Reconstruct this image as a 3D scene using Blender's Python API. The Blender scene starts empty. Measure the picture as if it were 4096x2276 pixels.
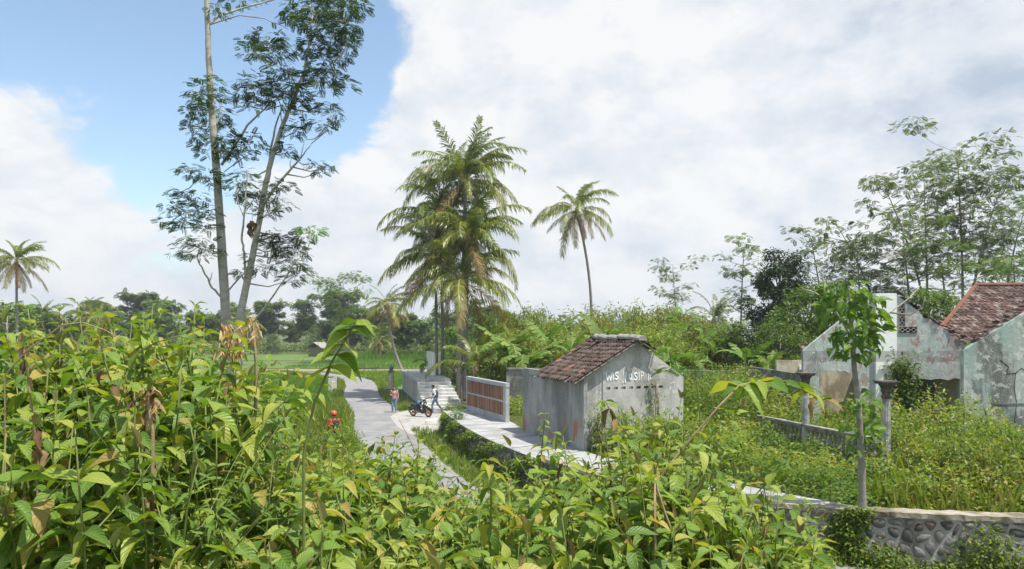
import bpy, math, random
import numpy as np
from mathutils import Vector, Matrix
R = math.radians
random.seed(7); rng = np.random.default_rng(7)
sc = bpy.context.scene
COL = sc.collection

# ------------------------------------------------------------------ camera
# eye 5.2 m above the lane, level, lens shifted up; photograph is 4096 x 2276
F, HZ, CX, HC = 2900.0, 1325.0, 2048.0, 5.2
cd = bpy.data.cameras.new('camera'); cam = bpy.data.objects.new('camera', cd); COL.objects.link(cam)
cam.location = (0, 0, HC); cam.rotation_euler = (R(90), 0, 0)
cd.sensor_width = 36; cd.lens = 36 * F / 4096; cd.shift_y = (HZ - 1138) / 4096
cd.clip_start = 0.1; cd.clip_end = 9000
sc.camera = cam

def P(px, py, Y): return Vector(((px - CX) / F * Y, Y, HC - (py - HZ) / F * Y))
def G(px, py, z=0.0):
    Y = F * (HC - z) / (py - HZ); return Vector(((px - CX) / F * Y, Y, z))
def lerp(a, b, t): return a + (b - a) * t
def sstep(a, b, x):
    t = np.clip((x - a) / (b - a), 0, 1); return t * t * (3 - 2 * t)

# ------------------------------------------------------------------ sun, sky, exposure
SUN_EL, SUN_AZ = R(66), math.atan2(0.86, -0.50)       # azimuth from +Y towards +X
sdir = Vector((math.sin(SUN_AZ) * math.cos(SUN_EL), math.cos(SUN_AZ) * math.cos(SUN_EL), math.sin(SUN_EL)))
sl = bpy.data.lights.new('sun', 'SUN'); sl.energy = 5.0; sl.angle = R(0.55); sl.color = (1.0, 0.95, 0.86)
so = bpy.data.objects.new('sun', sl); COL.objects.link(so); so.location = (20, -10, 40)
so.rotation_euler = sdir.to_track_quat('Z', 'Y').to_euler()
sc.view_settings.view_transform = 'Standard'; sc.view_settings.look = 'None'
sc.view_settings.exposure = 0.45; sc.view_settings.gamma = 1.0
sc.view_settings.use_curve_mapping = False

def N(nt, typ, ins=None, **props):
    n = nt.nodes.new('ShaderNode' + typ)
    for k, v in props.items(): setattr(n, k, v)
    for k, v in (ins or {}).items():
        if isinstance(v, bpy.types.NodeSocket): nt.links.new(v, n.inputs[k])
        else: n.inputs[k].default_value = v
    return n
def c4(c): return (c[0], c[1], c[2], 1.0)
def ramp(nt, fac, stops, interp='LINEAR'):
    n = N(nt, 'ValToRGB', {'Fac': fac}); cr = n.color_ramp; cr.interpolation = interp
    while len(cr.elements) < len(stops): cr.elements.new(0.5)
    for e, (p, c) in zip(cr.elements, stops): e.position = p; e.color = c4(c) if len(c) == 3 else c
    return n.outputs['Color']
def mixc(nt, fac, a, b, mode='MIX'):
    n = N(nt, 'Mix', data_type='RGBA', blend_type=mode)
    for i, v in ((0, fac), (6, a), (7, b)):
        if isinstance(v, bpy.types.NodeSocket): nt.links.new(v, n.inputs[i])
        else: n.inputs[i].default_value = c4(v) if i and len(v) == 3 else v
    return n.outputs[2]
def mth(nt, op, a, b=0.0, c=None):
    n = N(nt, 'Math', {0: a, 1: b}, operation=op)
    if c is not None: n.inputs[2].default_value = c
    return n.outputs[0]
def mrange(nt, v, a, b, c=0.0, d=1.0, smooth=True):
    n = N(nt, 'MapRange', {'Value': v, 'From Min': a, 'From Max': b, 'To Min': c, 'To Max': d})
    if smooth: n.interpolation_type = 'SMOOTHSTEP'
    return n.outputs[0]
def noise(nt, vec, scale, detail=6, rough=0.55, dist=0.0):
    n = N(nt, 'TexNoise', {'Scale': scale, 'Detail': detail, 'Roughness': rough, 'Distortion': dist})
    if vec is not None: nt.links.new(vec, n.inputs['Vector'])
    return n.outputs['Fac']

w = bpy.data.worlds.new('World'); sc.world = w; w.use_nodes = True
nt = w.node_tree; nt.nodes.clear()
sky = N(nt, 'TexSky', sky_type='NISHITA', sun_disc=False, sun_elevation=SUN_EL, sun_rotation=SUN_AZ,
        altitude=100.0, air_density=1.0, dust_density=1.2, ozone_density=1.6)
dirv = N(nt, 'TexCoord').outputs['Generated']
def pdir(px, py): return Vector(((px - CX) / F, 1.0, (HZ - py) / F)).normalized()
mp = N(nt, 'Mapping', {'Vector': dirv}); mp.inputs['Scale'].default_value = (1.0, 1.0, 1.55)
mp.inputs['Location'].default_value = (0.33, 0.1, 0.2)
V0 = mp.outputs[0]
mp2 = N(nt, 'Mapping', {'Vector': V0}); mp2.inputs['Location'].default_value = (0.022, -0.006, 0.06)
n0 = noise(nt, V0, 4.2, 10, 0.60, 0.2)
n1 = noise(nt, mp2.outputs[0], 4.2, 7, 0.58, 0.2)
nb = noise(nt, V0, 1.5, 4, 0.5)
bias = None
# where cloud banks stand (+) and open blue shows (-): direction, angular radius, weight
for (px, py, r, wt) in [(650, 120, 0.42, -0.33), (300, 90, 0.34, -0.22), (1250, 420, 0.22, -0.20), (1050, 250, 0.25, -0.20),
                        (640, 620, 0.12, -0.30), (1450, 200, 0.16, -0.34), (1330, 520, 0.13, -0.30), (1100, 480, 0.14, -0.26), (1330, 980, 0.10, -0.06), (2680, 310, 0.055, -0.50),
                        (150, 720, 0.24, 0.34), (60, 480, 0.16, 0.22), (480, 800, 0.11, 0.22), (1000, 700, 0.11, 0.16),
                        (2500, 400, 0.62, 0.36), (3500, 600, 0.70, 0.34), (1900, 180, 0.22, 0.18), (1750, 480, 0.16, 0.18), (1450, 760, 0.24, 0.18)]:
    d = N(nt, 'VectorMath', {0: dirv, 1: pdir(px, py)}, operation='DISTANCE').outputs['Value']
    m = mrange(nt, d, 0.0, r, wt, 0.0)
    bias = m if bias is None else mth(nt, 'ADD', bias, m)
sepd = N(nt, 'SeparateXYZ', {0: dirv}).outputs['Z']
low = mrange(nt, sepd, 0.0, 0.25, 0.20, 0.0)                  # more cloud low down
nn = mth(nt, 'ADD', mth(nt, 'MULTIPLY', n0, 2.1), mth(nt, 'MULTIPLY', noise(nt, V0, 13.0, 8, 0.62, 0.3), 0.5))
cov = mth(nt, 'ADD', mth(nt, 'SUBTRACT', mth(nt, 'ADD', nn, mth(nt, 'MULTIPLY', bias, 1.15)), 0.72), low)
mask = mrange(nt, cov, 0.42, 0.72)
# form of the clouds: difference towards the light, plus broad grey bases
form = mrange(nt, mth(nt, 'SUBTRACT', n0, n1), -0.14, 0.14)
base = mrange(nt, nb, 0.36, 0.62)
puff = mrange(nt, mth(nt, 'SUBTRACT', noise(nt, V0, 13.0, 8, 0.62, 0.3), noise(nt, mp2.outputs[0], 13.0, 4, 0.6, 0.3)), -0.2, 0.2)
lit = mth(nt, 'ADD', mth(nt, 'ADD', mth(nt, 'MULTIPLY', form, 0.46), mth(nt, 'MULTIPLY', base, 0.40)), mth(nt, 'MULTIPLY', puff, 0.16))
ccol = ramp(nt, lit, [(0.08, (0.52, 0.61, 0.73)), (0.36, (0.74, 0.80, 0.88)), (0.60, (0.88, 0.91, 0.95)), (0.85, (1.0, 1.0, 1.0))])
K = 7.1
cc = mixc(nt, 1.0, ccol, (K, K, K), 'MULTIPLY')
skyc = mixc(nt, 1.0, sky.outputs[0], (1.75, 1.75, 1.62), 'MULTIPLY')
haze = mrange(nt, sepd, -0.02, 0.20, 0.55, 0.0)
skyc = mixc(nt, haze, skyc, (4.6, 5.3, 6.2))
fin = mixc(nt, mth(nt, 'MULTIPLY', mask, 0.96), skyc, cc)
bg = N(nt, 'Background', {'Color': fin, 'Strength': 0.1})
N(nt, 'OutputWorld', {'Surface': bg.outputs[0]})
sc.cycles.use_denoising = True
sc.cycles.max_bounces = 6; sc.cycles.diffuse_bounces = 3; sc.cycles.glossy_bounces = 2
sc.cycles.transmission_bounces = 4; sc.cycles.transparent_max_bounces = 4
sc.cycles.use_adaptive_sampling = True; sc.cycles.adaptive_threshold = 0.02

# ------------------------------------------------------------------ materials
MATS = {}
def newmat(name):
    m = bpy.data.materials.new(name); m.use_nodes = True; m.node_tree.nodes.clear(); MATS[name] = m
    return m, m.node_tree
def surf(name, c1, c2, scale=3.0, rough=0.85, bump=0.3, spots=None, stretch=(1, 1, 1), c3=None, metal=0.0, lo=0.3, hi=0.7, rnd=0.0, spec=0.3, bdist=0.02, world=False):
    """two-tone noise surface, optional third colour in patches and per-object variation"""
    m, nt = newmat(name)
    tc = N(nt, 'TexCoord').outputs['Object']
    if world: tc = N(nt, 'NewGeometry').outputs['Position']
    mp = N(nt, 'Mapping', {'Vector': tc}); mp.inputs['Scale'].default_value = stretch
    v = mp.outputs[0]
    f = noise(nt, v, scale, 8, 0.62)
    col = ramp(nt, f, [(lo, c1), (hi, c2)])
    if c3 is not None:
        f3 = mrange(nt, noise(nt, v, scale * 0.37, 5, 0.6, 0.4), spots[0], spots[1])
        col = mixc(nt, mth(nt, 'MULTIPLY', f3, spots[2] if len(spots) > 2 else 0.8), col, c3)
    if rnd:
        oi = N(nt, 'ObjectInfo').outputs['Random']
        hsv = N(nt, 'HueSaturation', {'Color': col, 'Value': mrange(nt, oi, 0, 1, 1 - rnd, 1 + rnd, False)})
        col = hsv.outputs[0]
    b = N(nt, 'BsdfPrincipled', {'Base Color': col, 'Roughness': rough, 'Metallic': metal, 'Specular IOR Level': spec})
    if bump:
        fb = noise(nt, v, scale * 6, 6, 0.7)
        fb = mth(nt, 'ADD', fb, mth(nt, 'MULTIPLY', f, 1.5))
        bm = N(nt, 'Bump', {'Height': fb, 'Strength': bump, 'Distance': bdist})
        nt.links.new(bm.outputs[0], b.inputs['Normal'])
    N(nt, 'OutputMaterial', {'Surface': b.outputs[0]})
    return m
def leafmat(name, stops, trans=0.35, rough=0.45, src='tint', tcol=None, vein=False, spec=0.35):
    """leaf with light shining through; colour picked per leaf (attribute) or per object"""
    m, nt = newmat(name)
    if src == 'tint': f = N(nt, 'Attribute', attribute_name='tint').outputs['Fac']
    else: f = N(nt, 'ObjectInfo').outputs['Random']
    col = ramp(nt, f, stops)
    tc = N(nt, 'TexCoord')
    if src == 'tint':
        oi = N(nt, 'ObjectInfo').outputs['Random']
        col = N(nt, 'HueSaturation', {'Color': col, 'Value': mrange(nt, oi, 0, 1, 0.85, 1.15, False),
                                      'Hue': mrange(nt, oi, 0, 1, 0.49, 0.51, False)}).outputs[0]
    b = N(nt, 'BsdfPrincipled', {'Roughness': rough, 'Specular IOR Level': spec})
    if vein:
        uv = N(nt, 'UVMap', uv_map='UVMap').outputs[0]
        s = N(nt, 'SeparateXYZ', {0: uv}); u = mth(nt, 'ABSOLUTE', mth(nt, 'SUBTRACT', s.outputs[0], 0.5)); vv = s.outputs[1]
        rib = mrange(nt, u, 0.012, 0.035, 1.0, 0.0)
        sv = mth(nt, 'SINE', mth(nt, 'MULTIPLY', mth(nt, 'SUBTRACT', vv, mth(nt, 'MULTIPLY', u, 0.55)), 50.0))
        sidev = mrange(nt, sv, 0.80, 0.99)
        vf = mth(nt, 'MAXIMUM', mth(nt, 'MULTIPLY', sidev, 0.45), rib)
        blot = noise(nt, tc.outputs['Object'], 22.0, 4, 0.6)
        col = mixc(nt, mrange(nt, blot, 0.35, 0.75, 0.0, 0.45), col, (0.20, 0.26, 0.05))
        edge = mth(nt, 'MULTIPLY', mrange(nt, noise(nt, tc.outputs['Object'], 30.0, 3, 0.6), 0.62, 0.72), mrange(nt, u, 0.22, 0.5))
        col = mixc(nt, edge, col, (0.16, 0.09, 0.03))
        col = mixc(nt, mth(nt, 'MULTIPLY', vf, 0.5), col, (0.24, 0.34, 0.10))
        hb = mth(nt, 'ADD', mth(nt, 'MULTIPLY', sv, -0.5), mth(nt, 'MULTIPLY', rib, -0.8))
        bm = N(nt, 'Bump', {'Height': hb, 'Strength': 0.55, 'Distance': 0.004})
        nt.links.new(bm.outputs[0], b.inputs['Normal'])
    nt.links.new(col, b.inputs['Base Color'])
    tr = N(nt, 'BsdfTranslucent', {'Color': mixc(nt, 1.0, col, tcol or (1.5, 1.45, 0.55), 'MULTIPLY')})
    mx = N(nt, 'MixShader', {0: trans, 1: b.outputs[0], 2: tr.outputs[0]})
    N(nt, 'OutputMaterial', {'Surface': mx.outputs[0]})
    return m

# ------------------------------------------------------------------ mesh helpers
class MB:
    def __init__(s): s.v = []; s.f = []; s.m = []; s.mi = 0
    def add(s, vs, fs):
        o = len(s.v); s.v += [tuple(v) for v in vs]
        s.f += [tuple(o + i for i in f) for f in fs]; s.m += [s.mi] * len(fs)
    def box(s, x0, x1, y0, y1, z0, z1):
        s.add([(x0, y0, z0), (x1, y0, z0), (x1, y1, z0), (x0, y1, z0), (x0, y0, z1), (x1, y0, z1), (x1, y1, z1), (x0, y1, z1)],
              [(0, 3, 2, 1), (4, 5, 6, 7), (0, 1, 5, 4), (1, 2, 6, 5), (2, 3, 7, 6), (3, 0, 4, 7)])
    def hexa(s, p):          # 8 points, bottom ring then top ring
        s.add(p, [(0, 3, 2, 1), (4, 5, 6, 7), (0, 1, 5, 4), (1, 2, 6, 5), (2, 3, 7, 6), (3, 0, 4, 7)])
    def prism(s, poly, axis, a, b):   # poly of 2D points; axis = extruded axis
        n = len(poly)
        def mk(p, d):
            return {0: (d, p[0], p[1]), 1: (p[0], d, p[1]), 2: (p[0], p[1], d)}[axis]
        s.add([mk(p, a) for p in poly] + [mk(p, b) for p in poly],
              [tuple(range(n))[::-1], tuple(range(n, 2 * n))] + [(i, (i + 1) % n, n + (i + 1) % n, n + i) for i in range(n)])
    def tube(s, pts, rad, n=8, cap=True, flat=1.0):
        pts = [Vector(p) for p in pts]; k = len(pts)
        if not hasattr(rad, '__len__'): rad = [rad] * k
        up = Vector((0.03, 0.02, 1)); rings = []; prev = None
        for i in range(k):
            t = (pts[min(i + 1, k - 1)] - pts[max(i - 1, 0)])
            if t.length < 1e-9: t = Vector((0, 0, 1))
            t.normalize()
            if prev is None:
                a = t.cross(up)
                if a.length < 1e-3: a = t.cross(Vector((1, 0, 0)))
                a.normalize()
            else: a = (prev - t * prev.dot(t)).normalized()
            prev = a; b = t.cross(a)
            rings.append([pts[i] + (a * math.cos(q) + b * math.sin(q) * flat) * rad[i] for q in (2 * math.pi * j / n for j in range(n))])
        vs = [p for r in rings for p in r]
        fs = [(i * n + j, i * n + (j + 1) % n, (i + 1) * n + (j + 1) % n, (i + 1) * n + j) for i in range(k - 1) for j in range(n)]
        if cap: fs += [tuple(range(n))[::-1], tuple(range((k - 1) * n, k * n))]
        s.add(vs, fs)
    def lathe(s, prof, c=(0, 0, 0), n=12, cap=True):     # prof: (radius, z)
        vs = []
        for r, z in prof: vs += [(c[0] + r * math.cos(2 * math.pi * j / n), c[1] + r * math.sin(2 * math.pi * j / n), c[2] + z) for j in range(n)]
        k = len(prof)
        fs = [(i * n + j, i * n + (j + 1) % n, (i + 1) * n + (j + 1) % n, (i + 1) * n + j) for i in range(k - 1) for j in range(n)]
        if cap: fs += [tuple(range(n))[::-1], tuple(range((k - 1) * n, k * n))]
        s.add(vs, fs)
    def ball(s, c, r, n=12, m=8):
        rx, ry, rz = r if hasattr(r, '__len__') else (r, r, r)
        vs = []
        for i in range(m + 1):
            th = math.pi * i / m
            q = max(math.sin(th), 1e-3)
            vs += [(c[0] + rx * q * math.cos(2 * math.pi * j / n), c[1] + ry * q * math.sin(2 * math.pi * j / n), c[2] - rz * math.cos(th)) for j in range(n)]
        s.add(vs, [(i * n + j, i * n + (j + 1) % n, (i + 1) * n + (j + 1) % n, (i + 1) * n + j) for i in range(m) for j in range(n)])
    def xf(s, M, start=0):
        for i in range(start, len(s.v)): s.v[i] = tuple(M @ Vector(s.v[i]))
    def mesh(s, name, mats, smooth=False, bevel=0.0):
        me = bpy.data.meshes.new(name); me.from_pydata(s.v, [], s.f)
        for m in (mats if isinstance(mats, (list, tuple)) else [mats]): me.materials.append(MATS[m] if isinstance(m, str) else m)
        if any(s.m): me.polygons.foreach_set('material_index', s.m)
        if smooth: me.polygons.foreach_set('use_smooth', [True] * len(s.f))
        me.update(); return me
    def build(s, name, mats, parent=None, smooth=False, bevel=0.0, loc=(0, 0, 0)):
        o = obj(name, s.mesh(name, mats, smooth), parent, loc)
        if bevel:
            b = o.modifiers.new('bevel', 'BEVEL'); b.width = bevel; b.segments = 2; b.limit_method = 'ANGLE'
        return o
def obj(name, me, parent=None, loc=(0, 0, 0), rot=None, scale=None):
    o = bpy.data.objects.new(name, me); COL.objects.link(o); o.location = loc
    if rot is not None: o.rotation_euler = rot
    if scale is not None: o.scale = scale if hasattr(scale, '__len__') else (scale,) * 3
    if parent is not None: o.parent = parent
    return o
def tag(o, label=None, cat=None, group=None, kind=None):
    for k, v in (('label', label), ('category', cat), ('group', group), ('kind', kind)):
        if v: o[k] = v
    return o
def thing(name, label, cat, loc=(0, 0, 0), rz=0.0, group=None):
    o = bpy.data.objects.new(name, None); COL.objects.link(o); o.empty_display_size = 0.2
    o.location = loc; o.rotation_euler = (0, 0, rz); return tag(o, label, cat, group)
def copy_tree(o, parent=None):
    c = o.copy(); COL.objects.link(c); c.parent = parent
    for ch in o.children: copy_tree(ch, c)
    return c
def npmesh(name, V, Fq, mat, tint=None, smooth=False, uv=None):
    """numpy mesh: V (n,3), Fq (m,k)"""
    me = bpy.data.meshes.new(name); n, k = Fq.shape
    me.vertices.add(len(V)); me.vertices.foreach_set('co', np.ascontiguousarray(V, dtype=np.float32).ravel())
    me.loops.add(n * k); me.loops.foreach_set('vertex_index', np.ascontiguousarray(Fq, dtype=np.int32).ravel())
    me.polygons.add(n); me.polygons.foreach_set('loop_start', np.arange(0, n * k, k, dtype=np.int32))
    if smooth: me.polygons.foreach_set('use_smooth', np.ones(n, dtype=bool))
    me.update(calc_edges=True)
    if tint is not None:
        a = me.attributes.new('tint', 'FLOAT', 'POINT'); a.data.foreach_set('value', np.ascontiguousarray(tint, dtype=np.float32))
    if uv is not None:
        l = me.uv_layers.new(name='UVMap'); l.data.foreach_set('uv', np.ascontiguousarray(uv[Fq.ravel()], dtype=np.float32).ravel())
    me.materials.append(MATS[mat] if isinstance(mat, str) else mat)
    return me
def frames(d, up=None, roll=None):
    """rotation matrices (n,3,3) with column x = d, column z near up"""
    d = d / np.linalg.norm(d, axis=1, keepdims=True)
    if up is None: up = np.tile(np.array([[0, 0, 1.0]]), (len(d), 1))
    y = np.cross(up, d); ln = np.linalg.norm(y, axis=1, keepdims=True)
    y = np.where(ln < 1e-4, np.array([[0, 1.0, 0]]), y / np.maximum(ln, 1e-6)); z = np.cross(d, y)
    if roll is not None:
        c, s_ = np.cos(roll)[:, None], np.sin(roll)[:, None]; y, z = y * c + z * s_, z * c - y * s_
    return np.stack([d, y, z], axis=2)
def scatter(tV, tF, pos, Rm, s, tint):
    n, k = len(pos), len(tV)
    if np.ndim(s) == 1: s = s[:, None, None]
    V = np.einsum('nij,nkj->nki', Rm, tV[None] * s) + pos[:, None, :]
    Fq = (tF[None] + (np.arange(n) * k)[:, None, None]).reshape(-1, tF.shape[1])
    return V.reshape(-1, 3), Fq, np.repeat(tint, k)
def joinnp(parts):
    Vs, Fs, Ts, o = [], [], [], 0
    for V, Fq, t in parts: Vs.append(V); Fs.append(Fq + o); Ts.append(t); o += len(V)
    return np.concatenate(Vs), np.concatenate(Fs), np.concatenate(Ts)
def rdirs(n, pitch_lo, pitch_hi):
    a = rng.uniform(0, 2 * np.pi, n); p = np.radians(rng.uniform(pitch_lo, pitch_hi, n))
    return np.stack([np.cos(a) * np.cos(p), np.sin(a) * np.cos(p), np.sin(p)], 1)

# ------------------------------------------------------------------ leaf templates (along +x, unit length)
def leaf_grid(nu, nv, width=0.5, droop=0.35, fold=0.25, quilt=0.0, twist=0.0, prof=None, wave=0.0, jag=0.0, seed=0):
    r = np.random.default_rng(seed)
    prof = prof or [(0, .08), (.06, .42), (.18, .86), (.32, 1.0), (.5, .88), (.7, .58), (.86, .26), (1, .0)]
    pv = np.array([p[0] for p in prof]); pw = np.array([p[1] for p in prof])
    V, UV = [], []
    for j in range(nv):
        t = j / (nv - 1); hw = np.interp(t, pv, pw) * width / 2
        ang = -droop * t * 1.2; cx = t * (1 - 0.10 * abs(droop) * t); cz = -droop * t * t * 0.55
        for i in range(nu):
            u = -1 + 2 * i / (nu - 1)
            jg = 1 + jag * r.uniform(-1, 1) if abs(u) > 0.9 else 1
            y = u * hw * jg; z = cz + abs(u) * hw * fold * 2 + quilt * (1 if (i + j) % 2 else -1) * (0.5 if abs(u) > 0.1 else 0) + wave * math.sin(t * 9 + u * 2.2) * abs(u)
            tw = twist * t; y, z = y * math.cos(tw) - (z - cz) * math.sin(tw), cz + y * math.sin(tw) + (z - cz) * math.cos(tw)
            V.append((cx, y, z)); UV.append((0.5 + u / 2, t))
    Fq = [(j * nu + i, j * nu + i + 1, (j + 1) * nu + i + 1, (j + 1) * nu + i) for j in range(nv - 1) for i in range(nu - 1)]
    return np.array(V), np.array(Fq)[:, ::-1], np.array(UV)
DIA_V = np.array([(0, 0, 0), (.42, -.22, .05), (1, 0, -.06), (.42, .22, .05)]); DIA_F = np.array([(0, 1, 2, 3)])
SLIM_V = np.array([(0, 0, 0), (.4, -.075, .02), (1, 0, -.12), (.4, .075, .02)]); SLIM_F = DIA_F
LOW_V, LOW_F, LOW_UV = leaf_grid(3, 4, 0.5, 0.5, 0.25)
def spray_template(pairs, wid=0.10, ln=0.34, droop=0.25):
    V, Fq = [], []
    for i in range(pairs):
        t = 0.12 + 0.88 * i / (pairs - 1)
        l = ln * (0.55 + 0.9 * math.sin(math.pi * (0.18 + 0.75 * t)) * 0.6)
        for sgn in (-1, 1):
            o = len(V); x, z = t, -droop * t * t
            ex, ey, ez = x + l * 0.45, sgn * l, z - 0.12 * l
            mx, my, mz = (x + ex) / 2, ey / 2, (z + ez) / 2 + 0.02
            V += [(x, 0, z), (mx + wid * .5, my - sgn * wid * .3, mz), (ex, ey, ez), (mx - wid * .5, my + sgn * wid * .3, mz)]
            Fq.append((o, o + 1, o + 2, o + 3))
    return np.array(V), np.array(Fq)

# ------------------------------------------------------------------ surface materials
surf('ground_soil', (0.075, 0.12, 0.022), (0.12, 0.12, 0.045), 0.7, 0.95, 0.6, spots=(0.45, 0.62, 0.75), c3=(0.07, 0.115, 0.02), world=True)
surf('asphalt', (0.17, 0.17, 0.175), (0.26, 0.26, 0.265), 1.1, 0.9, 0.35, spots=(0.50, 0.68, 0.55), c3=(0.30, 0.295, 0.28), world=True)
surf('gravel', (0.28, 0.275, 0.26), (0.41, 0.40, 0.385), 2.3, 0.95, 0.8, spots=(0.52, 0.66, 0.6), c3=(0.20, 0.19, 0.13), world=True)
surf('walk_concrete', (0.28, 0.285, 0.29), (0.40, 0.41, 0.415), 1.1, 0.85, 0.3, spots=(0.48, 0.66, 0.75), c3=(0.24, 0.235, 0.215), world=True)
surf('walk_joint', (0.10, 0.10, 0.085), (0.17, 0.16, 0.14), 4, 0.95, 0.3)
surf('mortar', (0.26, 0.255, 0.24), (0.42, 0.41, 0.385), 2.0, 0.9, 0.9, spots=(0.50, 0.66, 0.75), c3=(0.075, 0.08, 0.045), bdist=0.03)
surf('stone', (0.085, 0.082, 0.08), (0.20, 0.19, 0.18), 7.0, 0.9, 0.8, spots=(0.5, 0.66, 0.6), c3=(0.15, 0.095, 0.06), rnd=0.5, world=True, bdist=0.03)
surf('coping', (0.24, 0.21, 0.165), (0.42, 0.38, 0.31), 2.6, 0.9, 0.9, spots=(0.46, 0.60, 0.85), c3=(0.12, 0.10, 0.06))
surf('paddy_mud', (0.075, 0.13, 0.022), (0.12, 0.19, 0.035), 0.35, 0.7, 0.3, spots=(0.5, 0.66, 0.5), c3=(0.14, 0.15, 0.06), world=True)
surf('stubble', (0.22, 0.17, 0.10), (0.30, 0.25, 0.15), 0.4, 0.95, 0.5, spots=(0.45, 0.6, 0.8), c3=(0.13, 0.16, 0.05), world=True)
leafmat('grass_mat', [(0, (0.07, 0.13, 0.016)), (0.5, (0.15, 0.22, 0.03)), (0.85, (0.24, 0.28, 0.05)), (1, (0.38, 0.32, 0.13))], 0.4, 0.5)
leafmat('rice_mat', [(0, (0.075, 0.16, 0.015)), (0.6, (0.12, 0.23, 0.025)), (1, (0.20, 0.27, 0.04))], 0.45, 0.5)
leafmat('weed_mat', [(0, (0.06, 0.12, 0.016)), (0.35, (0.125, 0.205, 0.026)), (0.7, (0.21, 0.275, 0.04)), (0.93, (0.31, 0.32, 0.06)), (1, (0.25, 0.17, 0.07))], 0.42, 0.5)

# ------------------------------------------------------------------ layout curves
WALL = [(-3.6, 37.7), (-2.4, 32.6), (-1.15, 28.3), (0.1, 25.0), (1.19, 22.5), (2.6, 19.9), (4.3, 18.1), (6.1, 16.95), (8.05, 16.15), (11, 15.6), (16, 15.2), (30, 14.7)]
ROAD = [(-48, 104), (-30, 95), (-21.9, 86), (-17, 78), (-14.6, 70), (-12, 58), (-8.6, 46), (-6.3, 36), (-3.2, 25.5), (-1.0, 20.6), (1.8, 17.2), (5, 15.15), (9, 14.25), (14, 13.7), (34, 12.8)]
def smooth(pts, n=8):
    out = []; p = [Vector((a, b, 0)) for a, b in pts]
    for i in range(len(p) - 1):
        p0, p1, p2, p3 = p[max(i - 1, 0)], p[i], p[i + 1], p[min(i + 2, len(p) - 1)]
        for k in range(n):
            t = k / n
            out.append(0.5 * ((2 * p1) + (p2 - p0) * t + (2 * p0 - 5 * p1 + 4 * p2 - p3) * t * t + (3 * p1 - p0 - 3 * p2 + p3) * t ** 3))
    out.append(p[-1]); return out
WS, RS = smooth(WALL, 8), smooth(ROAD, 8)
wxa = np.array([p.x for p in WS]); wya = np.array([p.y for p in WS])
rya = np.array([p.y for p in RS])[::-1]; rxa = np.array([p.x for p in RS])[::-1]
def yw(x): return np.interp(x, wxa, wya)
def xr(y): return np.interp(y, rya, rxa)
def hgt(x, y):
    x = np.asarray(x, float); y = np.asarray(y, float)
    yend = 18.0 - 5.3 * sstep(-2.5, 2.5, x)
    tt = np.clip((y - 3.2) / (yend - 3.2), 0, 1); e = 3.5 * (1 - tt) ** 1.12
    e = e + 0.07 * np.sin(x * 1.7 + y) * (e > 0.1)
    din = (y - yw(x)) * 0.75
    plate = 1.03 * np.clip((din - 0.06) / 0.25, 0, 1) * (x > -3.55)
    plate = plate * (1 - sstep(38, 43.5, y) * (1 - sstep(0, 5, x))) * (1 - 0.85 * sstep(55, 95, y))
    far = 6.0 * sstep(260, 900, y) * (0.5 + 0.5 * np.sin(x / 190.0 + 1.0))
    return np.maximum(e, plate) + far
def H(x, y): return float(hgt(x, y))

def grow(a, step, g, end):
    out = [a]
    while abs(out[-1]) < abs(end): out.append(out[-1] + step); step *= g
    return out[1:]
xs = np.array(grow(-15, -0.4, 1.16, -4500)[::-1] + list(np.arange(-15, 20.01, 0.2)) + grow(20, 0.4, 1.16, 4500))
ys = np.array(grow(-4, -0.4, 1.2, -600)[::-1] + list(np.arange(-4, 46.01, 0.2)) + grow(46, 0.4, 1.09, 6500))
XX, YY = np.meshgrid(xs, ys); ZZ = hgt(XX, YY)
nx, ny = len(xs), len(ys); ii = np.arange(nx * ny).reshape(ny, nx)
Fg = np.stack([ii[:-1, :-1], ii[:-1, 1:], ii[1:, 1:], ii[1:, :-1]], -1).reshape(-1, 4)
tag(obj('ground', npmesh('ground', np.stack([XX, YY, ZZ], -1).reshape(-1, 3), Fg, 'ground_soil', smooth=True)), kind='structure')

def offs(path, d):     # offset to the left of travel
    out = []
    for i, p in enumerate(path):
        t = (path[min(i + 1, len(path) - 1)] - path[max(i - 1, 0)]).normalized()
        out.append(p + Vector((-t.y, t.x, 0)) * d)
    return out
def ribbon(A, B, z, zb=None):
    n = len(A); mb = MB()
    vs = [(p.x, p.y, z) for p in A] + [(p.x, p.y, z) for p in B]
    fs = [(i, i + 1, n + i + 1, n + i) for i in range(n - 1)]
    if zb is not None:
        m = 2 * n; vs += [(p.x, p.y, zb) for p in A] + [(p.x, p.y, zb) for p in B]
        fs += [(i + 1, i, m + i, m + i + 1) for i in range(n - 1)] + [(n + i, n + i + 1, m + n + i + 1, m + n + i) for i in range(n - 1)]
        fs += [(0, n, m + n, m), (n - 1, m + n - 1, m + 2 * n - 1, 2 * n - 1)]
    mb.add(vs, fs); return mb
def jit(path, a): return [p + Vector((random.uniform(-a, a), random.uniform(-a, a), 0)) for p in path]
RSf = smooth(ROAD, 26)
# lane: travel goes towards the camera, so "left" of travel is picture-right
tag(ribbon(jit(offs(RSf, 1.45), 0.07), jit(offs(RSf, -1.42), 0.07), 0.010).build('road', 'asphalt'), kind='structure')
pad = MB(); pp = [G(*q) for q in [(1560, 1668), (1585, 1652), (1640, 1640), (1690, 1633), (1800, 1632), (1850, 1640), (1830, 1668), (1780, 1696), (1745, 1722), (1690, 1745), (1640, 1738), (1590, 1708)]]
pad.add([(p.x, p.y, 0.016) for p in pp], [tuple(range(len(pp)))[::-1]])
tag(pad.build('gravel_forecourt', 'gravel'), kind='structure')

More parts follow.
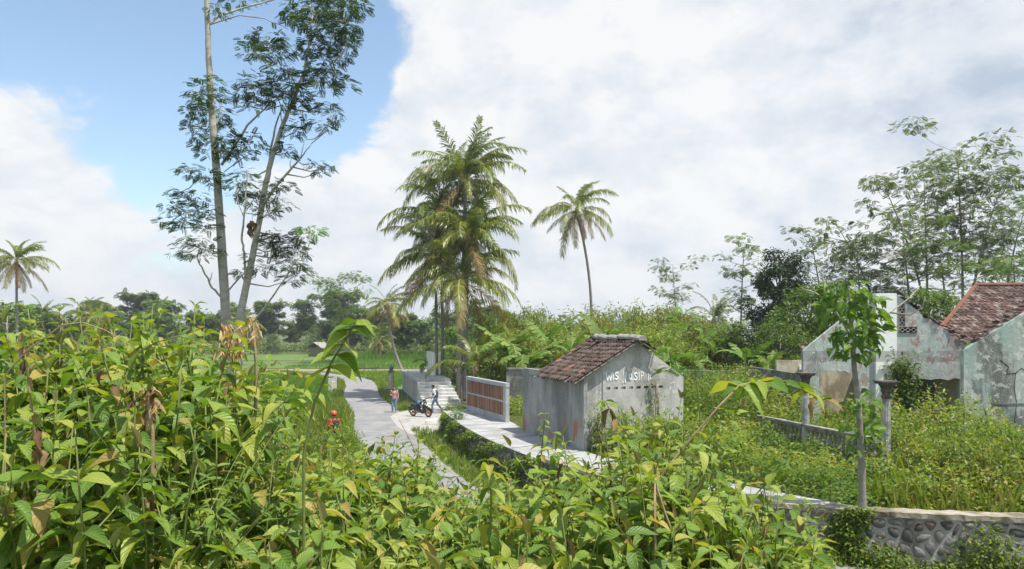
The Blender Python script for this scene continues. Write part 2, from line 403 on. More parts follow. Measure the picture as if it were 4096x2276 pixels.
# fields beyond: strips on both sides of the lane
fields = [(47, 61, -60, -1, 'paddy_mud'), (63, 76, -80, 1, 'paddy_mud'), (77.5, 91, -95, 1, 'paddy_mud'), (92.5, 99, -50, 1, 'stubble'), (101, 126, -60, 1, 'paddy_mud'), (128, 160, -80, 1, 'paddy_mud')]
RICE = []
for (y0, y1, xl, side, mt) in fields:
    for s in (-1, 1):
        if s == 1 and y0 < 60: continue
        if s == -1 and y0 > 85: continue
        yyv = np.linspace(y0, y1, 10); inner = xr(yyv) + s * 2.6 if y0 < 90 else np.full(10, -130.0)
        outer = np.full(10, float(xl) if s == -1 else 0.0)
        A = [Vector((a, b, 0)) for a, b in zip(inner, yyv)]; B = [Vector((a, b, 0)) for a, b in zip(outer, yyv)]
        if s == -1: A, B = B, A
        o = ribbon(A, B, 0.05).build('rice_field' if mt == 'paddy_mud' else 'stubble_field', mt); tag(o, kind='structure')
        RICE.append((min(outer.min(), inner.min()), max(outer.max(), inner.max()), y0, y1, s, mt))

# ------------------------------------------------------------------ retaining wall with stones
wl = thing('stone_retaining_wall', 'long low retaining wall of dark stones in pale mortar along the lane', 'wall')
cum = [0.0]
for a, b in zip(WS, WS[1:]): cum.append(cum[-1] + (b - a).length)
cum = np.array(cum)
def wpt(s):
    x = np.interp(s, cum, wxa); y = np.interp(s, cum, wya); e = 0.05
    x2 = np.interp(s + e, cum, wxa) - np.interp(s - e, cum, wxa); y2 = np.interp(s + e, cum, wya) - np.interp(s - e, cum, wya)
    t = Vector((x2, y2, 0)).normalized(); return Vector((x, y, 0)), t, Vector((t.y, -t.x, 0))   # point, tangent, outward normal
inner = offs(WS, 0.40)
ribbon(inner, WS, 1.088, -0.3).build('core', 'mortar', wl)
WS2 = smooth(WALL, 24); in2 = offs(WS2, 0.40); cs = [i for i, p in enumerate(WS2) if p.x > 0.95]
cpA, cpB = [in2[i] + (in2[i] - WS2[i]) * -0.05 for i in cs], [WS2[i] - (in2[i] - WS2[i]) * 0.12 for i in cs]
cpo = ribbon(cpA, cpB, 1.21, 1.095).build('coping', 'coping', wl)
for v in cpo.data.vertices:
    v.co.z += random.uniform(-.014, .010); v.co.x += random.uniform(-.02, .02); v.co.y += random.uniform(-.025, .02)
nearlen = float(np.interp(1.0, wxa, cum)); smax = float(np.interp(14.5, wxa, cum))
pts = []
s = 0.15
def rowpts(s0, s1, cw, ch):
    out = []; nr = max(2, int(round(1.12 / ch))); h = 1.12 / nr
    n = int((s1 - s0) / cw)
    for r in range(nr):
        for k in range(n):
            out.append((s0 + (k + 0.5 + (0.5 if r % 2 else 0)) * cw + random.uniform(-.46, .46) * cw, -0.02 + (r + 0.5) * h + random.uniform(-.40, .40) * h))
    return out
pts = rowpts(0.1, nearlen, 0.36, 0.30) + rowpts(nearlen, smax, 0.27, 0.25)
def clip(poly, a, b, c):   # keep a*x+b*y <= c
    out = []
    for i in range(len(poly)):
        p, q = poly[i], poly[(i + 1) % len(poly)]; dp, dq = a * p[0] + b * p[1] - c, a * q[0] + b * q[1] - c
        if dp <= 0: out.append(p)
        if dp * dq < 0: t = dp / (dp - dq); out.append((p[0] + (q[0] - p[0]) * t, p[1] + (q[1] - p[1]) * t))
    return out
pa = np.array(pts); stones = []
for i, (sx, sz) in enumerate(pts):
    poly = [(sx - .3, max(sz - .3, -.1)), (sx + .3, max(sz - .3, -.1)), (sx + .3, min(sz + .3, 1.05)), (sx - .3, min(sz + .3, 1.05))]
    for j in np.where((abs(pa[:, 0] - sx) < .8) & (abs(pa[:, 1] - sz) < .8))[0]:
        if j == i: continue
        ox, oz = pa[j]; dx, dz = ox - sx, oz - sz; L = math.hypot(dx, dz)
        if L < 1e-4: continue
        poly = clip(poly, dx / L, dz / L, (dx * (sx + ox) / 2 + dz * (sz + oz) / 2) / L - random.uniform(.016, .046))
        if len(poly) < 3: break
    if len(poly) < 3: continue
    cx_, cz_ = sum(p[0] for p in poly) / len(poly), sum(p[1] for p in poly) / len(poly)
    ch = []
    for k in range(len(poly)):
        p, q = poly[k], poly[(k + 1) % len(poly)]
        for t in (.27, .73): ch.append((p[0] + (q[0] - p[0]) * t, p[1] + (q[1] - p[1]) * t))
    rr = max(math.hypot(p[0] - cx_, p[1] - cz_) for p in ch)
    if rr < 0.05: continue
    n = len(ch); vs = []
    for sc_, dp in ((1.0, 0.006), (0.80, random.uniform(.025, .045))):
        for p in ch:
            q = (cx_ + (p[0] - cx_) * sc_, cz_ + (p[1] - cz_) * sc_)
            w0, t0, n0_ = wpt(q[0]); vs.append(w0 + n0_ * (dp + random.uniform(-.006, .006)) + Vector((0, 0, q[1])))
    w0, t0, n0_ = wpt(cx_); vs.append(w0 + n0_ * random.uniform(.035, .055) + Vector((0, 0, cz_)))
    fs = [(k, (k + 1) % n, n + (k + 1) % n, n + k) for k in range(n)] + [(n + k, n + (k + 1) % n, 2 * n) for k in range(n)]
    stones.append((w0.length, vs, [tuple(f[::-1]) for f in fs]))
stones.sort(key=lambda q: q[0])
for k, (d, vs, fs) in enumerate(stones[:300]):
    mb = MB(); mb.add(vs, fs); mb.build('stone', 'stone', wl, smooth=True)
if len(stones) > 300:
    mb = MB()
    for d, vs, fs in stones[300:]: mb.add(vs, fs)
    tag(mb.build('stone_courses', 'stone', wl, smooth=True), kind='stuff')

# concrete walk on top of the wall
wr = smooth([(-1.75, 38.2), (-0.1, 33.0), (0.55, 30.1), (2.46, 24.75), (3.9, 22.2), (5.4, 20.2), (6.9, 18.3), (8.25, 16.75)], 8)
iw = [i for i, p in enumerate(WS) if p.x <= 8.1]
wlft = [WS[i] for i in iw]
def resample(path, n):
    L = [0.0]
    for a, b in zip(path, path[1:]): L.append(L[-1] + (b - a).length)
    L = np.array(L); q = np.linspace(0, L[-1], n)
    return [Vector((np.interp(v, L, [p.x for p in path]), np.interp(v, L, [p.y for p in path]), 0)) for v in q]
wA, wB = resample(wr, 50), resample(wlft, 50)
wB = [b + (b - a).normalized() * 0.03 for a, b in zip(wA, wB)]
tag(ribbon(wA, wB, 1.093, 1.02).build('concrete_walk', 'walk_joint'), kind='structure'); cwk = bpy.data.objects['concrete_walk']
nsl = 12
for k in range(nsl):           # cast bays with open joints
    a0, a1 = k * 49 / nsl + .10, (k + 1) * 49 / nsl - .10; tt = np.linspace(a0, a1, 5)
    def at_(path): return [path[int(q)].lerp(path[min(int(q) + 1, 49)], q - int(q)) for q in tt]
    ribbon(at_(wA), at_(wB), 1.105 + random.uniform(-.003, .003), 1.0935).build('slab', 'walk_concrete', cwk)

# ------------------------------------------------------------------ grass and rice (uncountable)
BL_V = np.array([(0, -.035, 0), (0, .035, 0), (.12, .02, .6), (.34, 0, 1.0)]); BL_F = np.array([(0, 1, 2), (0, 2, 3)])
def blades(x, y, z, hmin, hmax, tint):
    n = len(x); a = rng.uniform(0, 2 * np.pi, n); d = np.stack([np.cos(a), np.sin(a), np.zeros(n)], 1)
    Rm = frames(d); s = np.ones((n, 1, 3)); hh = rng.uniform(hmin, hmax, n); s[:, 0, 2] = hh; s[:, 0, 0] = hh * rng.uniform(.3, 1.4, n); s[:, 0, 1] = 0.5 + hh * 0.4
    return scatter(BL_V, BL_F, np.stack([x, y, z], 1), Rm, s, tint)
prt = []
for (xa, xb, y0, y1, s, mt) in RICE:
    if mt != 'paddy_mud': continue
    n = int(min(26000, (min(xb, xa + 40) - xa) * (y1 - y0) * (26 if y0 < 80 else 9)))
    lo_x = xa if s == -1 else max(xa, -32)
    if s == -1: lo_x = max(xa, -34)
    x = rng.uniform(lo_x, xb, n); y = rng.uniform(y0, y1, n)
    k = (x < xr(y) - 2.7) if s == -1 else (x > np.where(y < 90, xr(y) + 2.7, -99))
    k &= ~((y < 68) & (x > -10.3))
    x, y = x[k], y[k]
    t = np.clip(rng.normal(0.45 if y0 not in (77.5,) else 0.8, .2, len(x)), 0, 1)
    prt.append(blades(x, y, np.full(len(x), .05), .25, .5 if y0 < 120 else 1.3, t))
V, Fq, T = joinnp(prt)
tag(obj('rice_plants', npmesh('rice_plants', V, Fq, 'rice_mat', T)), 'bright green rice standing in the fields beside the lane', 'rice', kind='stuff')
# verge grass along the lane and foot of the wall
n = 26000
t = rng.uniform(0, 1, n); idx = (t * (len(RSf) - 1)).astype(int)
rp = np.array([(p.x, p.y) for p in RSf]); tn = np.gradient(rp, axis=0); tn /= np.linalg.norm(tn, axis=1, keepdims=True)
nl = np.stack([-tn[:, 1], tn[:, 0]], 1)
side = rng.choice([-1, 1], n); off = 1.5 + np.abs(rng.normal(0, 0.55, n))
xy = rp[idx] + nl[idx] * (side * off)[:, None] + rng.uniform(-.1, .1, (n, 2))
k = (xy[:, 1] > 13.3) & (xy[:, 1] < 80) & ~((side == 1) & (xy[:, 1] > 38) & (xy[:, 1] < 47.5))
din = (xy[:, 1] - yw(xy[:, 0])) * .75
k &= (din < -0.05) | (xy[:, 0] < -3.6)
xy = xy[k]
g = noisef = np.sin(xy[:, 0] * 2.1) * np.sin(xy[:, 1] * 1.3)
V, Fq, T = blades(xy[:, 0], xy[:, 1], hgt(xy[:, 0], xy[:, 1]), .10, .38, np.clip(rng.normal(.55, .22, len(xy)) + g * .12, 0, 1))
tag(obj('verge_grass', npmesh('verge_grass', V, Fq, 'grass_mat', T)), 'short mixed grass along both edges of the lane', 'grass', kind='stuff')

# ------------------------------------------------------------------ building materials
def plaster(name, base, base2, patches, streak=0.5, rough=0.9, bump=0.35, band=None, lower=None):
    """rendered wall: two-tone, vertical rain streaks, stain patches ((lo, hi), colour, scale, stretch, zmin, zmax)"""
    m, nt = newmat(name)
    tc = N(nt, 'TexCoord').outputs['Object']
    z = N(nt, 'SeparateXYZ', {0: tc}).outputs[2]
    col = ramp(nt, noise(nt, tc, 1.7, 9, 0.65), [(0.3, base), (0.7, base2)])
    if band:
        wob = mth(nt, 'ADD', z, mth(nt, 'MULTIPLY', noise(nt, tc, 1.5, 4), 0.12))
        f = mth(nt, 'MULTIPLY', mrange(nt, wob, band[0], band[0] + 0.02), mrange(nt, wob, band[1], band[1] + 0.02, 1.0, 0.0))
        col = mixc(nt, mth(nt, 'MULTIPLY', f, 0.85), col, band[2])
    mp = N(nt, 'Mapping', {'Vector': tc}); mp.inputs['Scale'].default_value = (5, 5, 0.35)
    st = mrange(nt, noise(nt, mp.outputs[0], 1.0, 6, 0.6), 0.48, 0.72)
    col = mixc(nt, mth(nt, 'MULTIPLY', st, streak), col, (0.11, 0.11, 0.095))
    for (lo, hi, c, scl, stz, z0, z1, amt) in patches:
        mp = N(nt, 'Mapping', {'Vector': tc}); mp.inputs['Scale'].default_value = (1, 1, stz); mp.inputs['Location'].default_value = (lo * 31, hi * 17, c[0] * 40)
        f = mrange(nt, noise(nt, mp.outputs[0], scl, 6, 0.62, 0.3), lo, hi)
        zz = mth(nt, 'MULTIPLY', mrange(nt, z, z0 - 0.35, z0 + 0.1), mrange(nt, z, z1 - 0.1, z1 + 0.35, 1.0, 0.0))
        col = mixc(nt, mth(nt, 'MULTIPLY', mth(nt, 'MULTIPLY', f, zz), amt), col, c)
    fine = noise(nt, tc, 26.0, 6, 0.7)
    col = mixc(nt, mrange(nt, fine, 0.4, 0.7, 0.0, 0.22), col, (0.75, 0.75, 0.72))
    b = N(nt, 'BsdfPrincipled', {'Base Color': col, 'Roughness': rough, 'Specular IOR Level': 0.2})
    bm = N(nt, 'Bump', {'Height': mth(nt, 'ADD', fine, mth(nt, 'MULTIPLY', noise(nt, tc, 5.0, 6), 2.0)), 'Strength': bump, 'Distance': 0.02})
    nt.links.new(bm.outputs[0], b.inputs['Normal'])
    N(nt, 'OutputMaterial', {'Surface': b.outputs[0]}); return m
plaster('hut_wall', (0.36, 0.355, 0.34), (0.50, 0.49, 0.465), [(0.50, 0.68, (0.15, 0.15, 0.14), 0.9, 0.6, -1, 9, 0.6), (0.60, 0.66, (0.30, 0.12, 0.07), 3.5, 1.0, 0.2, 1.2, 0.5), (0.48, 0.62, (0.09, 0.10, 0.055), 1.5, .5, -1, 0.6, .85), (0.60, 0.63, (0.62, 0.61, 0.58), 4.0, 1.0, .3, 3.0, .7)], 0.30)
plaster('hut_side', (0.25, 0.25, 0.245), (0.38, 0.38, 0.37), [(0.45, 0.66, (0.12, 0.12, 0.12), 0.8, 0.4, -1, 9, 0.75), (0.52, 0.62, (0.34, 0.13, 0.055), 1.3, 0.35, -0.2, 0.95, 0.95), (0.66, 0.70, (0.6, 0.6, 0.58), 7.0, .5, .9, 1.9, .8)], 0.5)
plaster('new_concrete', (0.30, 0.31, 0.32), (0.44, 0.45, 0.455), [(0.55, 0.7, (0.20, 0.20, 0.20), 1.2, 0.6, -1, 9, 0.6)], 0.25, bump=0.2)
plaster('step_concrete', (0.42, 0.42, 0.41), (0.58, 0.58, 0.565), [(0.52, 0.66, (0.20, 0.20, 0.19), 1.8, 1.0, -1, 9, 0.6)], 0.2, bump=0.2)
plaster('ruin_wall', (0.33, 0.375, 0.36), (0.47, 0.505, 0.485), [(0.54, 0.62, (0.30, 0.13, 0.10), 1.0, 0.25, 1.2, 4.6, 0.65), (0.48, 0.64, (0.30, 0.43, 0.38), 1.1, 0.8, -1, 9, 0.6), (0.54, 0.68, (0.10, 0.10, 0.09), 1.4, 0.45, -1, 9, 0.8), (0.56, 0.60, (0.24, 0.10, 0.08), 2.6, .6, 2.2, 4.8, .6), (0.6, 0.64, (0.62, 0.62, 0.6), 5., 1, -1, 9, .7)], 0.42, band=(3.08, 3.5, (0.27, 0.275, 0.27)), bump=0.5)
plaster('ruin_wall_front', (0.29, 0.32, 0.305), (0.45, 0.48, 0.46), [(0.55, 0.63, (0.22, 0.10, 0.085), 1.3, 0.5, 0.3, 2.6, 0.7), (0.46, 0.62, (0.24, 0.36, 0.33), 1.1, 0.8, -1, 9, 0.65), (0.48, 0.62, (0.085, 0.085, 0.08), 1.2, 0.35, -1, 9, 0.85), (0.56, 0.60, (0.6, 0.6, 0.57), 3.2, 1.0, -1, 9, .6)], 0.75, bump=0.5)
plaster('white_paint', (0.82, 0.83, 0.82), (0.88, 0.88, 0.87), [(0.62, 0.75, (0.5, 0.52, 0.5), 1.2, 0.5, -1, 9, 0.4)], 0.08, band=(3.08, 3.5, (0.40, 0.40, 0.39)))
plaster('cream_wall', (0.50, 0.42, 0.27), (0.66, 0.60, 0.46), [(0.48, 0.62, (0.22, 0.17, 0.10), 1.2, 0.5, -1, 9, 0.8)], 0.55)
plaster('old_wall', (0.11, 0.11, 0.10), (0.22, 0.22, 0.20), [(0.45, 0.62, (0.06, 0.07, 0.035), 1.2, 0.6, -1, 9, 0.8), (0.55, 0.65, (0.45, 0.44, 0.42), 1.0, .6, -1, 9, .6)], 0.6)
surf('rail_concrete', (0.17, 0.165, 0.15), (0.36, 0.35, 0.32), 5, 0.9, 0.5, spots=(0.5, 0.65, 0.8), c3=(0.07, 0.075, 0.04), world=True)
surf('column_paint', (0.34, 0.34, 0.33), (0.54, 0.54, 0.53), 4, 0.85, 0.4, spots=(0.46, 0.6, 0.85), c3=(0.17, 0.165, 0.145))
surf('capital_paint', (0.055, 0.05, 0.05), (0.13, 0.11, 0.10), 9, 0.8, 0.4, spots=(0.56, 0.62, 0.85), c3=(0.30, 0.09, 0.08))
surf('cream_paint', (0.80, 0.78, 0.71), (0.86, 0.84, 0.78), 2, 0.6, 0.1)
surf('brick_panel', (0.20, 0.10, 0.065), (0.33, 0.18, 0.12), 6, 0.85, 0.5, rnd=0.22, spots=(0.55, 0.68, 0.5), c3=(0.42, 0.33, 0.27), stretch=(1, 1, .5))
surf('slat_brown', (0.16, 0.115, 0.08), (0.26, 0.18, 0.12), 5, 0.85, 0.4, rnd=0.2)
surf('slat_painted_light', (0.55, 0.52, 0.45), (0.72, 0.69, 0.62), 4, 0.8, 0.2, rnd=0.1)  # pale paint standing in for daylight through the slat gaps
surf('tile_mat', (0.048, 0.036, 0.031), (0.115, 0.08, 0.066), 11, 0.95, 0.7, rnd=0.45, spots=(0.50, 0.62, 0.75), c3=(0.24, 0.225, 0.205), bdist=.01)
surf('tile_red', (0.19, 0.085, 0.055), (0.29, 0.14, 0.09), 9, 0.9, 0.5, rnd=0.25, bdist=.01)
surf('tile_ruin', (0.07, 0.046, 0.039), (0.145, 0.085, 0.068), 7, 0.95, 0.5, rnd=0.5, spots=(0.50, 0.64, 0.7), c3=(0.30, 0.265, 0.235), world=True, bdist=.01)
surf('ridge_cement', (0.20, 0.19, 0.175), (0.38, 0.37, 0.345), 5, 0.9, 0.6, spots=(0.5, 0.62, 0.8), c3=(0.12, 0.11, 0.09))
surf('rust_board', (0.13, 0.055, 0.035), (0.22, 0.095, 0.055), 4, 0.8, 0.3)
surf('old_wood', (0.13, 0.11, 0.09), (0.27, 0.24, 0.20), 8, 0.9, 0.5, stretch=(1, 6, 6))
surf('chalk', (0.80, 0.81, 0.83), (0.90, 0.91, 0.92), 20, 0.9, 0)
surf('zinc', (0.36, 0.36, 0.36), (0.55, 0.55, 0.54), 3, 0.5, 0.1, metal=0.3)
surf('vent_shade_and_crack', (0.012, 0.012, 0.012), (0.02, 0.02, 0.018), 3, 1.0, 0)  # near-black for painted shade in the vents and for wall cracks

def tile_mesh(name, mat, wd=0.235, ln=0.34, amp=0.028):
    """clay pan tile: S-shaped across x, lying along y from 0 (lower lip) to ln"""
    n = 6; vs = []
    for (y, dz) in ((0, 0.030), (ln, 0.0)):
        for i in range(n):
            u = i / (n - 1); vs.append(((u - .5) * wd, y, dz + amp * math.sin(u * 2 * math.pi + 0.6)))
    for i in range(n):
        u = i / (n - 1); vs.append(((u - .5) * wd, 0.0, 0.030 - 0.018 + amp * math.sin(u * 2 * math.pi + 0.6)))
    fs = [(i, i + 1, n + i + 1, n + i) for i in range(n - 1)] + [(2 * n + i, 2 * n + i + 1, i + 1, i) for i in range(n - 1)]
    mb = MB(); mb.add(vs, fs); return mb.mesh(name, mat, smooth=False)
def wall_holes(mb, L, z0, z1, th, holes, hz0, hz1, toparg=None):
    """wall along x 0..L, y 0..th with a row of square holes; toparg: polygon points above z1"""
    mb.box(0, L, 0, th, z0, hz0); x = 0
    for a, b in holes: mb.box(x, a, 0, th, hz0, hz1); x = b
    mb.box(x, L, 0, th, hz0, hz1)
    mb.prism(toparg or [(0, hz1), (L, hz1), (L, z1), (0, z1)], 1, 0, th)

# ------------------------------------------------------------------ grey hut
HZ0 = 1.0
hut = thing('concrete_hut', 'small grey concrete hut with broken clay tile roof and chalk writing on its gable', 'hut', (2.45, 24.8, HZ0), math.atan2(0.354, 0.935))
AP = 2.12; EL, ER, ZA = 2.68, 2.55, 3.86
g = MB()
holes = [(0.93 + i * 0.305, 0.93 + i * 0.305 + 0.175) for i in range(8)]
gm = MB(); wall_holes(gm, 4.1, -0.4, 0, 0.14, holes, 2.16, 2.255, [(0, 2.255), (4.1, 2.255), (4.1, ER), (AP, ZA), (0, EL)])
gm.xf(Matrix.Translation((0, 0.14, 0))); gm.build('gable_wall', 'hut_wall', hut)
sm = MB(); sh = [(0.9 + i * 0.30 + (0.35 if i > 4 else 0), 0.9 + i * 0.30 + 0.11 + (0.35 if i > 4 else 0)) for i in range(13)]
wall_holes(sm, 5.67, -0.4, EL, 0.14, sh, 2.36, 2.45)
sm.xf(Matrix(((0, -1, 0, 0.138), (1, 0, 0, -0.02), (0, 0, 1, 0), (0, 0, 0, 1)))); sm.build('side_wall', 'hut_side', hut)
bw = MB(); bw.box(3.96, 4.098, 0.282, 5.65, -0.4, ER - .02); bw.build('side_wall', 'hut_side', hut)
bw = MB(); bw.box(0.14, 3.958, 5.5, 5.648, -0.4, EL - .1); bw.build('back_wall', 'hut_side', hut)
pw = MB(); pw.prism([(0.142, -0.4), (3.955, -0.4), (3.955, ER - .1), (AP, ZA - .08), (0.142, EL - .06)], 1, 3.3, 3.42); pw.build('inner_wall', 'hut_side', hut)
dp = MB(); dp.tube([(0.80, 0.118, 0.0), (0.80, 0.118, 2.9)], 0.016, 6); dp.build('pipe', 'zinc', hut)
hr = thing  # (roof is a part with its tiles as sub-parts)
SL = math.atan2(1.46, 2.55); rf = MB()
for (xa, za, xb, zb) in ((AP, ZA + .03, -0.40, ZA + .03 - 2.52 * math.tan(SL)), (AP, ZA + .03, AP + 0.9, ZA + .03 - 0.9 * math.tan(SL))):
    for yy in (-0.10, 0.7, 1.7, 2.7, 3.45): rf.tube([(xa, yy, za - .03), (xb, yy, zb - .03)], 0.035, 4)
    n = 9 if xb < xa else 3
    for i in range(n):
        t = (i + .5) / n; rf.box(lerp(xa, xb, t) - .02, lerp(xa, xb, t) + .02, -0.15, 3.62, lerp(za, zb, t) - .004, lerp(za, zb, t) + .018)
roof = rf.build('roof', 'old_wood', hut)
tm, tr_ = tile_mesh('tile', 'tile_mat'), tile_mesh('tile_red', 'tile_red')
rows, cols = 11, 18
for r in range(rows):
    for c in range(cols):
        t = (r + 1.0) * 0.265
        x = AP - t * math.cos(SL); z = ZA + .075 - t * math.sin(SL); y = -0.13 + (c + .5) * 0.21
        if (r, c) in ((1, 11), (1, 12), (2, 12), (0, 14), (3, 15), (10, 16), (10, 17), (10, 3)): continue
        sag = -0.05 * math.sin(c / cols * math.pi) * math.sin(min(1, t / 2.6) * math.pi)
        o = obj('tile', tr_ if random.random() < 0.025 or (r > 7 and c < 3 and random.random() < .3) else tm, roof, (x, y, z + sag + random.uniform(-.006, .006)))
        o.rotation_euler = (Matrix.Rotation(R(random.uniform(-5, 5)), 3, 'Z') @ Matrix(((0, math.cos(SL), -math.sin(SL)), (-1, 0, 0), (0, math.sin(SL), math.cos(SL)))) @ Matrix.Rotation(R(random.uniform(-6, 3)), 3, 'X')).to_euler()
for r in range(3):
    for c in range(cols):
        if random.random() < 0.06: continue
        t = (r + 1.0) * 0.265; x = AP + t * math.cos(SL); z = ZA + .075 - t * math.sin(SL); y = -0.13 + (c + .5) * 0.21
        o = obj('tile', tm, roof, (x, y, z))
        o.rotation_euler = (Matrix(((0, -math.cos(SL), math.sin(SL)), (1, 0, 0), (0, math.sin(SL), math.cos(SL)))) @ Matrix.Rotation(R(random.uniform(-4, 3)), 3, 'X')).to_euler()
rc = MB(); n = 9
prof = [(-.15, -.04), (-.14, .045), (-.07, .11), (0, .13), (.07, .11), (.14, .045), (.15, -.04)]
rc.prism(prof, 1, 0, 0.375); rcm = rc.mesh('ridge_cap', 'ridge_cement')
for i in range(n): obj('ridge_cap', rcm, roof, (AP + random.uniform(-.02, .02), -0.36 + i * 0.40, ZA + .075 + random.uniform(-.02, .02)), (R(random.uniform(0, 5)), R(random.uniform(-4, 4)), R(random.uniform(-4, 4))))
# chalk letters on the gable: WIS NOSIP and a faint K
LET = {'W': [[(0, 1), (.25, 0), (.5, .7), (.75, 0), (1, 1)]], 'I': [[(.1, 1), (.1, 0)]], 'S': [[(.75, .85), (.45, 1), (.12, .82), (.2, .58), (.6, .45), (.72, .2), (.42, 0), (.05, .12)]],
       'N': [[(0, -.1), (.18, 1), (.5, -.05), (.68, 1.0)]], 'O': [[(.35, .8), (.08, .55), (.15, .15), (.45, .08), (.65, .4), (.55, .75), (.32, .82)]], 'P': [[(.1, 0), (.1, 1)], [(.1, 1), (.55, .9), (.55, .55), (.12, .45)]], 'K': [[(.1, 1), (.1, 0)], [(.6, .95), (.12, .45), (.6, 0)]]}
x = 0.93; wr_ = MB()
for chx, wdt, hh, dz in [('W', .27, .30, .0), ('I', .08, .27, .02), ('S', .19, .26, .03), (' ', .12, 0, 0), ('N', .24, .36, -.06), ('O', .22, .27, 0), ('S', .19, .27, -.01), ('I', .08, .30, -.02), ('P', .20, .30, -.01), (' ', .1, 0, 0), ('I', .06, .26, -.03), ('K', .16, .24, -.02)]:
    for st in LET.get(chx, []):
        path = [(x + p[0] * wdt * .85, 0.138, 2.47 + dz + p[1] * hh) for p in st]
        for a_, b_ in zip(path, path[1:]): wr_.tube([a_, b_], 0.023 if chx not in 'PK' else 0.014, 6)
    x += wdt
tag(wr_.build('chalk_writing', 'chalk', hut), 'white chalk letters reading WIS NOSIP on the gable')

# ------------------------------------------------------------------ brick screen on the walk
bs = thing('brick_screen', 'low free-standing screen of brown brick panels in a grey concrete frame on the walk', 'screen wall', (-2.3, 37.7, 1.105), math.atan2(32.6 - 37.7, 2.1))
LB = math.hypot(2.1, 5.1); m = MB()
m.box(0, LB, -.09, .09, 0, 0.28); m.box(-.02, LB + .02, -.10, .10, 1.58, 1.76); m.box(0, 0.14, -.088, .088, .282, 1.578); m.box(LB - .30, LB, -.088, .088, .282, 1.578); m.box(.142, LB - .302, -.086, .086, .88, .96)
m.build('frame', 'new_concrete', bs)
pm = MB(); pm.box(-.155, .155, -.06, .06, 0, .592); pmm = pm.mesh('brick_panel', 'brick_panel')
for rw, zz in ((0, .284), (1, .963)):
    for k in range(14):
        xx = .142 + .18 + k * (LB - .46 - .36) / 13; o = obj('brick_panel', pmm, bs, (xx, random.uniform(-.012, .012), zz)); o.scale = (random.uniform(.92, 1.0), 1, 1)

# ------------------------------------------------------------------ stage with steps
A0, A1 = Vector((-6.85, 52.6, 0)), Vector((-9.75, 64.4, 0))
d = (A1 - A0); st = thing('stepped_stage', 'raised grey concrete stage with wide front steps and slatted side beside the lane', 'stage', A0, math.atan2(d.y, d.x) - R(90))
Ls, Wd, Hs = d.length, 2.35, 1.72
m = MB(); m.box(-.06, Wd + .06, -.02, Ls, Hs - .26, Hs); m.build('deck', 'new_concrete', st)
m = MB(); m.box(Wd - .15, Wd, 0, Ls, -.1, Hs - .262); m.box(0.0, Wd - .152, Ls - .16, Ls - .002, -.1, Hs - .262); m.box(.0, .16, .0, Ls - .162, -.1, .34)
for k in range(5): m.box(0, .16, k * (Ls - .35) / 4, k * (Ls - .35) / 4 + .3, .342, Hs - .264)
m.box(.18, Wd - .17, 0.5, .6, -.1, Hs - .264)
m.build('frame', 'new_concrete', st)
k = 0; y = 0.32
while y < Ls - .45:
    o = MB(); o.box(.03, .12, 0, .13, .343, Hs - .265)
    o.build('slat', 'slat_painted_light' if k % 2 else 'slat_brown', st, loc=(-0.025 * (k % 2), y, 0)); y += 0.24; k += 1  # every other slat is pale, painting in a slit of light
ns = 8
for k in range(ns):
    m = MB(); ytop = -0.06 - k * .50; top = Hs - (k + 1) * Hs / (ns + .4)
    m.box(-.04 - .01 * k, Wd + .04 + .045 * k, ytop - .50, ytop + .0 if k else -.022, -.1, top); m.build('step', 'step_concrete', st, bevel=0.02)
for yy in (1.2, 5.0):
    m = MB(); m.tube([(-.22, yy, 0), (-.2, yy, 2.15)], 0.025, 6); m.build('pole', 'zinc', st)
ws = thing('white_fin_screen', 'cream painted screen of upright fins standing on the stage deck', 'screen wall', st.matrix_world @ Vector((0, 0, 0)))
rzs = st.rotation_euler[2]; q = A0 + Matrix.Rotation(rzs, 3, 'Z') @ Vector((1.75, 6.0, 0)); ws.location = (q.x, q.y, Hs); ws.rotation_euler = (0, 0, rzs)
for k, (y0, wdt, x0) in enumerate([(-2.0, .5, .0), (-1.25, .28, .05), (-.75, .35, .02), (-.15, .2, .06), (.3, .42, .0), (.95, .25, .05), (1.5, .5, .0)]):
    m = MB(); m.box(-.1 - x0 * 2, .1 + .4 * (k == 0), y0, y0 + wdt, .12, 1.75 + .08 * (k % 2)); m.build('fin', 'cream_paint', ws)
m = MB(); m.box(-.14, .14, -2.05, 2.05, 0.003, .118); m.build('plinth', 'cream_paint', ws)

# gate pier and small bridge parapet
gp = thing('gate_pier', 'slim square concrete pier with a domed cap at the far end of the stage', 'pier', (-10.25, 61.5, 0))
m = MB(); m.box(-.2, .2, -.2, .2, -.1, 1.75); m.build('shaft', 'cream_wall', gp, bevel=.02)
m = MB(); m.box(-.25, .25, -.25, .25, 1.752, 1.84); m.lathe([(.16, 1.84), (.17, 1.92), (.22, 2.05), (.19, 2.2), (.08, 2.3), (.02, 2.34)], n=10); m.build('cap', 'old_wall', gp)
m = MB(); m.box(-.6, .2, -.32, .32, -.1, .35); m.build('plinth', 'rail_concrete', gp)
bp = thing('bridge_parapet', 'short pale concrete parapet on the left edge of the lane', 'parapet', (-15.6, 63.0, 0))
m = MB(); m.box(-.15, .15, -.9, -.6, -.1, 1.15); m.box(-.15, .15, .6, .9, -.1, 1.15); m.build('post', 'step_concrete', bp)
m = MB(); m.box(-.1, .1, -.598, .598, .2, .8); m.build('panel', 'cream_wall', bp)
sb = thing('concrete_kerb_block', 'low broken concrete block at the foot of the wall near the motorbike', 'kerb', (-4.2, 41.6, 0), R(18))
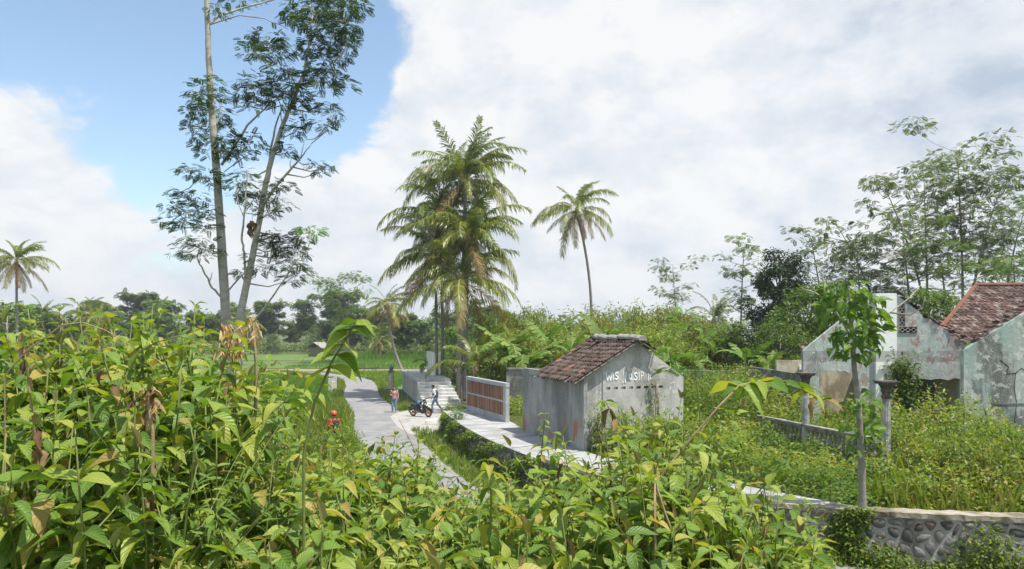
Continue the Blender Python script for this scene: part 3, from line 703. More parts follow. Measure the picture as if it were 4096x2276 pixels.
m = MB(); m.hexa([(-.9, -.5, -.05), (.8, -.6, -.05), (.9, .5, -.05), (-.7, .6, -.05), (-.85, -.45, .13), (.75, -.55, .16), (.85, .45, .15), (-.65, .55, .12)]); m.build('slab', 'step_concrete', sb)

# tiny barn in the far field
bn = thing('field_hut', 'tiny plank hut with a pale gable roof in the far rice field', 'hut', (-39.5, 148, 0.0), R(-25))
m = MB()
for k in range(9): m.box(-1.6 + k * .36, -1.6 + k * .36 + .33, -1.2, -1.1, 0, 1.9); m.box(-1.6 + k * .36, -1.6 + k * .36 + .33, 1.1, 1.2, 0, 1.9)
m.box(-1.62, -1.55, -1.1, 1.1, 0, 2.0); m.box(1.6, 1.66, -1.1, 1.1, 0, 2.0); m.build('wall', 'old_wood', bn)
m = MB(); m.prism([(-2.2, 1.75), (0, 2.9), (2.2, 1.75), (2.2, 1.83), (0, 3.0), (-2.2, 1.83)], 1, -1.6, 1.6); m.build('roof', 'ridge_cement', bn)

# ------------------------------------------------------------------ ruined house
rz0 = 1.0
ru = thing('ruined_house', 'roofless plastered house with stained pale green walls and a clay tile roof behind', 'house', (0, 0, rz0))
YG = 28.0
# gable wall: pieces round two ragged openings (world x, local z)
def ragged(xa, xb, z, n=9, a=0.07): return [(lerp(xa, xb, i / n), z + random.uniform(-a, a)) for i in range(n + 1)]
X0, X1, XA, ZE, ZAP = 11.25, 18.3, 14.42, 3.46, 5.66
m = MB()
top = [(X0, ZE), (XA - .42, ZAP), (XA + .42, ZAP + .02), (XA + .55, ZAP - .15), (15.75, 4.95), (15.9, 4.72), (16.1, 4.70), (X1, ZE)]
lo1, lo2 = ragged(11.85, 13.35, 2.62), ragged(15.25, 17.3, 2.36)
m.prism([(X0, -.3), (11.85, -.3)] + lo1 + [(13.35, -.3), (15.25, -.3)] + lo2 + [(17.3, -.3), (X1, -.3)] + top[::-1][0:0] + [(X1, ZE - .35), (16.1, 4.70), (15.9, 4.72), (15.75, 4.95), (XA + .55, ZAP - .15), (XA + .42, ZAP + .02), (XA - .42, ZAP), (X0, ZE)], 1, YG, YG + .18)
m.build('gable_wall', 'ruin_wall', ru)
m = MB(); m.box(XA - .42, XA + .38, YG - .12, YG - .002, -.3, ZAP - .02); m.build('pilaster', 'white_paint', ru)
m = MB(); m.box(X0 - .12, X0 - .002, YG - .03, YG + 6, -.3, 2.55); m.build('side_wall', 'old_wall', ru)
m = MB(); m.box(11.4, 14.9, YG + 3.2, YG + 3.35, -.3, 2.95); m.build('inner_wall', 'cream_wall', ru)
m = MB(); m.box(16.95, 18.3, YG + .9, YG + 1.05, -.3, 2.6); m.build('inner_wall', 'cream_wall', ru)
m = MB(); m.box(15.03, 15.2, YG + .3, YG + 3.0, -.3, 2.6); m.build('inner_wall', 'cream_wall', ru)
m = MB(); m.box(14.9, 20.5, YG + .25, YG + 5.7, 2.72, 2.86); m.build('added_shade_slab', 'old_wall', ru)  # unseen slab added to darken the room behind the right opening
m = MB(); m.box(15.3, 20, YG + 5.72, YG + 5.85, -.3, 3.4); m.build('inner_wall', 'old_wall', ru)
m = MB(); m.box(14.72, 14.88, YG + 3.4, YG + 5.6, -.3, 3.4); m.build('inner_wall', 'old_wall', ru)
# breeze blocks
def breeze(x0, z0, w_, h_, nx_, nz_):
    b = MB(); b.box(x0, x0 + w_, YG - .004, YG + .0, z0, z0 + h_)  # flat dark sheet on the wall face, painting the shade of hollow vents
    back = b.build('vent_shade_sheet', 'vent_shade_and_crack', ru)
    f = MB(); f.box(x0 - .03, x0 + w_ + .03, YG - .03, YG - .006, z0 - .03, z0); f.box(x0 - .03, x0 + w_ + .03, YG - .03, YG - .006, z0 + h_, z0 + h_ + .03)
    f.box(x0 - .03, x0, YG - .03, YG - .006, z0, z0 + h_); f.box(x0 + w_, x0 + w_ + .03, YG - .03, YG - .006, z0, z0 + h_)
    for i in range(nx_):
        for j in range(nz_):
            cw, chh = w_ / nx_, h_ / nz_; cx_, cz_ = x0 + (i + .5) * cw, z0 + (j + .5) * chh; rr = min(cw, chh) * .33
            f.tube([(cx_ + rr * math.cos(a), YG - .018, cz_ + rr * math.sin(a)) for a in np.linspace(0, 2 * math.pi, 9)], .017, 4, cap=False)
            for (dx, dz) in ((1, 0), (-1, 0), (0, 1), (0, -1)):
                f.tube([(cx_ + dx * rr, YG - .018, cz_ + dz * rr), (cx_ + dx * cw / 2, YG - .018, cz_ + dz * chh / 2)], .017, 4)
    f.build('vent_block', 'rail_concrete', ru)
breeze(14.95, 4.42, .20, .82, 1, 4); breeze(14.95, 4.14, .66, .22, 3, 1)
m = MB(); m.box(12.35, 13.3, YG + 3.13, YG + 3.198, 2.55, 2.72); m.build('vent_block', 'white_paint', ru)
# broken tiles left on the right slope
tmr = tile_mesh('tile', 'tile_ruin', .26, .36, .03)
def slope_tiles(xa, za, xb, zb, n, ybase):
    for i in range(n):
        t = (i + random.uniform(.1, .9)) / n; o = obj('roof_tile', tmr, ru, (lerp(xa, xb, t), ybase + random.uniform(-.05, .16), lerp(za, zb, t) + .05))
        o.rotation_euler = (R(random.uniform(-10, 25)), math.atan2(za - zb, xb - xa) + R(random.uniform(-14, 14)), R(random.uniform(-25, 25)))
slope_tiles(XA + .45, ZAP, 15.8, 4.95, 14, YG - .05); slope_tiles(16.0, 4.72, X1, ZE, 18, YG - .05); slope_tiles(X0 + .1, ZE, X0 + .2, ZE + .1, 2, YG)
# front right wall
m = MB(); m.prism([(15.92, -.4), (26, -.4), (26, 4.6), (20.4, 6.32), (15.92, 3.52)], 1, 25.55, 25.75); m.build('front_wall', 'ruin_wall_front', ru)
m = MB(); m.box(16.9, 25, 25.53, 25.548, 1.62, 1.66); m.build('ledge', 'old_wall', ru)
m = MB()
for pts_c in ([(17.2, 3.2), (17.5, 2.95), (17.42, 2.7), (17.75, 2.72), (17.95, 2.9), (18.2, 2.75)], [(17.75, 2.72), (17.7, 2.2), (17.78, 1.7), (17.72, 1.1), (17.8, .4)], [(18.2, 2.75), (18.5, 2.85), (18.6, 2.6)]):
    for a_, b_ in zip(pts_c, pts_c[1:]): m.tube([(a_[0], 25.549, a_[1]), (b_[0], 25.549, b_[1])], .011, 4)
m.build('crack', 'vent_shade_and_crack', ru)
slope_tiles(15.95, 3.6, 20.4, 6.38, 26, 25.6)
# the standing tile roof behind: hip on the left
ra, rb = Vector((17.2, 29.6, 3.85)), Vector((21.8, 34.1, 6.25))
m = MB(); m.add([(17.2, 29.6, 3.80), (32, 29.6, 3.80), (32, 34.1, 6.2), (21.8, 34.1, 6.2), (21.8, 38.6, 3.8), (32, 38.6, 3.8)], [(0, 1, 2, 3), (3, 2, 5, 4)])
rr_ = m.build('roof', 'old_wood', ru)
sl = math.atan2(2.4, 4.5); cand = []
for r in range(19):
    for c in range(40):
        t = r * 0.27; y = 29.45 + t * math.cos(sl); z = 3.86 + t * math.sin(sl); x = 17.0 + c * .24 + .12
        hip = 17.2 + (y - 29.6) * 4.6 / 4.5
        if y > 34.05 or x < hip + .05 or x > 25.5: continue
        cand.append((x + .2 * y - (3 if c < 24 else 0), x, y, z))
cand.sort()
rest = MB()
for k, (q_, x, y, z) in enumerate(cand):
    zz = z + random.uniform(-.008, .008) + .02
    if k < 300: o = obj('tile', tmr, rr_, (x, y, zz), (sl + R(random.uniform(-3, 2)), R(random.uniform(-2, 2)), 0))
    else:
        Mx = Matrix.Translation((x, y, zz)) @ Matrix.Rotation(sl, 4, 'X'); o_ = len(rest.v)
        rest.add([v.co for v in tmr.vertices], [tuple(p.vertices) for p in tmr.polygons]); rest.xf(Mx, o_)
if rest.v: tag(rest.build('tile_field', 'tile_ruin', rr_), kind='stuff')
m = MB(); m.tube([ra + Vector((-.1, -.1, .07)), rb + Vector((0, 0, .1))], .09, 6); m.build('hip_board', 'rust_board', rr_)
m = MB(); m.tube([rb + Vector((-.1, 0, .14)), Vector((32, 34.1, 6.40))], .11, 6); m.build('ridge_board', 'rust_board', rr_)

# porch columns
def column(label, x, y, top):
    c = thing('porch_column', label, 'column', (x, y, 1.0), 0, 'porch columns of the ruined house')
    h = top - 1.0; m = MB(); n = 32; vs = []
    for z, r_ in ((.25, .118), (h * .5, .112), (h - .5, .10)):
        for j in range(n): a = 2 * math.pi * j / n; q_ = r_ * (1 - .10 * (j % 2)); vs.append((q_ * math.cos(a), q_ * math.sin(a), z))
    m.add(vs, [(i * n + j, i * n + (j + 1) % n, (i + 1) * n + (j + 1) % n, (i + 1) * n + j) for i in range(2) for j in range(n)]); m.build('shaft', 'column_paint', c)
    m = MB(); m.box(-.2, .2, -.2, .2, -.2, .1); m.lathe([(.2, .1), (.2, .17), (.16, .2), (.17, .25)], n=16); m.build('base', 'column_paint', c)
    m = MB(); m.lathe([(.105, h - .5), (.14, h - .47), (.14, h - .43), (.11, h - .41), (.115, h - .33), (.145, h - .3), (.145, h - .26), (.13, h - .24), (.165, h - .17), (.21, h - .1), (.215, h - .09)], n=16); m.box(-.22, .22, -.22, .22, h - .09, h - .04); m.box(-.25, .26, -.25, .25, h - .039, h); m.build('capital', 'capital_paint', c)
column('fluted porch column with dark broken capital at the far end of the balustrade', 9.72, 24.0, 3.83)
column('fluted porch column with wide dark capital in front of the white pilaster', 10.58, 20.5, 3.80)
# balustrade
B0, B1 = Vector((9.05, 26.6, 1.0)), Vector((10.5, 20.85, 1.0)); d = B1 - B0
ba = thing('balustrade', 'weathered concrete balustrade with turned balusters sunk in weeds before the ruin', 'balustrade', B0, math.atan2(d.y, d.x))
L = d.length; m = MB(); m.box(0, L, -.11, .11, 1.06, 1.13); m.box(.0, L, -.075, .075, .98, 1.058); m.build('top_rail', 'rail_concrete', ba)
m = MB(); m.box(0, L, -.1, .1, -.1, .28); m.build('bottom_rail', 'rail_concrete', ba)
m = MB(); m.lathe([(.065, .28), (.065, .33), (.035, .36), (.05, .42), (.075, .52), (.07, .60), (.04, .74), (.035, .80), (.06, .84), (.035, .88), (.065, .93), (.065, .98)], n=10); bmesh_ = m.mesh('baluster', 'rail_concrete', smooth=True)
nb_ = int(L / .205)
for k in range(nb_): obj('baluster', bmesh_, ba, ((k + .5) * L / nb_, 0, 0))
# old boundary wall behind the yard
bw = thing('boundary_wall', 'dark mossy boundary wall running behind the hut and the yard', 'wall', (0, 0, 0))
m = MB(); pts_ = [(-0.3, 37.6), (3.5, 36.8), (8, 35.6), (11.1, 34.6)]
for (xa, ya), (xb, yb) in zip(pts_, pts_[1:]):
    m.hexa([(xa, ya, .3), (xb, yb, .3), (xb, yb + .18, .3), (xa, ya + .18, .3), (xa, ya, 3.2), (xb, yb, 3.22), (xb, yb + .18, 3.22), (xa, ya + .18, 3.2)])
m.build('panel', 'old_wall', bw)
m = MB()
for (xa, ya), (xb, yb) in zip(pts_, pts_[1:]):
    m.hexa([(xa, ya - .05, 3.225), (xb, yb - .05, 3.225), (xb, yb + .22, 3.225), (xa, ya + .22, 3.225), (xa, ya - .05, 3.3), (xb, yb - .05, 3.3), (xb, yb + .22, 3.3), (xa, ya + .22, 3.3)])
m.build('capping', 'old_wall', bw)
# ------------------------------------------------------------------ people
surf('skin', (0.30, 0.17, 0.11), (0.36, 0.21, 0.14), 20, 0.55, 0.05)
surf('hair', (0.012, 0.010, 0.009), (0.03, 0.025, 0.02), 40, 0.6, 0.3)
surf('jeans', (0.09, 0.15, 0.26), (0.22, 0.32, 0.45), 7, 0.85, 0.4, lo=.35, hi=.65)
surf('plaid', (0.30, 0.13, 0.13), (0.50, 0.33, 0.32), 22, 0.85, 0.3, stretch=(1, 1, .6))
surf('white_cloth', (0.62, 0.63, 0.68), (0.75, 0.76, 0.80), 9, 0.85, 0.2)
surf('navy_cloth', (0.03, 0.035, 0.055), (0.06, 0.065, 0.09), 9, 0.85, 0.2)
surf('red_cloth', (0.45, 0.035, 0.03), (0.58, 0.06, 0.05), 9, 0.7, 0.2)
surf('black_cloth', (0.02, 0.02, 0.022), (0.045, 0.045, 0.05), 9, 0.85, 0.2)
surf('shoe', (0.10, 0.10, 0.11), (0.30, 0.30, 0.31), 14, 0.7, 0.1)
surf('helmet_red', (0.62, 0.075, 0.03), (0.70, 0.10, 0.04), 3, 0.25, 0, spec=.5)
surf('helmet_blue', (0.03, 0.20, 0.55), (0.05, 0.26, 0.62), 3, 0.25, 0, spec=.5)
surf('helmet_grey', (0.30, 0.31, 0.32), (0.40, 0.41, 0.42), 3, 0.25, 0, spec=.5)
surf('visor', (0.02, 0.02, 0.025), (0.03, 0.03, 0.035), 3, 0.1, 0, spec=.6)
def remeshed(name, mb, vox, mat, parent, sm=6):
    me = mb.mesh('tmp', mat); o = bpy.data.objects.new('tmp', me); COL.objects.link(o)
    r_ = o.modifiers.new('r', 'REMESH'); r_.mode = 'VOXEL'; r_.voxel_size = vox; r_.use_smooth_shade = True
    s_ = o.modifiers.new('s', 'SMOOTH'); s_.iterations = sm; s_.factor = .5
    dg = bpy.context.evaluated_depsgraph_get(); me2 = bpy.data.meshes.new_from_object(o.evaluated_get(dg)); bpy.data.objects.remove(o); me2.name = name
    me2.materials.clear(); me2.materials.append(MATS[mat]); return obj(name, me2, parent)
def person(label, loc, rz, J, shirt, trousers, sleeve, hair=True, shoes='shoe', vest=None, hscale=1.0):
    """J: joints (x right of the person's facing +y, y forward, z up)"""
    r = thing('person', label, 'person', loc, rz); r.scale = (hscale,) * 3; V3 = Vector; j = {k: V3(v) for k, v in J.items()}
    b = MB()
    pel, chest, neck, head = j['pelvis'], j['chest'], j['neck'], j['head']
    def limb(a, b_, r1, r2, n=10): b.tube([a, a.lerp(b_, .35), b_], [r1, (r1 + r2) / 2 * 1.06, r2], n); b.ball(a, r1, 8, 6); b.ball(b_, r2, 8, 6)
    b.ball(pel, (.155, .105, .12)); b.tube([pel, pel.lerp(chest, .5), chest, chest.lerp(neck, .75)], [.135, .125, .15, .09], 12); b.ball(chest, (.17, .11, .16)); limb(neck + V3((0, 0, -.06)), head + V3((0, 0, -.06)), .058, .05)
    b.ball(head, (.078, .098, .118), 14, 10); b.ball(head + V3((0, .03, -.06)), (.055, .06, .055)); b.ball(head + V3((0, .102, -.015)), (.013, .02, .02), 6, 5)     # skull, jaw, nose
    for s_ in (-1, 1): b.ball(head + V3((s_ * .079, -.01, -.012)), (.012, .02, .03), 6, 5); b.ball(head + V3((s_ * .03, .083, .035)), (.026, .014, .009), 6, 5)       # ears, brow
    b.ball(head + V3((0, .089, -.062)), (.026, .012, .008), 6, 5); b.ball(head + V3((0, .087, -.076)), (.022, .012, .008), 6, 5)                                # lips
    for sd, s_ in (('l', -1), ('r', 1)):
        sh_, el, wr2 = j['sh_' + sd], j['el_' + sd], j['wr_' + sd]; limb(sh_, el, .052, .041); limb(el, wr2, .040, .027)
        fd = (wr2 - el).normalized(); side_ = V3((s_, 0, 0)); side_ = (side_ - fd * side_.dot(fd)).normalized(); nrm = fd.cross(side_)
        palm_ = wr2 + fd * .055; b.tube([wr2, palm_, palm_ + fd * .035], [.025, .036, .034], 8, flat=.5); fw = nrm if abs(nrm.y) > abs(side_.y) else side_
        if fw.y < 0: fw = -fw
        for q in range(4):
            o_ = fw * (.027 - .018 * q); ln_ = (.072, .082, .076, .06)[q]; p0 = palm_ + fd * .02 + o_; curl = side_ * -s_ * .35
            b.tube([p0, p0 + fd * ln_ * .55, p0 + fd * ln_ * .85 + curl * ln_ * .5, p0 + fd * ln_ + curl * ln_ * 1.0], [.0095, .009, .0085, .007], 6)
        b.tube([wr2 + fd * .03 + fw * .025, wr2 + fd * .055 + fw * .052, wr2 + fd * .09 + fw * .058], [.012, .011, .008], 6)
        hp_, kn, an, toe = j['hip_' + sd], j['kn_' + sd], j['an_' + sd], j['toe_' + sd]; limb(hp_, kn, .078, .055); limb(kn, an, .053, .036); b.tube([an, an.lerp(toe, .5) + V3((0, 0, -.02)), toe], [.036, .036, .028], 8)
    remeshed('body', b, .0085, 'skin', r, 3)
    c = MB()                                                           # shirt
    c.ball(pel + V3((0, 0, .03)), (.178, .128, .13)); c.tube([pel + V3((0, 0, -.04)), pel.lerp(chest, .5), chest, chest.lerp(neck, .55), neck + V3((0, 0, -.045))], [.165, .150, .172, .13, .075], 14); c.ball(chest, (.192, .132, .17))
    for sd in 'lr':
        sh_, el, wr2 = j['sh_' + sd], j['el_' + sd], j['wr_' + sd]; c.ball(sh_, .070); c.tube([sh_.lerp(chest, .3), sh_, el], [.08, .070, .054], 10)
        if sleeve == 'long': c.ball(el, .054); c.tube([el, el.lerp(wr2, .93)], [.054, .040], 10)
    remeshed('shirt', c, .014, shirt, r)
    if vest:
        c = MB(); c.tube([pel + V3((0, -.012, .0)), pel.lerp(chest, .5) + V3((0, -.012, 0)), chest + V3((0, -.02, 0)), chest.lerp(neck, .45) + V3((0, -.02, 0))], [.178, .164, .186, .12], 14); c.ball(chest + V3((0, -.03, 0)), (.185, .13, .172)); remeshed('vest', c, .014, vest, r)
    c = MB(); c.ball(pel + V3((0, 0, -.02)), (.168, .118, .12))
    for sd in 'lr':
        hp_, kn, an = j['hip_' + sd], j['kn_' + sd], j['an_' + sd]; c.ball(hp_, .092); c.tube([hp_, hp_.lerp(kn, .4), kn], [.092, .086, .068], 12); c.ball(kn, .068); c.tube([kn, kn.lerp(an, .5), an.lerp(kn, .06)], [.068, .064, .056], 12)
    remeshed('trousers', c, .014, trousers, r)
    for sd in 'lr':
        an, toe = j['an_' + sd], j['toe_' + sd]; c = MB(); d_ = (toe - an); d_.z = 0; d_.normalize(); g_ = min(an.z, toe.z) - .03
        c.tube([an + V3((0, 0, -.01)) - d_ * .055, an + d_ * .03 + V3((0, 0, -.025)), toe + d_ * .02, toe + d_ * .055], [.044, .05, .045, .02], 10); remeshed('shoe', c, .01, shoes, r)
    if hair:
        c = MB(); c.ball(head + V3((0, -.018, .03)), (.088, .098, .108), 14, 10); c.ball(head + V3((0, .045, .085)), (.065, .045, .035))
        remeshed('hair', c, .01, 'hair', r, 2)
    for s_ in (-1, 1):
        c = MB(); c.ball(head + V3((s_ * .03, .088, .018)), (.014, .008, .007), 8, 6); c.build('eye', 'visor', r, smooth=True)
    return r
gm_ = G(1577, 1650); 
person('person in a reddish plaid shirt and faded jeans standing on the lane facing the camera', (gm_.x, gm_.y, .012), R(180), dict(pelvis=(0, 0, .93), chest=(0, 0, 1.25), neck=(0, .01, 1.45), head=(0, .03, 1.585), sh_l=(-.185, 0, 1.385), el_l=(-.245, -.02, 1.12), wr_l=(-.25, .06, .88), sh_r=(.185, 0, 1.385), el_r=(.255, -.03, 1.13), wr_r=(.13, .2, 1.12),
    hip_l=(-.09, 0, .88), kn_l=(-.10, .04, .48), an_l=(-.105, .02, .085), toe_l=(-.12, .15, .045), hip_r=(.09, 0, .88), kn_r=(.11, .05, .48), an_r=(.12, -.04, .085), toe_r=(.15, .09, .045)), 'plaid', 'jeans', 'long', hscale=.985)
gw = G(1742, 1652)
person('person in a white shirt and dark vest striding left past the motorbike to the steps', (gw.x, gw.y, .018), R(82), dict(pelvis=(0, 0, .90), chest=(0, .05, 1.22), neck=(0, .10, 1.42), head=(0, .16, 1.55), sh_l=(-.175, .06, 1.36), el_l=(-.21, -.04, 1.11), wr_l=(-.2, .13, .93), sh_r=(.175, .06, 1.36), el_r=(.21, .10, 1.10), wr_r=(.19, .26, .96),
    hip_l=(-.085, 0, .85), kn_l=(-.09, .18, .48), an_l=(-.09, .16, .085), toe_l=(-.09, .29, .045), hip_r=(.085, 0, .85), kn_r=(.09, -.12, .48), an_r=(.09, -.42, .17), toe_r=(.09, -.35, .05)), 'white_cloth', 'jeans', 'long', vest='navy_cloth', hscale=1.06)
xr_, yr_ = (1338 - CX) / F * 31.0, 31.0
rd = person('person in a red jacket standing in the weeds left of the lane, turned away', (xr_, yr_, .0), R(38), dict(pelvis=(0, 0, .95), chest=(0, .02, 1.27), neck=(0, .04, 1.48), head=(0, .07, 1.62), sh_l=(-.185, .02, 1.40), el_l=(-.24, .02, 1.13), wr_l=(-.2, .2, .98), sh_r=(.185, .02, 1.40), el_r=(.24, .02, 1.13), wr_r=(.2, .2, .98),
    hip_l=(-.09, 0, .90), kn_l=(-.10, .03, .49), an_l=(-.11, 0, .085), toe_l=(-.12, .13, .045), hip_r=(.09, 0, .90), kn_r=(.10, .05, .49), an_r=(.11, .02, .085), toe_r=(.13, .15, .045)), 'red_cloth', 'black_cloth', 'long')
def helmet(label, loc, rz, mat, tilt=(0, 0), s=1.0, name='helmet'):
    h = thing(name, label, 'helmet', loc, rz); h.rotation_euler = (tilt[0], tilt[1], rz); h.scale = (s,) * 3
    m = MB(); n, k = 18, 9; vs = []
    for i in range(k + 1):
        th = lerp(0.02, 1.95, i / k)
        for q in range(n):
            a = 2 * math.pi * q / n; cut = 1.0 - (.16 * max(0, math.sin(a)) if th > 1.3 else 0); vs.append((.125 * math.sin(th) * math.cos(a) * cut, .145 * math.sin(th) * math.sin(a) * cut, .135 * math.cos(th)))
    m.add(vs, [(i * n + q, (i + 1) * n + q, (i + 1) * n + (q + 1) % n, i * n + (q + 1) % n) for i in range(k) for q in range(n)] + [tuple(range(n))]); m.build('shell', mat, h, smooth=True)
    m = MB(); vs = []; n2 = 9
    for z_, rr in ((.055, 1.02), (.0, 1.05), (-.06, 1.0)):
        for q in range(n2): a = lerp(R(28), R(152), q / (n2 - 1)); vs.append((.128 * rr * math.cos(a), .150 * rr * math.sin(a), z_))
    m.add(vs, [(i * n2 + q, i * n2 + q + 1, (i + 1) * n2 + q + 1, (i + 1) * n2 + q) for i in range(2) for q in range(n2 - 1)]); m.build('visor', 'visor', h, smooth=True)
    m = MB(); m.tube([(.12 * math.cos(a), .14 * math.sin(a), -.052) for a in np.linspace(R(165), R(375), 14)], .012, 6); m.build('rim', 'black_cloth', h); return h
helmet('orange-red helmet on the head of the person in the weeds', (xr_ - .05, yr_ + .06, 1.675), R(38), 'helmet_red')
bk = thing('backpack', 'black backpack on the back of the person in the red jacket', 'backpack', (xr_ + .115, yr_ - .145, 1.02), R(38))
m = MB(); m.ball((0, 0, .2), (.15, .09, .23), 12, 8); m.ball((0, -.06, .1), (.11, .06, .12), 10, 7); remeshed('bag', m, .015, 'black_cloth', bk)
for s_ in (-1, 1): m = MB(); m.tube([(s_ * .09, .03, .38), (s_ * .1, .14, .42), (s_ * .11, .27, .32), (s_ * .12, .2, .12)], .016, 6, flat=.5); m.build('strap', 'black_cloth', bk)

# ------------------------------------------------------------------ motorbike
surf('moto_black', (0.012, 0.012, 0.014), (0.03, 0.03, 0.033), 5, 0.25, 0, spec=.5)
surf('moto_grey', (0.22, 0.23, 0.24), (0.32, 0.33, 0.34), 5, 0.35, 0)
surf('wheel_orange', (0.62, 0.20, 0.03), (0.72, 0.27, 0.05), 5, 0.4, 0)
surf('rubber', (0.02, 0.02, 0.02), (0.04, 0.04, 0.04), 20, 0.85, .2)
surf('chrome', (0.5, 0.5, 0.52), (0.65, 0.65, 0.66), 5, 0.25, 0, metal=.9)
surf('lamp_glass', (0.65, 0.66, 0.68), (0.75, 0.76, 0.78), 5, 0.15, 0, spec=.6)
surf('seat_vinyl', (0.025, 0.025, 0.05), (0.05, 0.05, 0.085), 9, 0.5, .1)
gb = G(1683, 1668); mo = thing('motorbike', 'parked black scooter motorbike with orange wheels before the stage steps', 'motorbike', (gb.x, gb.y, .016), R(-30)); mo.scale = (.92, .92, .92)
def wheel(x, rt):
    w_ = MB(); n, k = 26, 8; vs = []
    for i in range(n):
        a = 2 * math.pi * i / n
        for q in range(k): b_ = 2 * math.pi * q / k; rr = .225 + .055 * math.cos(b_); vs.append((x + rr * math.cos(a), .048 * math.sin(b_), .282 + rr * math.sin(a)))
    w_.add(vs, [(i * k + q, ((i + 1) % n) * k + q, ((i + 1) % n) * k + (q + 1) % k, i * k + (q + 1) % k) for i in range(n) for q in range(k)]); ty = w_.build('wheel', 'rubber', mo, smooth=True)
    r_ = MB(); r_.tube([(x + .182 * math.cos(a), 0, .282 + .182 * math.sin(a)) for a in np.linspace(0, 2 * math.pi, 25)], .034, 8, cap=False); r_.build('rim', 'wheel_orange', ty, smooth=True)
    h_ = MB(); h_.tube([(x, -.06, .282), (x, .06, .282)], .045, 10)
    h_.build('hub', 'moto_grey', ty)
    for q in range(6): a = q * math.pi / 3; s2 = MB(); s2.tube([(x + .03 * math.cos(a), 0, .282 + .03 * math.sin(a)), (x + .17 * math.cos(a + .22), 0, .282 + .17 * math.sin(a + .22))], [.018, .022], 6); s2.build('spoke', 'wheel_orange', ty)
wheel(.62, 0); wheel(-.62, 0)
def part(name, fn, mat, parent=mo, smooth=True, rem=None):
    m = MB(); fn(m); return remeshed(name, m, rem, mat, parent, 4) if rem else m.build(name, mat, parent, smooth)
def f_body(m):
    m.tube([(-.86, 0, .74), (-.6, 0, .70), (-.3, 0, .62), (-.1, 0, .50)], [.05, .115, .135, .12], 10); m.tube([(-.1, 0, .42), (.1, 0, .34), (.32, 0, .36)], [.13, .12, .11], 10); m.ball((-.38, 0, .48), (.2, .11, .12))
part('body', f_body, 'moto_black', rem=.02)
part('leg_shield', lambda m: (m.tube([(.30, 0, .34), (.38, 0, .55), (.36, 0, .80), (.33, 0, .93)], [.14, .19, .17, .11], 12), m.ball((.42, 0, .72), (.12, .16, .16))), 'moto_black', rem=.02)
part('inner_panel', lambda m: m.hexa([(.19, -.13, .36), (.22, -.13, .36), (.22, .13, .36), (.19, .13, .36), (.185, -.15, .80), (.215, -.15, .80), (.215, .15, .80), (.185, .15, .80)]), 'moto_grey')
part('seat', lambda m: (m.tube([(-.82, 0, .80), (-.55, 0, .79), (-.3, 0, .745), (-.08, 0, .735)], [.075, .125, .12, .08], 12, flat=.55), m.ball((-.3, 0, .72), (.25, .13, .06))), 'seat_vinyl', rem=.02)
part('front_fender', lambda m: m.tube([(.62 + .31 * math.cos(a), 0, .30 + .30 * math.sin(a)) for a in np.linspace(R(25), R(165), 9)], [.03, .06, .072, .075, .075, .075, .072, .06, .04], 8), 'moto_black')
part('rear_fender', lambda m: m.tube([(-.62 + .33 * math.cos(a), 0, .31 + .33 * math.sin(a)) for a in np.linspace(R(95), R(195), 7)], [.03, .055, .06, .06, .055, .05, .03], 8, flat=.8), 'moto_black')
for s_ in (-1, 1): part('fork', lambda m: m.tube([(.62, s_ * .085, .29), (.52, s_ * .085, .56), (.42, s_ * .06, .82)], .022, 8), 'moto_grey')
part('engine', lambda m: (m.ball((-.32, .02, .33), (.2, .12, .11)), m.ball((-.55, .08, .29), (.13, .05, .08))), 'moto_grey', rem=.02)
part('exhaust', lambda m: m.tube([(-.2, -.13, .25), (-.4, -.15, .26), (-.55, -.16, .31), (-.92, -.16, .42)], [.02, .03, .05, .055], 10), 'moto_black')
part('heat_guard', lambda m: m.tube([(-.58, -.205, .33), (-.85, -.205, .41)], .028, 8, flat=.5), 'chrome')
part('handlebar', lambda m: m.tube([(.22, -.33, .99), (.30, -.2, 1.0), (.34, 0, .99), (.30, .2, 1.0), (.22, .33, .99)], .016, 8), 'moto_black')
part('handlebar_cowl', lambda m: (m.ball((.34, 0, .98), (.11, .15, .075)), m.ball((.33, 0, .93), (.07, .08, .1))), 'moto_black', rem=.015)
part('headlight', lambda m: m.ball((.515, 0, .78), (.05, .11, .06), 12, 8), 'lamp_glass')
for s_ in (-1, 1):
    part('indicator', lambda m: m.ball((.44, s_ * .13, .86), (.05, .035, .03), 8, 6), 'lamp_glass'); mr = part('mirror', lambda m: (m.tube([(.28, s_ * .2, 1.0), (.25, s_ * .26, 1.16)], .007, 6), m.ball((.25, s_ * .27, 1.19), (.02, .06, .04), 8, 6)), 'moto_black')
part('tail_light', lambda m: m.ball((-.90, 0, .72), (.04, .08, .04), 8, 6), 'helmet_red')
part('number_plate', lambda m: m.box(-.975, -.97, -.1, .1, .5, .58), 'moto_black', smooth=False)
part('stand', lambda m: (m.tube([(-.3, .1, .25), (-.38, .17, .01)], .012, 6), m.tube([(-.3, -.1, .25), (-.38, -.17, .01)], .012, 6)), 'moto_grey')
part('footboard', lambda m: m.box(-.08, .24, -.17, .17, .29, .325), 'moto_black', smooth=False)
ml = mo.matrix_basis
def onbike(v): return (Matrix.Translation(mo.location) @ Matrix.Rotation(R(-30), 4, 'Z')) @ (Vector(v) * .92)
helmet('blue helmet resting on the motorbike seat', onbike((-.12, 0, .90)), R(-116), 'helmet_blue', s=1.05)
helmet('grey helmet hung on the motorbike handlebar', onbike((.20, -.02, 1.10)), R(-116), 'helmet_grey', s=1.08)

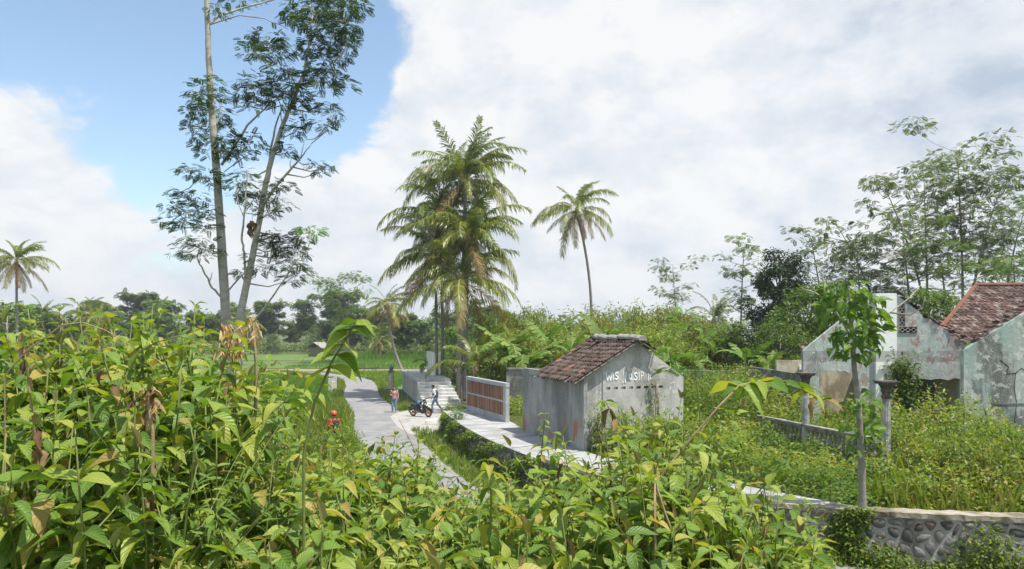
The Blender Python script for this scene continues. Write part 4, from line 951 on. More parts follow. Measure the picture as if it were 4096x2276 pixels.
# ------------------------------------------------------------------ tree materials
surf('pale_bark', (0.30, 0.285, 0.24), (0.46, 0.44, 0.38), 3, 0.85, 0.4, stretch=(1, 1, 2.5), spots=(0.56, 0.66, 0.6), c3=(0.16, 0.14, 0.11))
surf('grey_bark', (0.16, 0.15, 0.13), (0.30, 0.28, 0.25), 4, 0.9, 0.5, stretch=(1, 1, 2))
surf('palm_bark', (0.15, 0.135, 0.12), (0.29, 0.265, 0.235), 2, 0.9, 0.6, stretch=(1, 1, 7))
surf('dark_bark', (0.05, 0.043, 0.035), (0.11, 0.095, 0.075), 4, 0.9, 0.5)
surf('green_stem', (0.10, 0.14, 0.035), (0.19, 0.21, 0.06), 9, 0.6, 0.2)
surf('dry_stem', (0.24, 0.16, 0.09), (0.38, 0.29, 0.18), 9, 0.8, 0.2)
surf('coconut', (0.10, 0.12, 0.025), (0.20, 0.16, 0.04), 4, 0.6, 0.2)
leafmat('albizia_leaf', [(0, (0.018, 0.050, 0.016)), (0.5, (0.035, 0.085, 0.024)), (0.85, (0.065, 0.13, 0.03)), (1, (0.13, 0.15, 0.035))], 0.30, 0.5)  # dark greens put the backlit look of the crowns into the colour
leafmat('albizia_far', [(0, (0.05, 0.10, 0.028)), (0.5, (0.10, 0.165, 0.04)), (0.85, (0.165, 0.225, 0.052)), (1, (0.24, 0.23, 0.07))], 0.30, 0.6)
leafmat('albizia_young', [(0, (0.06, 0.16, 0.02)), (1, (0.15, 0.27, 0.04))], 0.4, 0.5)
leafmat('palm_leaf', [(0, (0.06, 0.105, 0.02)), (0.45, (0.135, 0.185, 0.03)), (0.8, (0.26, 0.27, 0.05)), (1, (0.44, 0.37, 0.11))], 0.36, 0.36, spec=0.6)
leafmat('palm_leaf_old', [(0, (0.13, 0.13, 0.035)), (0.5, (0.27, 0.21, 0.07)), (1, (0.34, 0.19, 0.07))], 0.30, 0.5)
leafmat('palm_leaf_dead', [(0, (0.13, 0.075, 0.04)), (0.5, (0.24, 0.12, 0.055)), (1, (0.33, 0.16, 0.07))], 0.25, 0.6)
leafmat('bamboo_leaf', [(0, (0.10, 0.16, 0.028)), (0.4, (0.18, 0.24, 0.042)), (0.8, (0.27, 0.30, 0.065)), (1, (0.36, 0.34, 0.10))], 0.38, 0.5)
leafmat('dense_leaf', [(0, (0.012, 0.034, 0.010)), (0.5, (0.026, 0.058, 0.014)), (0.9, (0.055, 0.095, 0.022)), (1, (0.11, 0.14, 0.035))], 0.22, 0.35, spec=0.5)
leafmat('broad_leaf', [(0, (0.05, 0.11, 0.018)), (0.5, (0.10, 0.18, 0.028)), (0.9, (0.18, 0.25, 0.045)), (1, (0.28, 0.27, 0.07))], 0.35, 0.45)
leafmat('banana_leaf', [(0, (0.065, 0.15, 0.022)), (0.6, (0.13, 0.22, 0.04)), (1, (0.25, 0.27, 0.08))], 0.30, 0.55, spec=0.2, tcol=(1.2, 1.2, .5))

SPR7 = spray_template(7, 0.15, 0.34); SPR5 = spray_template(5, 0.24, 0.42); SPR4 = spray_template(4, 0.32, 0.46)
def sprays(pos, size, tmpl, center=None, tint_mu=0.45, tint_sd=0.22, pitch=(-35, 15)):
    n = len(pos); d = rdirs(n, *pitch)
    if center is not None:
        o = pos - center; o[:, 2] *= 0.2; o /= np.maximum(np.linalg.norm(o, axis=1, keepdims=True), 1e-3); d = d * 0.7 + o * 0.8
    return scatter(tmpl[0], tmpl[1], pos, frames(d, roll=rng.normal(0, .4, n)), size * rng.uniform(.7, 1.25, n), np.clip(rng.normal(tint_mu, tint_sd, n), 0, 1))

def path_tree(name, label, group, Y, trunk, rads, branches, pads, barkm, leafm, spr=0.40, tmpl=SPR7, dens=1.0, base_z=None, young=()):
    """tree from a side-on survey: trunk and branch paths plus leaf masses, all with their own depth"""
    t3 = [P(a, b, Y + dy) for a, b, dy in trunk]
    if base_z is not None: t3 = [Vector((t3[0].x - .05, t3[0].y, base_z))] + t3; rads = [rads[0] * 1.15] + list(rads)
    root = thing(name, label, 'tree', t3[0], 0, group); off = t3[0]
    # ringed, slightly crooked trunk
    m = MB(); fine, fr = [], []
    for i in range(len(t3) - 1):
        for k in range(6):
            t = k / 6; fine.append(t3[i].lerp(t3[i + 1], t) - off + Vector((random.uniform(-.012, .012), random.uniform(-.012, .012), 0))); fr.append(lerp(rads[i], rads[i + 1], t) * random.uniform(.97, 1.04))
    fine.append(t3[-1] - off); fr.append(rads[-1]); m.tube(fine, fr, 12); m.build('trunk', barkm, root, smooth=True)
    nodes = [(p, r) for p, r in zip(fine, fr)][6:]
    m = MB()
    for br in branches:
        pts = [P(a, b, Y + dy) - off for a, b, dy, r in br]; rr = [r for a, b, dy, r in br]
        f2, r2 = [], []
        for i in range(len(pts) - 1):
            for k in range(4):
                t = k / 4; f2.append(pts[i].lerp(pts[i + 1], t) + Vector((random.uniform(-.02, .02),) * 3)); r2.append(lerp(rr[i], rr[i + 1], t))
        f2.append(pts[-1]); r2.append(rr[-1]); m.tube(f2, r2, 7); nodes += list(zip(f2, r2))
    parts, yparts = [], []
    for (a, b, rx, ry) in pads:
        dy = random.uniform(-1.4, 1.4); c = P(a, b, Y + dy) - off; rxm, rzm = rx / F * Y, ry / F * Y
        n = int(max(8, dens * rxm * rzm * math.pi * 26))
        q = rng.normal(0, 1, (n, 3)); q /= np.maximum(1, np.linalg.norm(q, axis=1, keepdims=True) / 1.25)
        pos = np.array(c) + q * np.array([rxm * .8, min(rxm, 1.6) * .8, rzm * .75])
        near = min(nodes, key=lambda nd: (nd[0] - c).length + (0.6 if nd[0].z > c.z else 0))
        mid = near[0].lerp(c, .5) + Vector((0, 0, -.12 * (c - near[0]).length))
        m.tube([near[0], mid, c], [min(near[1], .035), .022, .014], 5)
        for k in range(0, n, 14):
            e = Vector(pos[k]); m.tube([mid.lerp(c, random.uniform(.3, 1)), c.lerp(e, .55) + Vector((0, 0, -.05)), e], [.012, .009, .005], 3, cap=False)
        (yparts if (a, b) in young else parts).append(sprays(pos, spr, tmpl, np.array(c)))
    if m.v: m.build('branches', barkm, root, smooth=True)
    V, Fq, T = joinnp(parts); obj('crown', npmesh('crown', V, Fq, leafm, T), root)
    if yparts: V, Fq, T = joinnp(yparts); obj('young_shoots', npmesh('young_shoots', V, Fq, 'albizia_young', T), root)
    return root

path_tree('albizia_tree', 'tall pale ringed trunk rising straight out of frame, left of the leaning tree', 'tall pale trees on the left', 30,
    [(907, 1390, 0), (905, 1300, 0), (897, 1150, 0), (885, 950, 0), (868, 700, 0), (848, 450, 0), (835, 250, 0), (830, 100, 0), (825, -80, 0), (820, -260, 0)], [.20, .195, .185, .17, .155, .14, .12, .105, .09, .07],
    [[(885, 660, 0, .06), (935, 590, -.3, .05), (990, 500, -.5, .042), (1080, 415, -.8, .028), (1130, 380, -1, .015)],
     [(832, 100, 0, .06), (875, 65, .4, .05), (960, 35, .8, .04), (1090, 0, 1.2, .03), (1200, -30, 1.5, .02)],
     [(835, 100, 0, .03), (960, 60, -.5, .025), (1060, 75, -1, .02), (1150, 115, -1.2, .012)],
     [(893, 1195, 0, .05), (850, 1150, -.3, .042), (810, 1080, -.5, .035), (788, 1035, -.6, .02)], [(838, 1130, -.3, .025), (848, 1090, -.3, .012)],
     [(898, 1180, 0, .04), (950, 1120, .4, .03), (985, 1085, .6, .018)], [(868, 500, 0, .03), (885, 430, .3, .02), (905, 350, .4, .01)],
     [(880, 880, 0, .03), (800, 850, -.6, .02), (700, 830, -1, .01)], [(882, 900, 0, .025), (810, 905, .5, .016)], [(884, 1000, 0, .02), (800, 985, .5, .012)],
     [(876, 760, 0, .025), (800, 705, .5, .015)], [(893, 690, 0, .02), (960, 640, .3, .018), (1010, 610, .4, .01)]],
    [(800, 365, 50, 45), (850, 345, 45, 35), (775, 430, 40, 45), (850, 440, 70, 60), (800, 510, 60, 50), (880, 520, 50, 50), (850, 585, 70, 45), (905, 600, 45, 35), (930, 560, 40, 30), (1000, 560, 50, 28), (1040, 590, 40, 22), (960, 610, 60, 30),
     (760, 680, 50, 25), (820, 700, 60, 28), (860, 735, 35, 20), (720, 770, 45, 20), (780, 790, 60, 28), (690, 830, 45, 25), (760, 850, 70, 32), (830, 840, 50, 28), (680, 890, 45, 30), (730, 900, 50, 25), (820, 900, 50, 22),
     (735, 965, 45, 18), (800, 965, 60, 22), (720, 1010, 40, 18), (790, 1015, 60, 22), (850, 1000, 40, 20), (880, 30, 45, 25), (960, -20, 80, 35)],
    'pale_bark', 'albizia_leaf', 0.27, dens=3.0, base_z=0.0)
path_tree('albizia_tree', 'tall pale leaning trunk forking to the right with feathery dark crown', 'tall pale trees on the left', 29.2,
    [(945, 1345, 0), (965, 1240, 0), (1000, 1080, 0), (1035, 900, 0), (1060, 750, 0), (1085, 640, 0), (1130, 500, 0), (1175, 400, 0), (1215, 290, 0), (1238, 170, 0), (1250, 60, 0)], [.165, .15, .135, .12, .11, .10, .085, .07, .055, .042, .03],
    [[(1048, 830, 0, .06), (1100, 750, -.4, .052), (1160, 680, -.7, .042), (1205, 630, -1, .03), (1245, 575, -1.1, .018)], [(1205, 630, -1, .022), (1218, 560, -1, .010)], [(1160, 680, -.7, .02), (1165, 630, -.7, .009)],
     [(1080, 655, 0, .055), (1082, 600, .4, .048), (1105, 500, .7, .038), (1130, 420, .9, .025)], [(1130, 500, 0, .03), (1120, 420, .3, .02), (1090, 350, .5, .01)],
     [(955, 1290, 0, .06), (985, 1320, -.3, .055), (1060, 1230, -.8, .04), (1130, 1130, -1.2, .03), (1180, 1050, -1.4, .018), (1230, 1000, -1.5, .01)],
     [(985, 1150, 0, .05), (978, 1010, -.5, .045), (965, 960, -.6, .042), (978, 850, -.7, .035), (985, 760, -.7, .028), (990, 670, -.8, .015)], [(974, 870, -.7, .02), (950, 800, -.6, .014), (945, 740, -.6, .008)], [(980, 850, -.7, .018), (1015, 800, -.8, .010)],
     [(1238, 150, 0, .03), (1210, 80, .4, .022), (1170, 10, .6, .012)], [(1245, 130, 0, .03), (1310, 70, -.4, .02), (1400, 20, -.6, .01)], [(1220, 280, 0, .025), (1300, 270, -.3, .016), (1380, 330, -.4, .008)], [(1190, 360, 0, .02), (1130, 230, .3, .014), (1040, 230, .4, .008)]],
    [(1240, 20, 90, 45), (1330, 20, 90, 50), (1420, 20, 60, 35), (1180, 60, 60, 35), (1280, 90, 90, 45), (1370, 90, 70, 45), (1330, 150, 80, 35), (1400, 150, 40, 35), (1260, 180, 60, 35), (1370, 210, 50, 30), (1300, 240, 70, 35),
     (1010, 160, 50, 25), (1080, 150, 60, 35), (1010, 210, 50, 28), (1090, 205, 60, 28), (1150, 180, 50, 28), (1300, 300, 70, 30), (1380, 340, 45, 20), (1250, 300, 50, 30), (1310, 350, 50, 20), (1120, 270, 50, 30), (1170, 310, 45, 30),
     (985, 330, 40, 25), (1040, 320, 50, 30), (980, 390, 45, 28), (1050, 370, 60, 35), (1120, 350, 50, 35), (1130, 400, 50, 30), (1190, 380, 50, 25), (1000, 425, 40, 15), (1240, 400, 50, 20), (1210, 440, 40, 18),
     (1310, 430, 40, 20), (1340, 460, 30, 22), (1270, 490, 45, 15), (1190, 500, 45, 22), (1170, 530, 40, 18), (1300, 515, 30, 12), (1130, 590, 45, 18), (1150, 610, 30, 14), (1255, 655, 40, 14), (1310, 670, 35, 12), (1285, 690, 30, 10),
     (1100, 730, 40, 16), (1140, 750, 40, 20), (1100, 800, 45, 22), (1070, 850, 45, 16), (1140, 830, 35, 16), (980, 690, 45, 16), (960, 730, 55, 20), (1000, 770, 50, 22), (950, 775, 40, 15), (1010, 800, 35, 14),
     (1090, 940, 40, 25), (1150, 960, 60, 30), (1100, 1000, 55, 35), (1170, 1010, 60, 30), (1200, 960, 50, 25), (1245, 920, 50, 18), (1220, 915, 30, 14), (1150, 1060, 60, 30), (1190, 1080, 45, 25), (1080, 970, 35, 25), (1040, 1075, 40, 20), (1160, 1120, 50, 15), (960, 1090, 35, 18), (1010, 1030, 30, 14)],
    'pale_bark', 'albizia_leaf', 0.28, dens=3.8, base_z=0.0, young={(980, 690), (960, 730), (1245, 920), (1220, 915)})
# young shoot by the trunks and the dead leaf bundle hanging in the fork
nb_ = thing('hanging_leaf_bundle', 'dry brown bundle of dead leaves hanging between the two pale trunks', 'dead leaves', P(1008, 850, 28.5))
m = MB(); m.tube([(0, 0, 0), (.02, 0, -.35)], .008, 4); m.build('twig', 'dry_stem', nb_)
leafmat('dead_leaf', [(0, (0.12, 0.075, 0.045)), (0.5, (0.24, 0.155, 0.085)), (1, (0.40, 0.27, 0.15))], 0.25, 0.7, src='obj')
WV, WF, WUV = leaf_grid(3, 6, 0.45, 0.9, 0.6, twist=1.2, wave=0.1)
deadm = npmesh('dead_leaf', WV, WF, 'dead_leaf', smooth=True, uv=WUV)
for k in range(12):
    o = obj('leaf', deadm, nb_, (random.uniform(-.06, .06), random.uniform(-.06, .06), -.3 - random.uniform(0, .4)), (random.uniform(-.3, .3), R(75) + random.uniform(-.25, .25), random.uniform(0, 6)), .42)

def albizia_meshes(Ht, cw, lean, nbr, leafm, barkm, spr, tmpl, dens=1.0, start=0.4, r0=None, flat=.22):
    """free-standing albizia with layered flat crown; returns trunk and crown meshes"""
    r0 = r0 or Ht * .011; m = MB(); lean = Vector(lean); k = 10
    tr = [Vector((lean.x * t * t + .12 * math.sin(t * 5), lean.y * t * t + .1 * math.cos(t * 4), Ht * .96 * t)) for t in [i / k for i in range(k + 1)]]
    m.tube([Vector((0, 0, -.4))] + tr, [r0 * 1.2] + [r0 * (1 - .85 * i / k) for i in range(k + 1)], 8)
    parts = []
    for b in range(nbr):
        t = start + (1 - start) * (b + random.uniform(.1, .9)) / nbr; i = min(int(t * k), k - 1); p0 = tr[i].lerp(tr[i + 1], t * k - i)
        a = b * 2.4 + random.uniform(-.5, .5); prof = math.sin(math.pi * min(1, .25 + .75 * (1 - (t - start) / (1 - start)) ** .8)) * .55 + .45
        ln = cw * .5 * prof * random.uniform(.65, 1.1); up = random.uniform(.35, .8)
        e = p0 + Vector((math.cos(a) * ln, math.sin(a) * ln, ln * up * .8)); mid = p0.lerp(e, .5) + Vector((0, 0, -.08 * ln))
        rb_ = r0 * (1 - .85 * t) * .55 + .008; m.tube([p0, mid, e], [rb_, rb_ * .6, .008], 5)
        for s_ in range(random.choice([2, 3, 3])):
            tt = random.uniform(.45, 1.0); c = (p0.lerp(mid, tt * 2) if tt < .5 else mid.lerp(e, tt * 2 - 1)) + Vector((random.uniform(-.18, .18) * cw * .5, random.uniform(-.18, .18) * cw * .5, random.uniform(0, .25) * ln * .4 + .1))
            m.tube([mid.lerp(e, max(0, tt * 2 - 1) * .7), c], [.02, .007], 4)
            rx = cw * random.uniform(.10, .17); n = int(max(10, dens * rx * rx * 42)); n = min(n, 150)
            q = rng.normal(0, 1, (n, 3)); q /= np.maximum(1, np.linalg.norm(q, axis=1, keepdims=True) / 1.3)
            pos = np.array(c) + q * np.array([rx, rx, rx * flat * 1.6])
            for z_ in range(0, n, 5): m.tube([c, pos[z_]], [.009, .005], 3, cap=False)
            parts.append(sprays(pos, spr, tmpl, np.array(c), .5, .22))
    V, Fq, T = joinnp(parts)
    return m.mesh('trunk', barkm, smooth=True), npmesh('crown', V, Fq, leafm, T)
def place_tree(name, label, group, loc, ms, rz=0, s=1.0, cat='tree'):
    r = thing(name, label, cat, loc, rz, group); r.scale = (s,) * 3 if not hasattr(s, '__len__') else s
    obj('trunk', ms[0], r); obj('crown', ms[1], r); return r

# stand of albizia behind the ruin: each one its own
def stand(px, pxt, yt, Y, cwpx, label, nbr=13, st=.45, dens=1.0):
    b = Vector(((px - CX) / F * Y, Y, H((px - CX) / F * Y, Y) - .1)); t = P(pxt, yt, Y)
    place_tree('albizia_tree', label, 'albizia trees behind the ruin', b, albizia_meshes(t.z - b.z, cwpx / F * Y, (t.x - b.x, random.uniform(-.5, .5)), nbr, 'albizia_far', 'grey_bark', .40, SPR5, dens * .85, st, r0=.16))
stand(3720, 3545, 690, 58, 300, 'slender albizia leaning left, at the left of the tall stand behind the ruin', 14, .5)
stand(3705, 3690, 700, 62, 230, 'thin nearly bare albizia in the middle of the stand behind the ruin', 11, .5, .5)
stand(3848, 3845, 560, 60, 380, 'tallest albizia with straight grey trunk behind the ruin', 18, .48)
stand(3850, 4030, 690, 56, 330, 'albizia leaning right across the top of the tiled roof', 14, .5)
stand(3990, 4110, 790, 61, 300, 'albizia cut by the right edge of the picture', 13, .45)
stand(3640, 3620, 860, 53, 270, 'shorter albizia just above the white pilaster', 13, .4)
stand(3540, 3340, 865, 64, 250, 'albizia right of the dark tree, reaching above it', 12, .45)
stand(3300, 3245, 920, 66, 190, 'small albizia crown peeping over the dark tree', 10, .5)
stand(3440, 3430, 960, 60, 330, 'low spreading albizia between the dark tree and the ruin gable', 14, .35)
stand(3790, 3770, 960, 52, 260, 'low albizia in front of the tallest trunk', 12, .4)
stand(4060, 4050, 1010, 50, 330, 'low albizia spreading over the tiled roof at the right edge', 12, .35)
stand(2955, 2985, 955, 72, 200, 'slim albizia left of the dark tree against the sky', 13, .4)
stand(2705, 2690, 1040, 100, 190, 'small lone umbrella-shaped albizia right of the lone palm', 10, .45)
stand(1390, 1375, 1110, 118, 230, 'lone albizia with flat layers left of the small leaning palm', 11, .4)

# dense dark tree and rounder broadleaved trees
def clump_tree(Ht, wd, nclump, nleaf, leafm, barkm, lsize, tmpl=(DIA_V, DIA_F), base=.25, tint=.45, droop=(-60, 30), r0=.16, tall=1.0):
    m = MB(); trunk = [Vector((0, 0, -.4)), Vector((.05, 0, Ht * .3)), Vector((-.05, .05, Ht * .65)), Vector((0, 0, Ht * .9))]; m.tube(trunk, [r0 * 1.2, r0, r0 * .6, r0 * .2], 8)
    parts = []
    for k in range(nclump):
        u = random.random() ** .8; z = lerp(Ht * base, Ht * .95, u); pr = math.sin(math.pi * (0.12 + .80 * u)) ** .7
        a = random.uniform(0, 6.28); rr = wd * .5 * pr * math.sqrt(random.uniform(.15, 1.0)) * random.uniform(.8, 1.1)
        c = Vector((math.cos(a) * rr, math.sin(a) * rr, z)); m.tube([trunk[1].lerp(trunk[3], max(0, u - .25)), c], [r0 * .25, .012], 4)
        cr = wd * random.uniform(.10, .19); n = int(nleaf * random.uniform(.6, 1.3))
        q = rng.normal(0, 1, (n, 3)); q /= np.linalg.norm(q, axis=1, keepdims=True) / rng.uniform(.45, 1.05, (n, 1)); pos = np.array(c) + q * np.array([cr, cr, cr * .75 * tall])
        d = q * .6 + rdirs(n, *droop); tt = np.clip(rng.normal(tint + random.uniform(-.15, .15), .18, n), 0, 1)
        parts.append(scatter(tmpl[0], tmpl[1], pos, frames(d, roll=rng.normal(0, .5, n)), lsize * rng.uniform(.7, 1.3, n), tt))
    V, Fq, T = joinnp(parts); return m.mesh('trunk', barkm, smooth=True), npmesh('crown', V, Fq, leafm, T)
dk = clump_tree(10.2, 4.9, 85, 170, 'dense_leaf', 'dark_bark', .24, base=.06, r0=.2)
place_tree('dark_tree', 'dense dark green tree standing left of the ruin', None, (18.5, 50, .9), dk)
bl = [clump_tree(6.5, 5.0, 42, 130, 'broad_leaf', 'grey_bark', .26, base=.12) for _ in range(3)]
EV = 'leafy trees and thickets behind the yard'
for k, (px, yt, Y, wpx, lab) in enumerate([(3260, 1120, 46, 330, 'light green leafy tree at the right foot of the dark tree'), (3120, 1290, 41, 260, 'low leafy thicket between the dark tree and the ruin gable'), (3400, 1180, 44, 330, 'leafy tree behind the left slope of the ruin gable'), (3720, 1150, 42, 300, 'leafy tree showing above the right slope of the ruin gable'),
        (2900, 1300, 52, 260, 'leafy thicket left of the dark tree above the boundary wall'), (2560, 1290, 60, 260, 'leafy tree rising behind the hut ridge'), (1985, 1240, 64, 260, 'leafy thicket right of the thick palm trunks'), (4020, 1180, 44, 330, 'leafy tree behind the tiled roof'), (2230, 1280, 62, 260, 'leafy tree behind the banana plants'), (1815, 1300, 70, 200, 'leafy thicket behind the palm trunks')]):
    X = (px - CX) / F * Y; b = H(X, Y) - .1; t = P(px, yt, Y).z; s = (t - b) / 6.5; place_tree('leafy_tree', lab, EV, (X, Y, b), bl[k % 3], random.uniform(0, 6), (wpx / F * Y / 5.0, wpx / F * Y / 5.0, s))

# bamboo
def bamboo_meshes():
    m = MB(); parts = []
    for k in range(15):
        a = random.uniform(0, 6.28); out = random.uniform(.5, 2.1); hh = random.uniform(4.6, 7.2); b = Vector((random.uniform(-.6, .6), random.uniform(-.6, .6), -.2))
        pts = [b + Vector((math.cos(a) * out * t ** 2.2, math.sin(a) * out * t ** 2.2, hh * (t - .22 * max(0, t - .6) ** 2 * 4))) for t in [i / 7 for i in range(8)]]
        m.tube(pts, [.04 * (1 - .85 * i / 7) for i in range(8)], 5)
        for j in range(20):
            t = random.uniform(.12, 1.0); i = min(int(t * 7), 6); c = pts[i].lerp(pts[i + 1], t * 7 - i) + Vector((random.uniform(-.5, .5), random.uniform(-.5, .5), random.uniform(-.2, .3)))
            n = random.randint(10, 20); pos = np.array(c) + rng.normal(0, 1, (n, 3)) * np.array([.28, .28, .20])
            parts.append(scatter(SLIM_V, SLIM_F, pos, frames(rdirs(n, -75, 10), roll=rng.normal(0, .6, n)), rng.uniform(.26, .48, n), np.clip(rng.normal(.45 + random.uniform(-.2, .2), .2, n), 0, 1)))
    V, Fq, T = joinnp(parts); return m.mesh('culms', 'green_stem', smooth=True), npmesh('crown', V, Fq, 'bamboo_leaf', T)
SLIM_V[1:4:2, 1] *= 1.5
bb = [bamboo_meshes() for _ in range(3)]
BB = 'bamboo clumps'
def bzone(px, Y):
    return ('low in front, ' if Y < 46 else 'at the back, ' if Y > 53 else 'in the middle, ') + ('just right of the palm cluster' if px < 2110 else 'between the palm cluster and the lone palm' if px < 2290 else 'behind the foot of the lone palm' if px < 2470 else 'behind the hut ridge' if px < 2620 else 'right of the hut roof' if px < 2780 else 'towards the dark tree')
for k, (px, yt, Y) in enumerate([(2000, 1215, 55), (2075, 1240, 52), (2130, 1200, 58), (2200, 1225, 54), (2270, 1240, 50), (2350, 1230, 52), (2400, 1190, 58), (2460, 1225, 50), (2520, 1200, 54), (2600, 1185, 56), (2640, 1230, 48), (2700, 1200, 54), (2760, 1235, 50), (2830, 1270, 52), (2310, 1300, 44), (2160, 1310, 45), (2680, 1310, 43), (2560, 1300, 45), (2900, 1250, 58), (2440, 1310, 43)]):
    X = (px - CX) / F * Y; b = H(X, Y) - .1; s = (P(px, yt, Y).z - b) / 6.6
    r = thing('bamboo_clump', 'yellow-green bamboo clump ' + bzone(px, Y), 'bamboo', (X, Y, b), random.uniform(0, 6), BB + ' ' + bzone(px, Y)); r.scale = (random.uniform(.8, 1.1),) * 2 + (s,)
    obj('culms', bb[k % 3][0], r); obj('crown', bb[k % 3][1], r)

# ------------------------------------------------------------------ coconut palms
def frond_mesh(L, el, droop, mat, nl=66, ll=1.15, hang=.5, wind=.0, tmu=.4, seed=0):
    """frond starting at the origin, heading +x at elevation el, bending down by droop"""
    r = np.random.default_rng(seed); k = 12; pts = []; p = np.zeros(3); th = el
    for i in range(k + 1):
        pts.append(p.copy()); th = el - droop * ((i + 1) / k) ** 1.3; p = p + np.array([math.cos(th), 0, math.sin(th)]) * L / k
    pts = np.array(pts); V, Fq, T = [], [], []
    wds = np.linspace(.045, .008, k + 1)
    for i in range(k + 1):
        for s_ in (-1, 0, 1): V.append(pts[i] + np.array([0, s_ * wds[i], (.02 if s_ == 0 else 0)])); T.append(.95)
    for i in range(k):
        for j in range(2): a = i * 3 + j; Fq.append((a, a + 1, a + 4, a + 3))
    for q in range(nl):
        t = .14 + .86 * (q + .5) / nl; f = t * k; i = min(int(f), k - 1); c = pts[i] + (pts[i + 1] - pts[i]) * (f - i)
        tg = pts[i + 1] - pts[i]; tg /= np.linalg.norm(tg); l = ll * (math.sin(math.pi * (.12 + .80 * t)) ** .7) * r.uniform(.65, 1.12)
        if r.random() < .08: continue
        for sgn in (-1, 1):
            d = tg * (.55 + .5 * t) * r.uniform(.8, 1.25) + np.array([0, sgn * r.uniform(.6, .95), 0]) + np.array([wind * .6, 0, r.uniform(.02, .3)]); d /= np.linalg.norm(d)
            hg = hang * r.uniform(.6, 1.7)
            m1 = c + d * l * .45 + np.array([0, 0, -hg * l * .12]); e = c + d * l * (.85 - .15 * hg) + np.array([wind * l * .25, 0, -hg * l * .55])
            w_ = .036 * r.uniform(.8, 1.2); o = len(V); wv = np.cross(d, np.array([0, 0, 1.0])); wv = tg * w_
            V += [c - wv * .6, c + wv * .6, m1 + wv, m1 - wv, e]; tt = np.clip(r.normal(tmu, .16), 0, 1); T += [tt] * 4 + [min(1, tt + .18)]
            Fq += [(o, o + 1, o + 2, o + 3), (o + 3, o + 2, o + 4, o + 4)]
    V = np.array(V); Fq = np.array(Fq)
    quads = Fq[Fq[:, 2] != Fq[:, 3]]; tris = Fq[Fq[:, 2] == Fq[:, 3]][:, :3]
    # npmesh wants one face size: split quads
    Ft = np.concatenate([quads[:, :3], quads[:, [0, 2, 3]], tris])
    return npmesh('frond', V, Ft, mat, np.array(T))
FR = {}
for cls, (el, dr, hg, mt, tm_) in {'up': (R(84), 1.05, .45, 'palm_leaf', .35), 'high': (R(62), 1.55, .8, 'palm_leaf', .42), 'mid': (R(34), 1.55, 1.0, 'palm_leaf', .5), 'low': (R(4), 1.25, 1.1, 'palm_leaf', .6), 'hang': (R(-32), .75, 1.0, 'palm_leaf_old', .4), 'dead': (R(-52), .55, .9, 'palm_leaf_dead', .45)}.items():  # mid and low fronds tinted yellower, painting in their sunlit edges
    FR[cls] = [frond_mesh(4.6, el, dr * random.uniform(.85, 1.15), mt, hang=hg, wind=.12, tmu=tm_, seed=i * 7 + len(cls)) for i in range(5)]
def palm(label, group, base, top, L=4.6, n=(4, 6, 7, 6, 3, 1), r=.16, bend=None, nuts=True, name='coconut_palm', dense=1.0):
    base, top = Vector(base), Vector(top); root = thing(name, label, 'palm', base, 0, group); d = top - base
    bend = Vector(bend or (0, 0, 0)); k = 14; pts, rr = [], []
    for i in range(k + 1):
        t = i / k; pts.append(d * t + bend * (4 * t * (1 - t))); rr.append(r * (1.45 - .45 * min(1, t * 6)) * (1 - .28 * t) * (1.03 if i % 2 else .98))
    m = MB(); m.tube([Vector((0, 0, -.4))] + pts, [rr[0] * 1.1] + rr, 10); m.build('trunk', 'palm_bark', root, smooth=True)
    m = MB(); m.tube([d + Vector((0, 0, -.5)), d + Vector((0, 0, .1)), d + Vector((0, 0, .5))], [r * .8, r * 1.35, r * .5], 8); m.build('crown_shaft', 'dry_stem', root, smooth=True)
    a = random.uniform(0, 6.28); s0 = L / 4.6
    for cls, cnt in zip(('up', 'high', 'mid', 'low', 'hang', 'dead'), n):
        for q in range(cnt):
            a += 2.4 + random.uniform(-.35, .35); sc_ = s0 * random.uniform(.70, 1.10) * (.85 if cls in ('up', 'dead') else 1)
            az = a + (-.55 * math.sin(a) if cls in ('up', 'high') else 0)      # the wind blows from the left
            obj('frond', FR[cls][q % 5], root, d + Vector((0, 0, .25)), (random.uniform(-.45, .45), random.uniform(-.22, .22), az), sc_)
    if nuts:
        m = MB()
        for q in range(7): an = random.uniform(0, 6.28); m.ball(d + Vector((math.cos(an) * .32, math.sin(an) * .32, random.uniform(-.35, .05))), (.12, .12, .15), 7, 5)
        tag(m.build('coconut_cluster', 'coconut', root, smooth=True), kind='stuff')
    return root
PG = 'coconut palms beyond the walk'
def palmpx(label, px, yb_z, pxt, yt, Y, L, n=(4, 6, 7, 6, 3, 1), r=.16, bend=(0, 0, 0), nuts=True, name='coconut_palm'):
    X = (px - CX) / F * Y; return palm(label, PG, (X, Y, yb_z if yb_z is not None else H(X, Y)), P(pxt, yt, Y), L, n, r, bend, nuts, name)
palmpx('tallest coconut palm of the central cluster, crown against the cloud', 1842, .2, 1862, 735, 56, 5.7, (11, 13, 9, 6, 3, 0), .19)
palmpx('thick-trunked coconut palm with the lower right crown of the cluster', 1858, .3, 1870, 960, 54, 5.5, (7, 11, 9, 7, 3, 1), .20)
palmpx('coconut palm of the cluster with a hanging dead orange frond on its left', 1768, .1, 1755, 880, 58, 5.4, (6, 10, 8, 5, 3, 2), .14, (.15, 0, 0))
palmpx('coconut palm on the left of the cluster with the lowest yellowing fronds', 1748, .1, 1742, 1035, 57, 5.2, (5, 9, 8, 7, 4, 1), .14)
palmpx('stout coconut palm in the middle of the cluster with golden lower fronds', 1835, .2, 1845, 1135, 53, 5.0, (3, 6, 7, 8, 4, 1), .22, nuts=False)
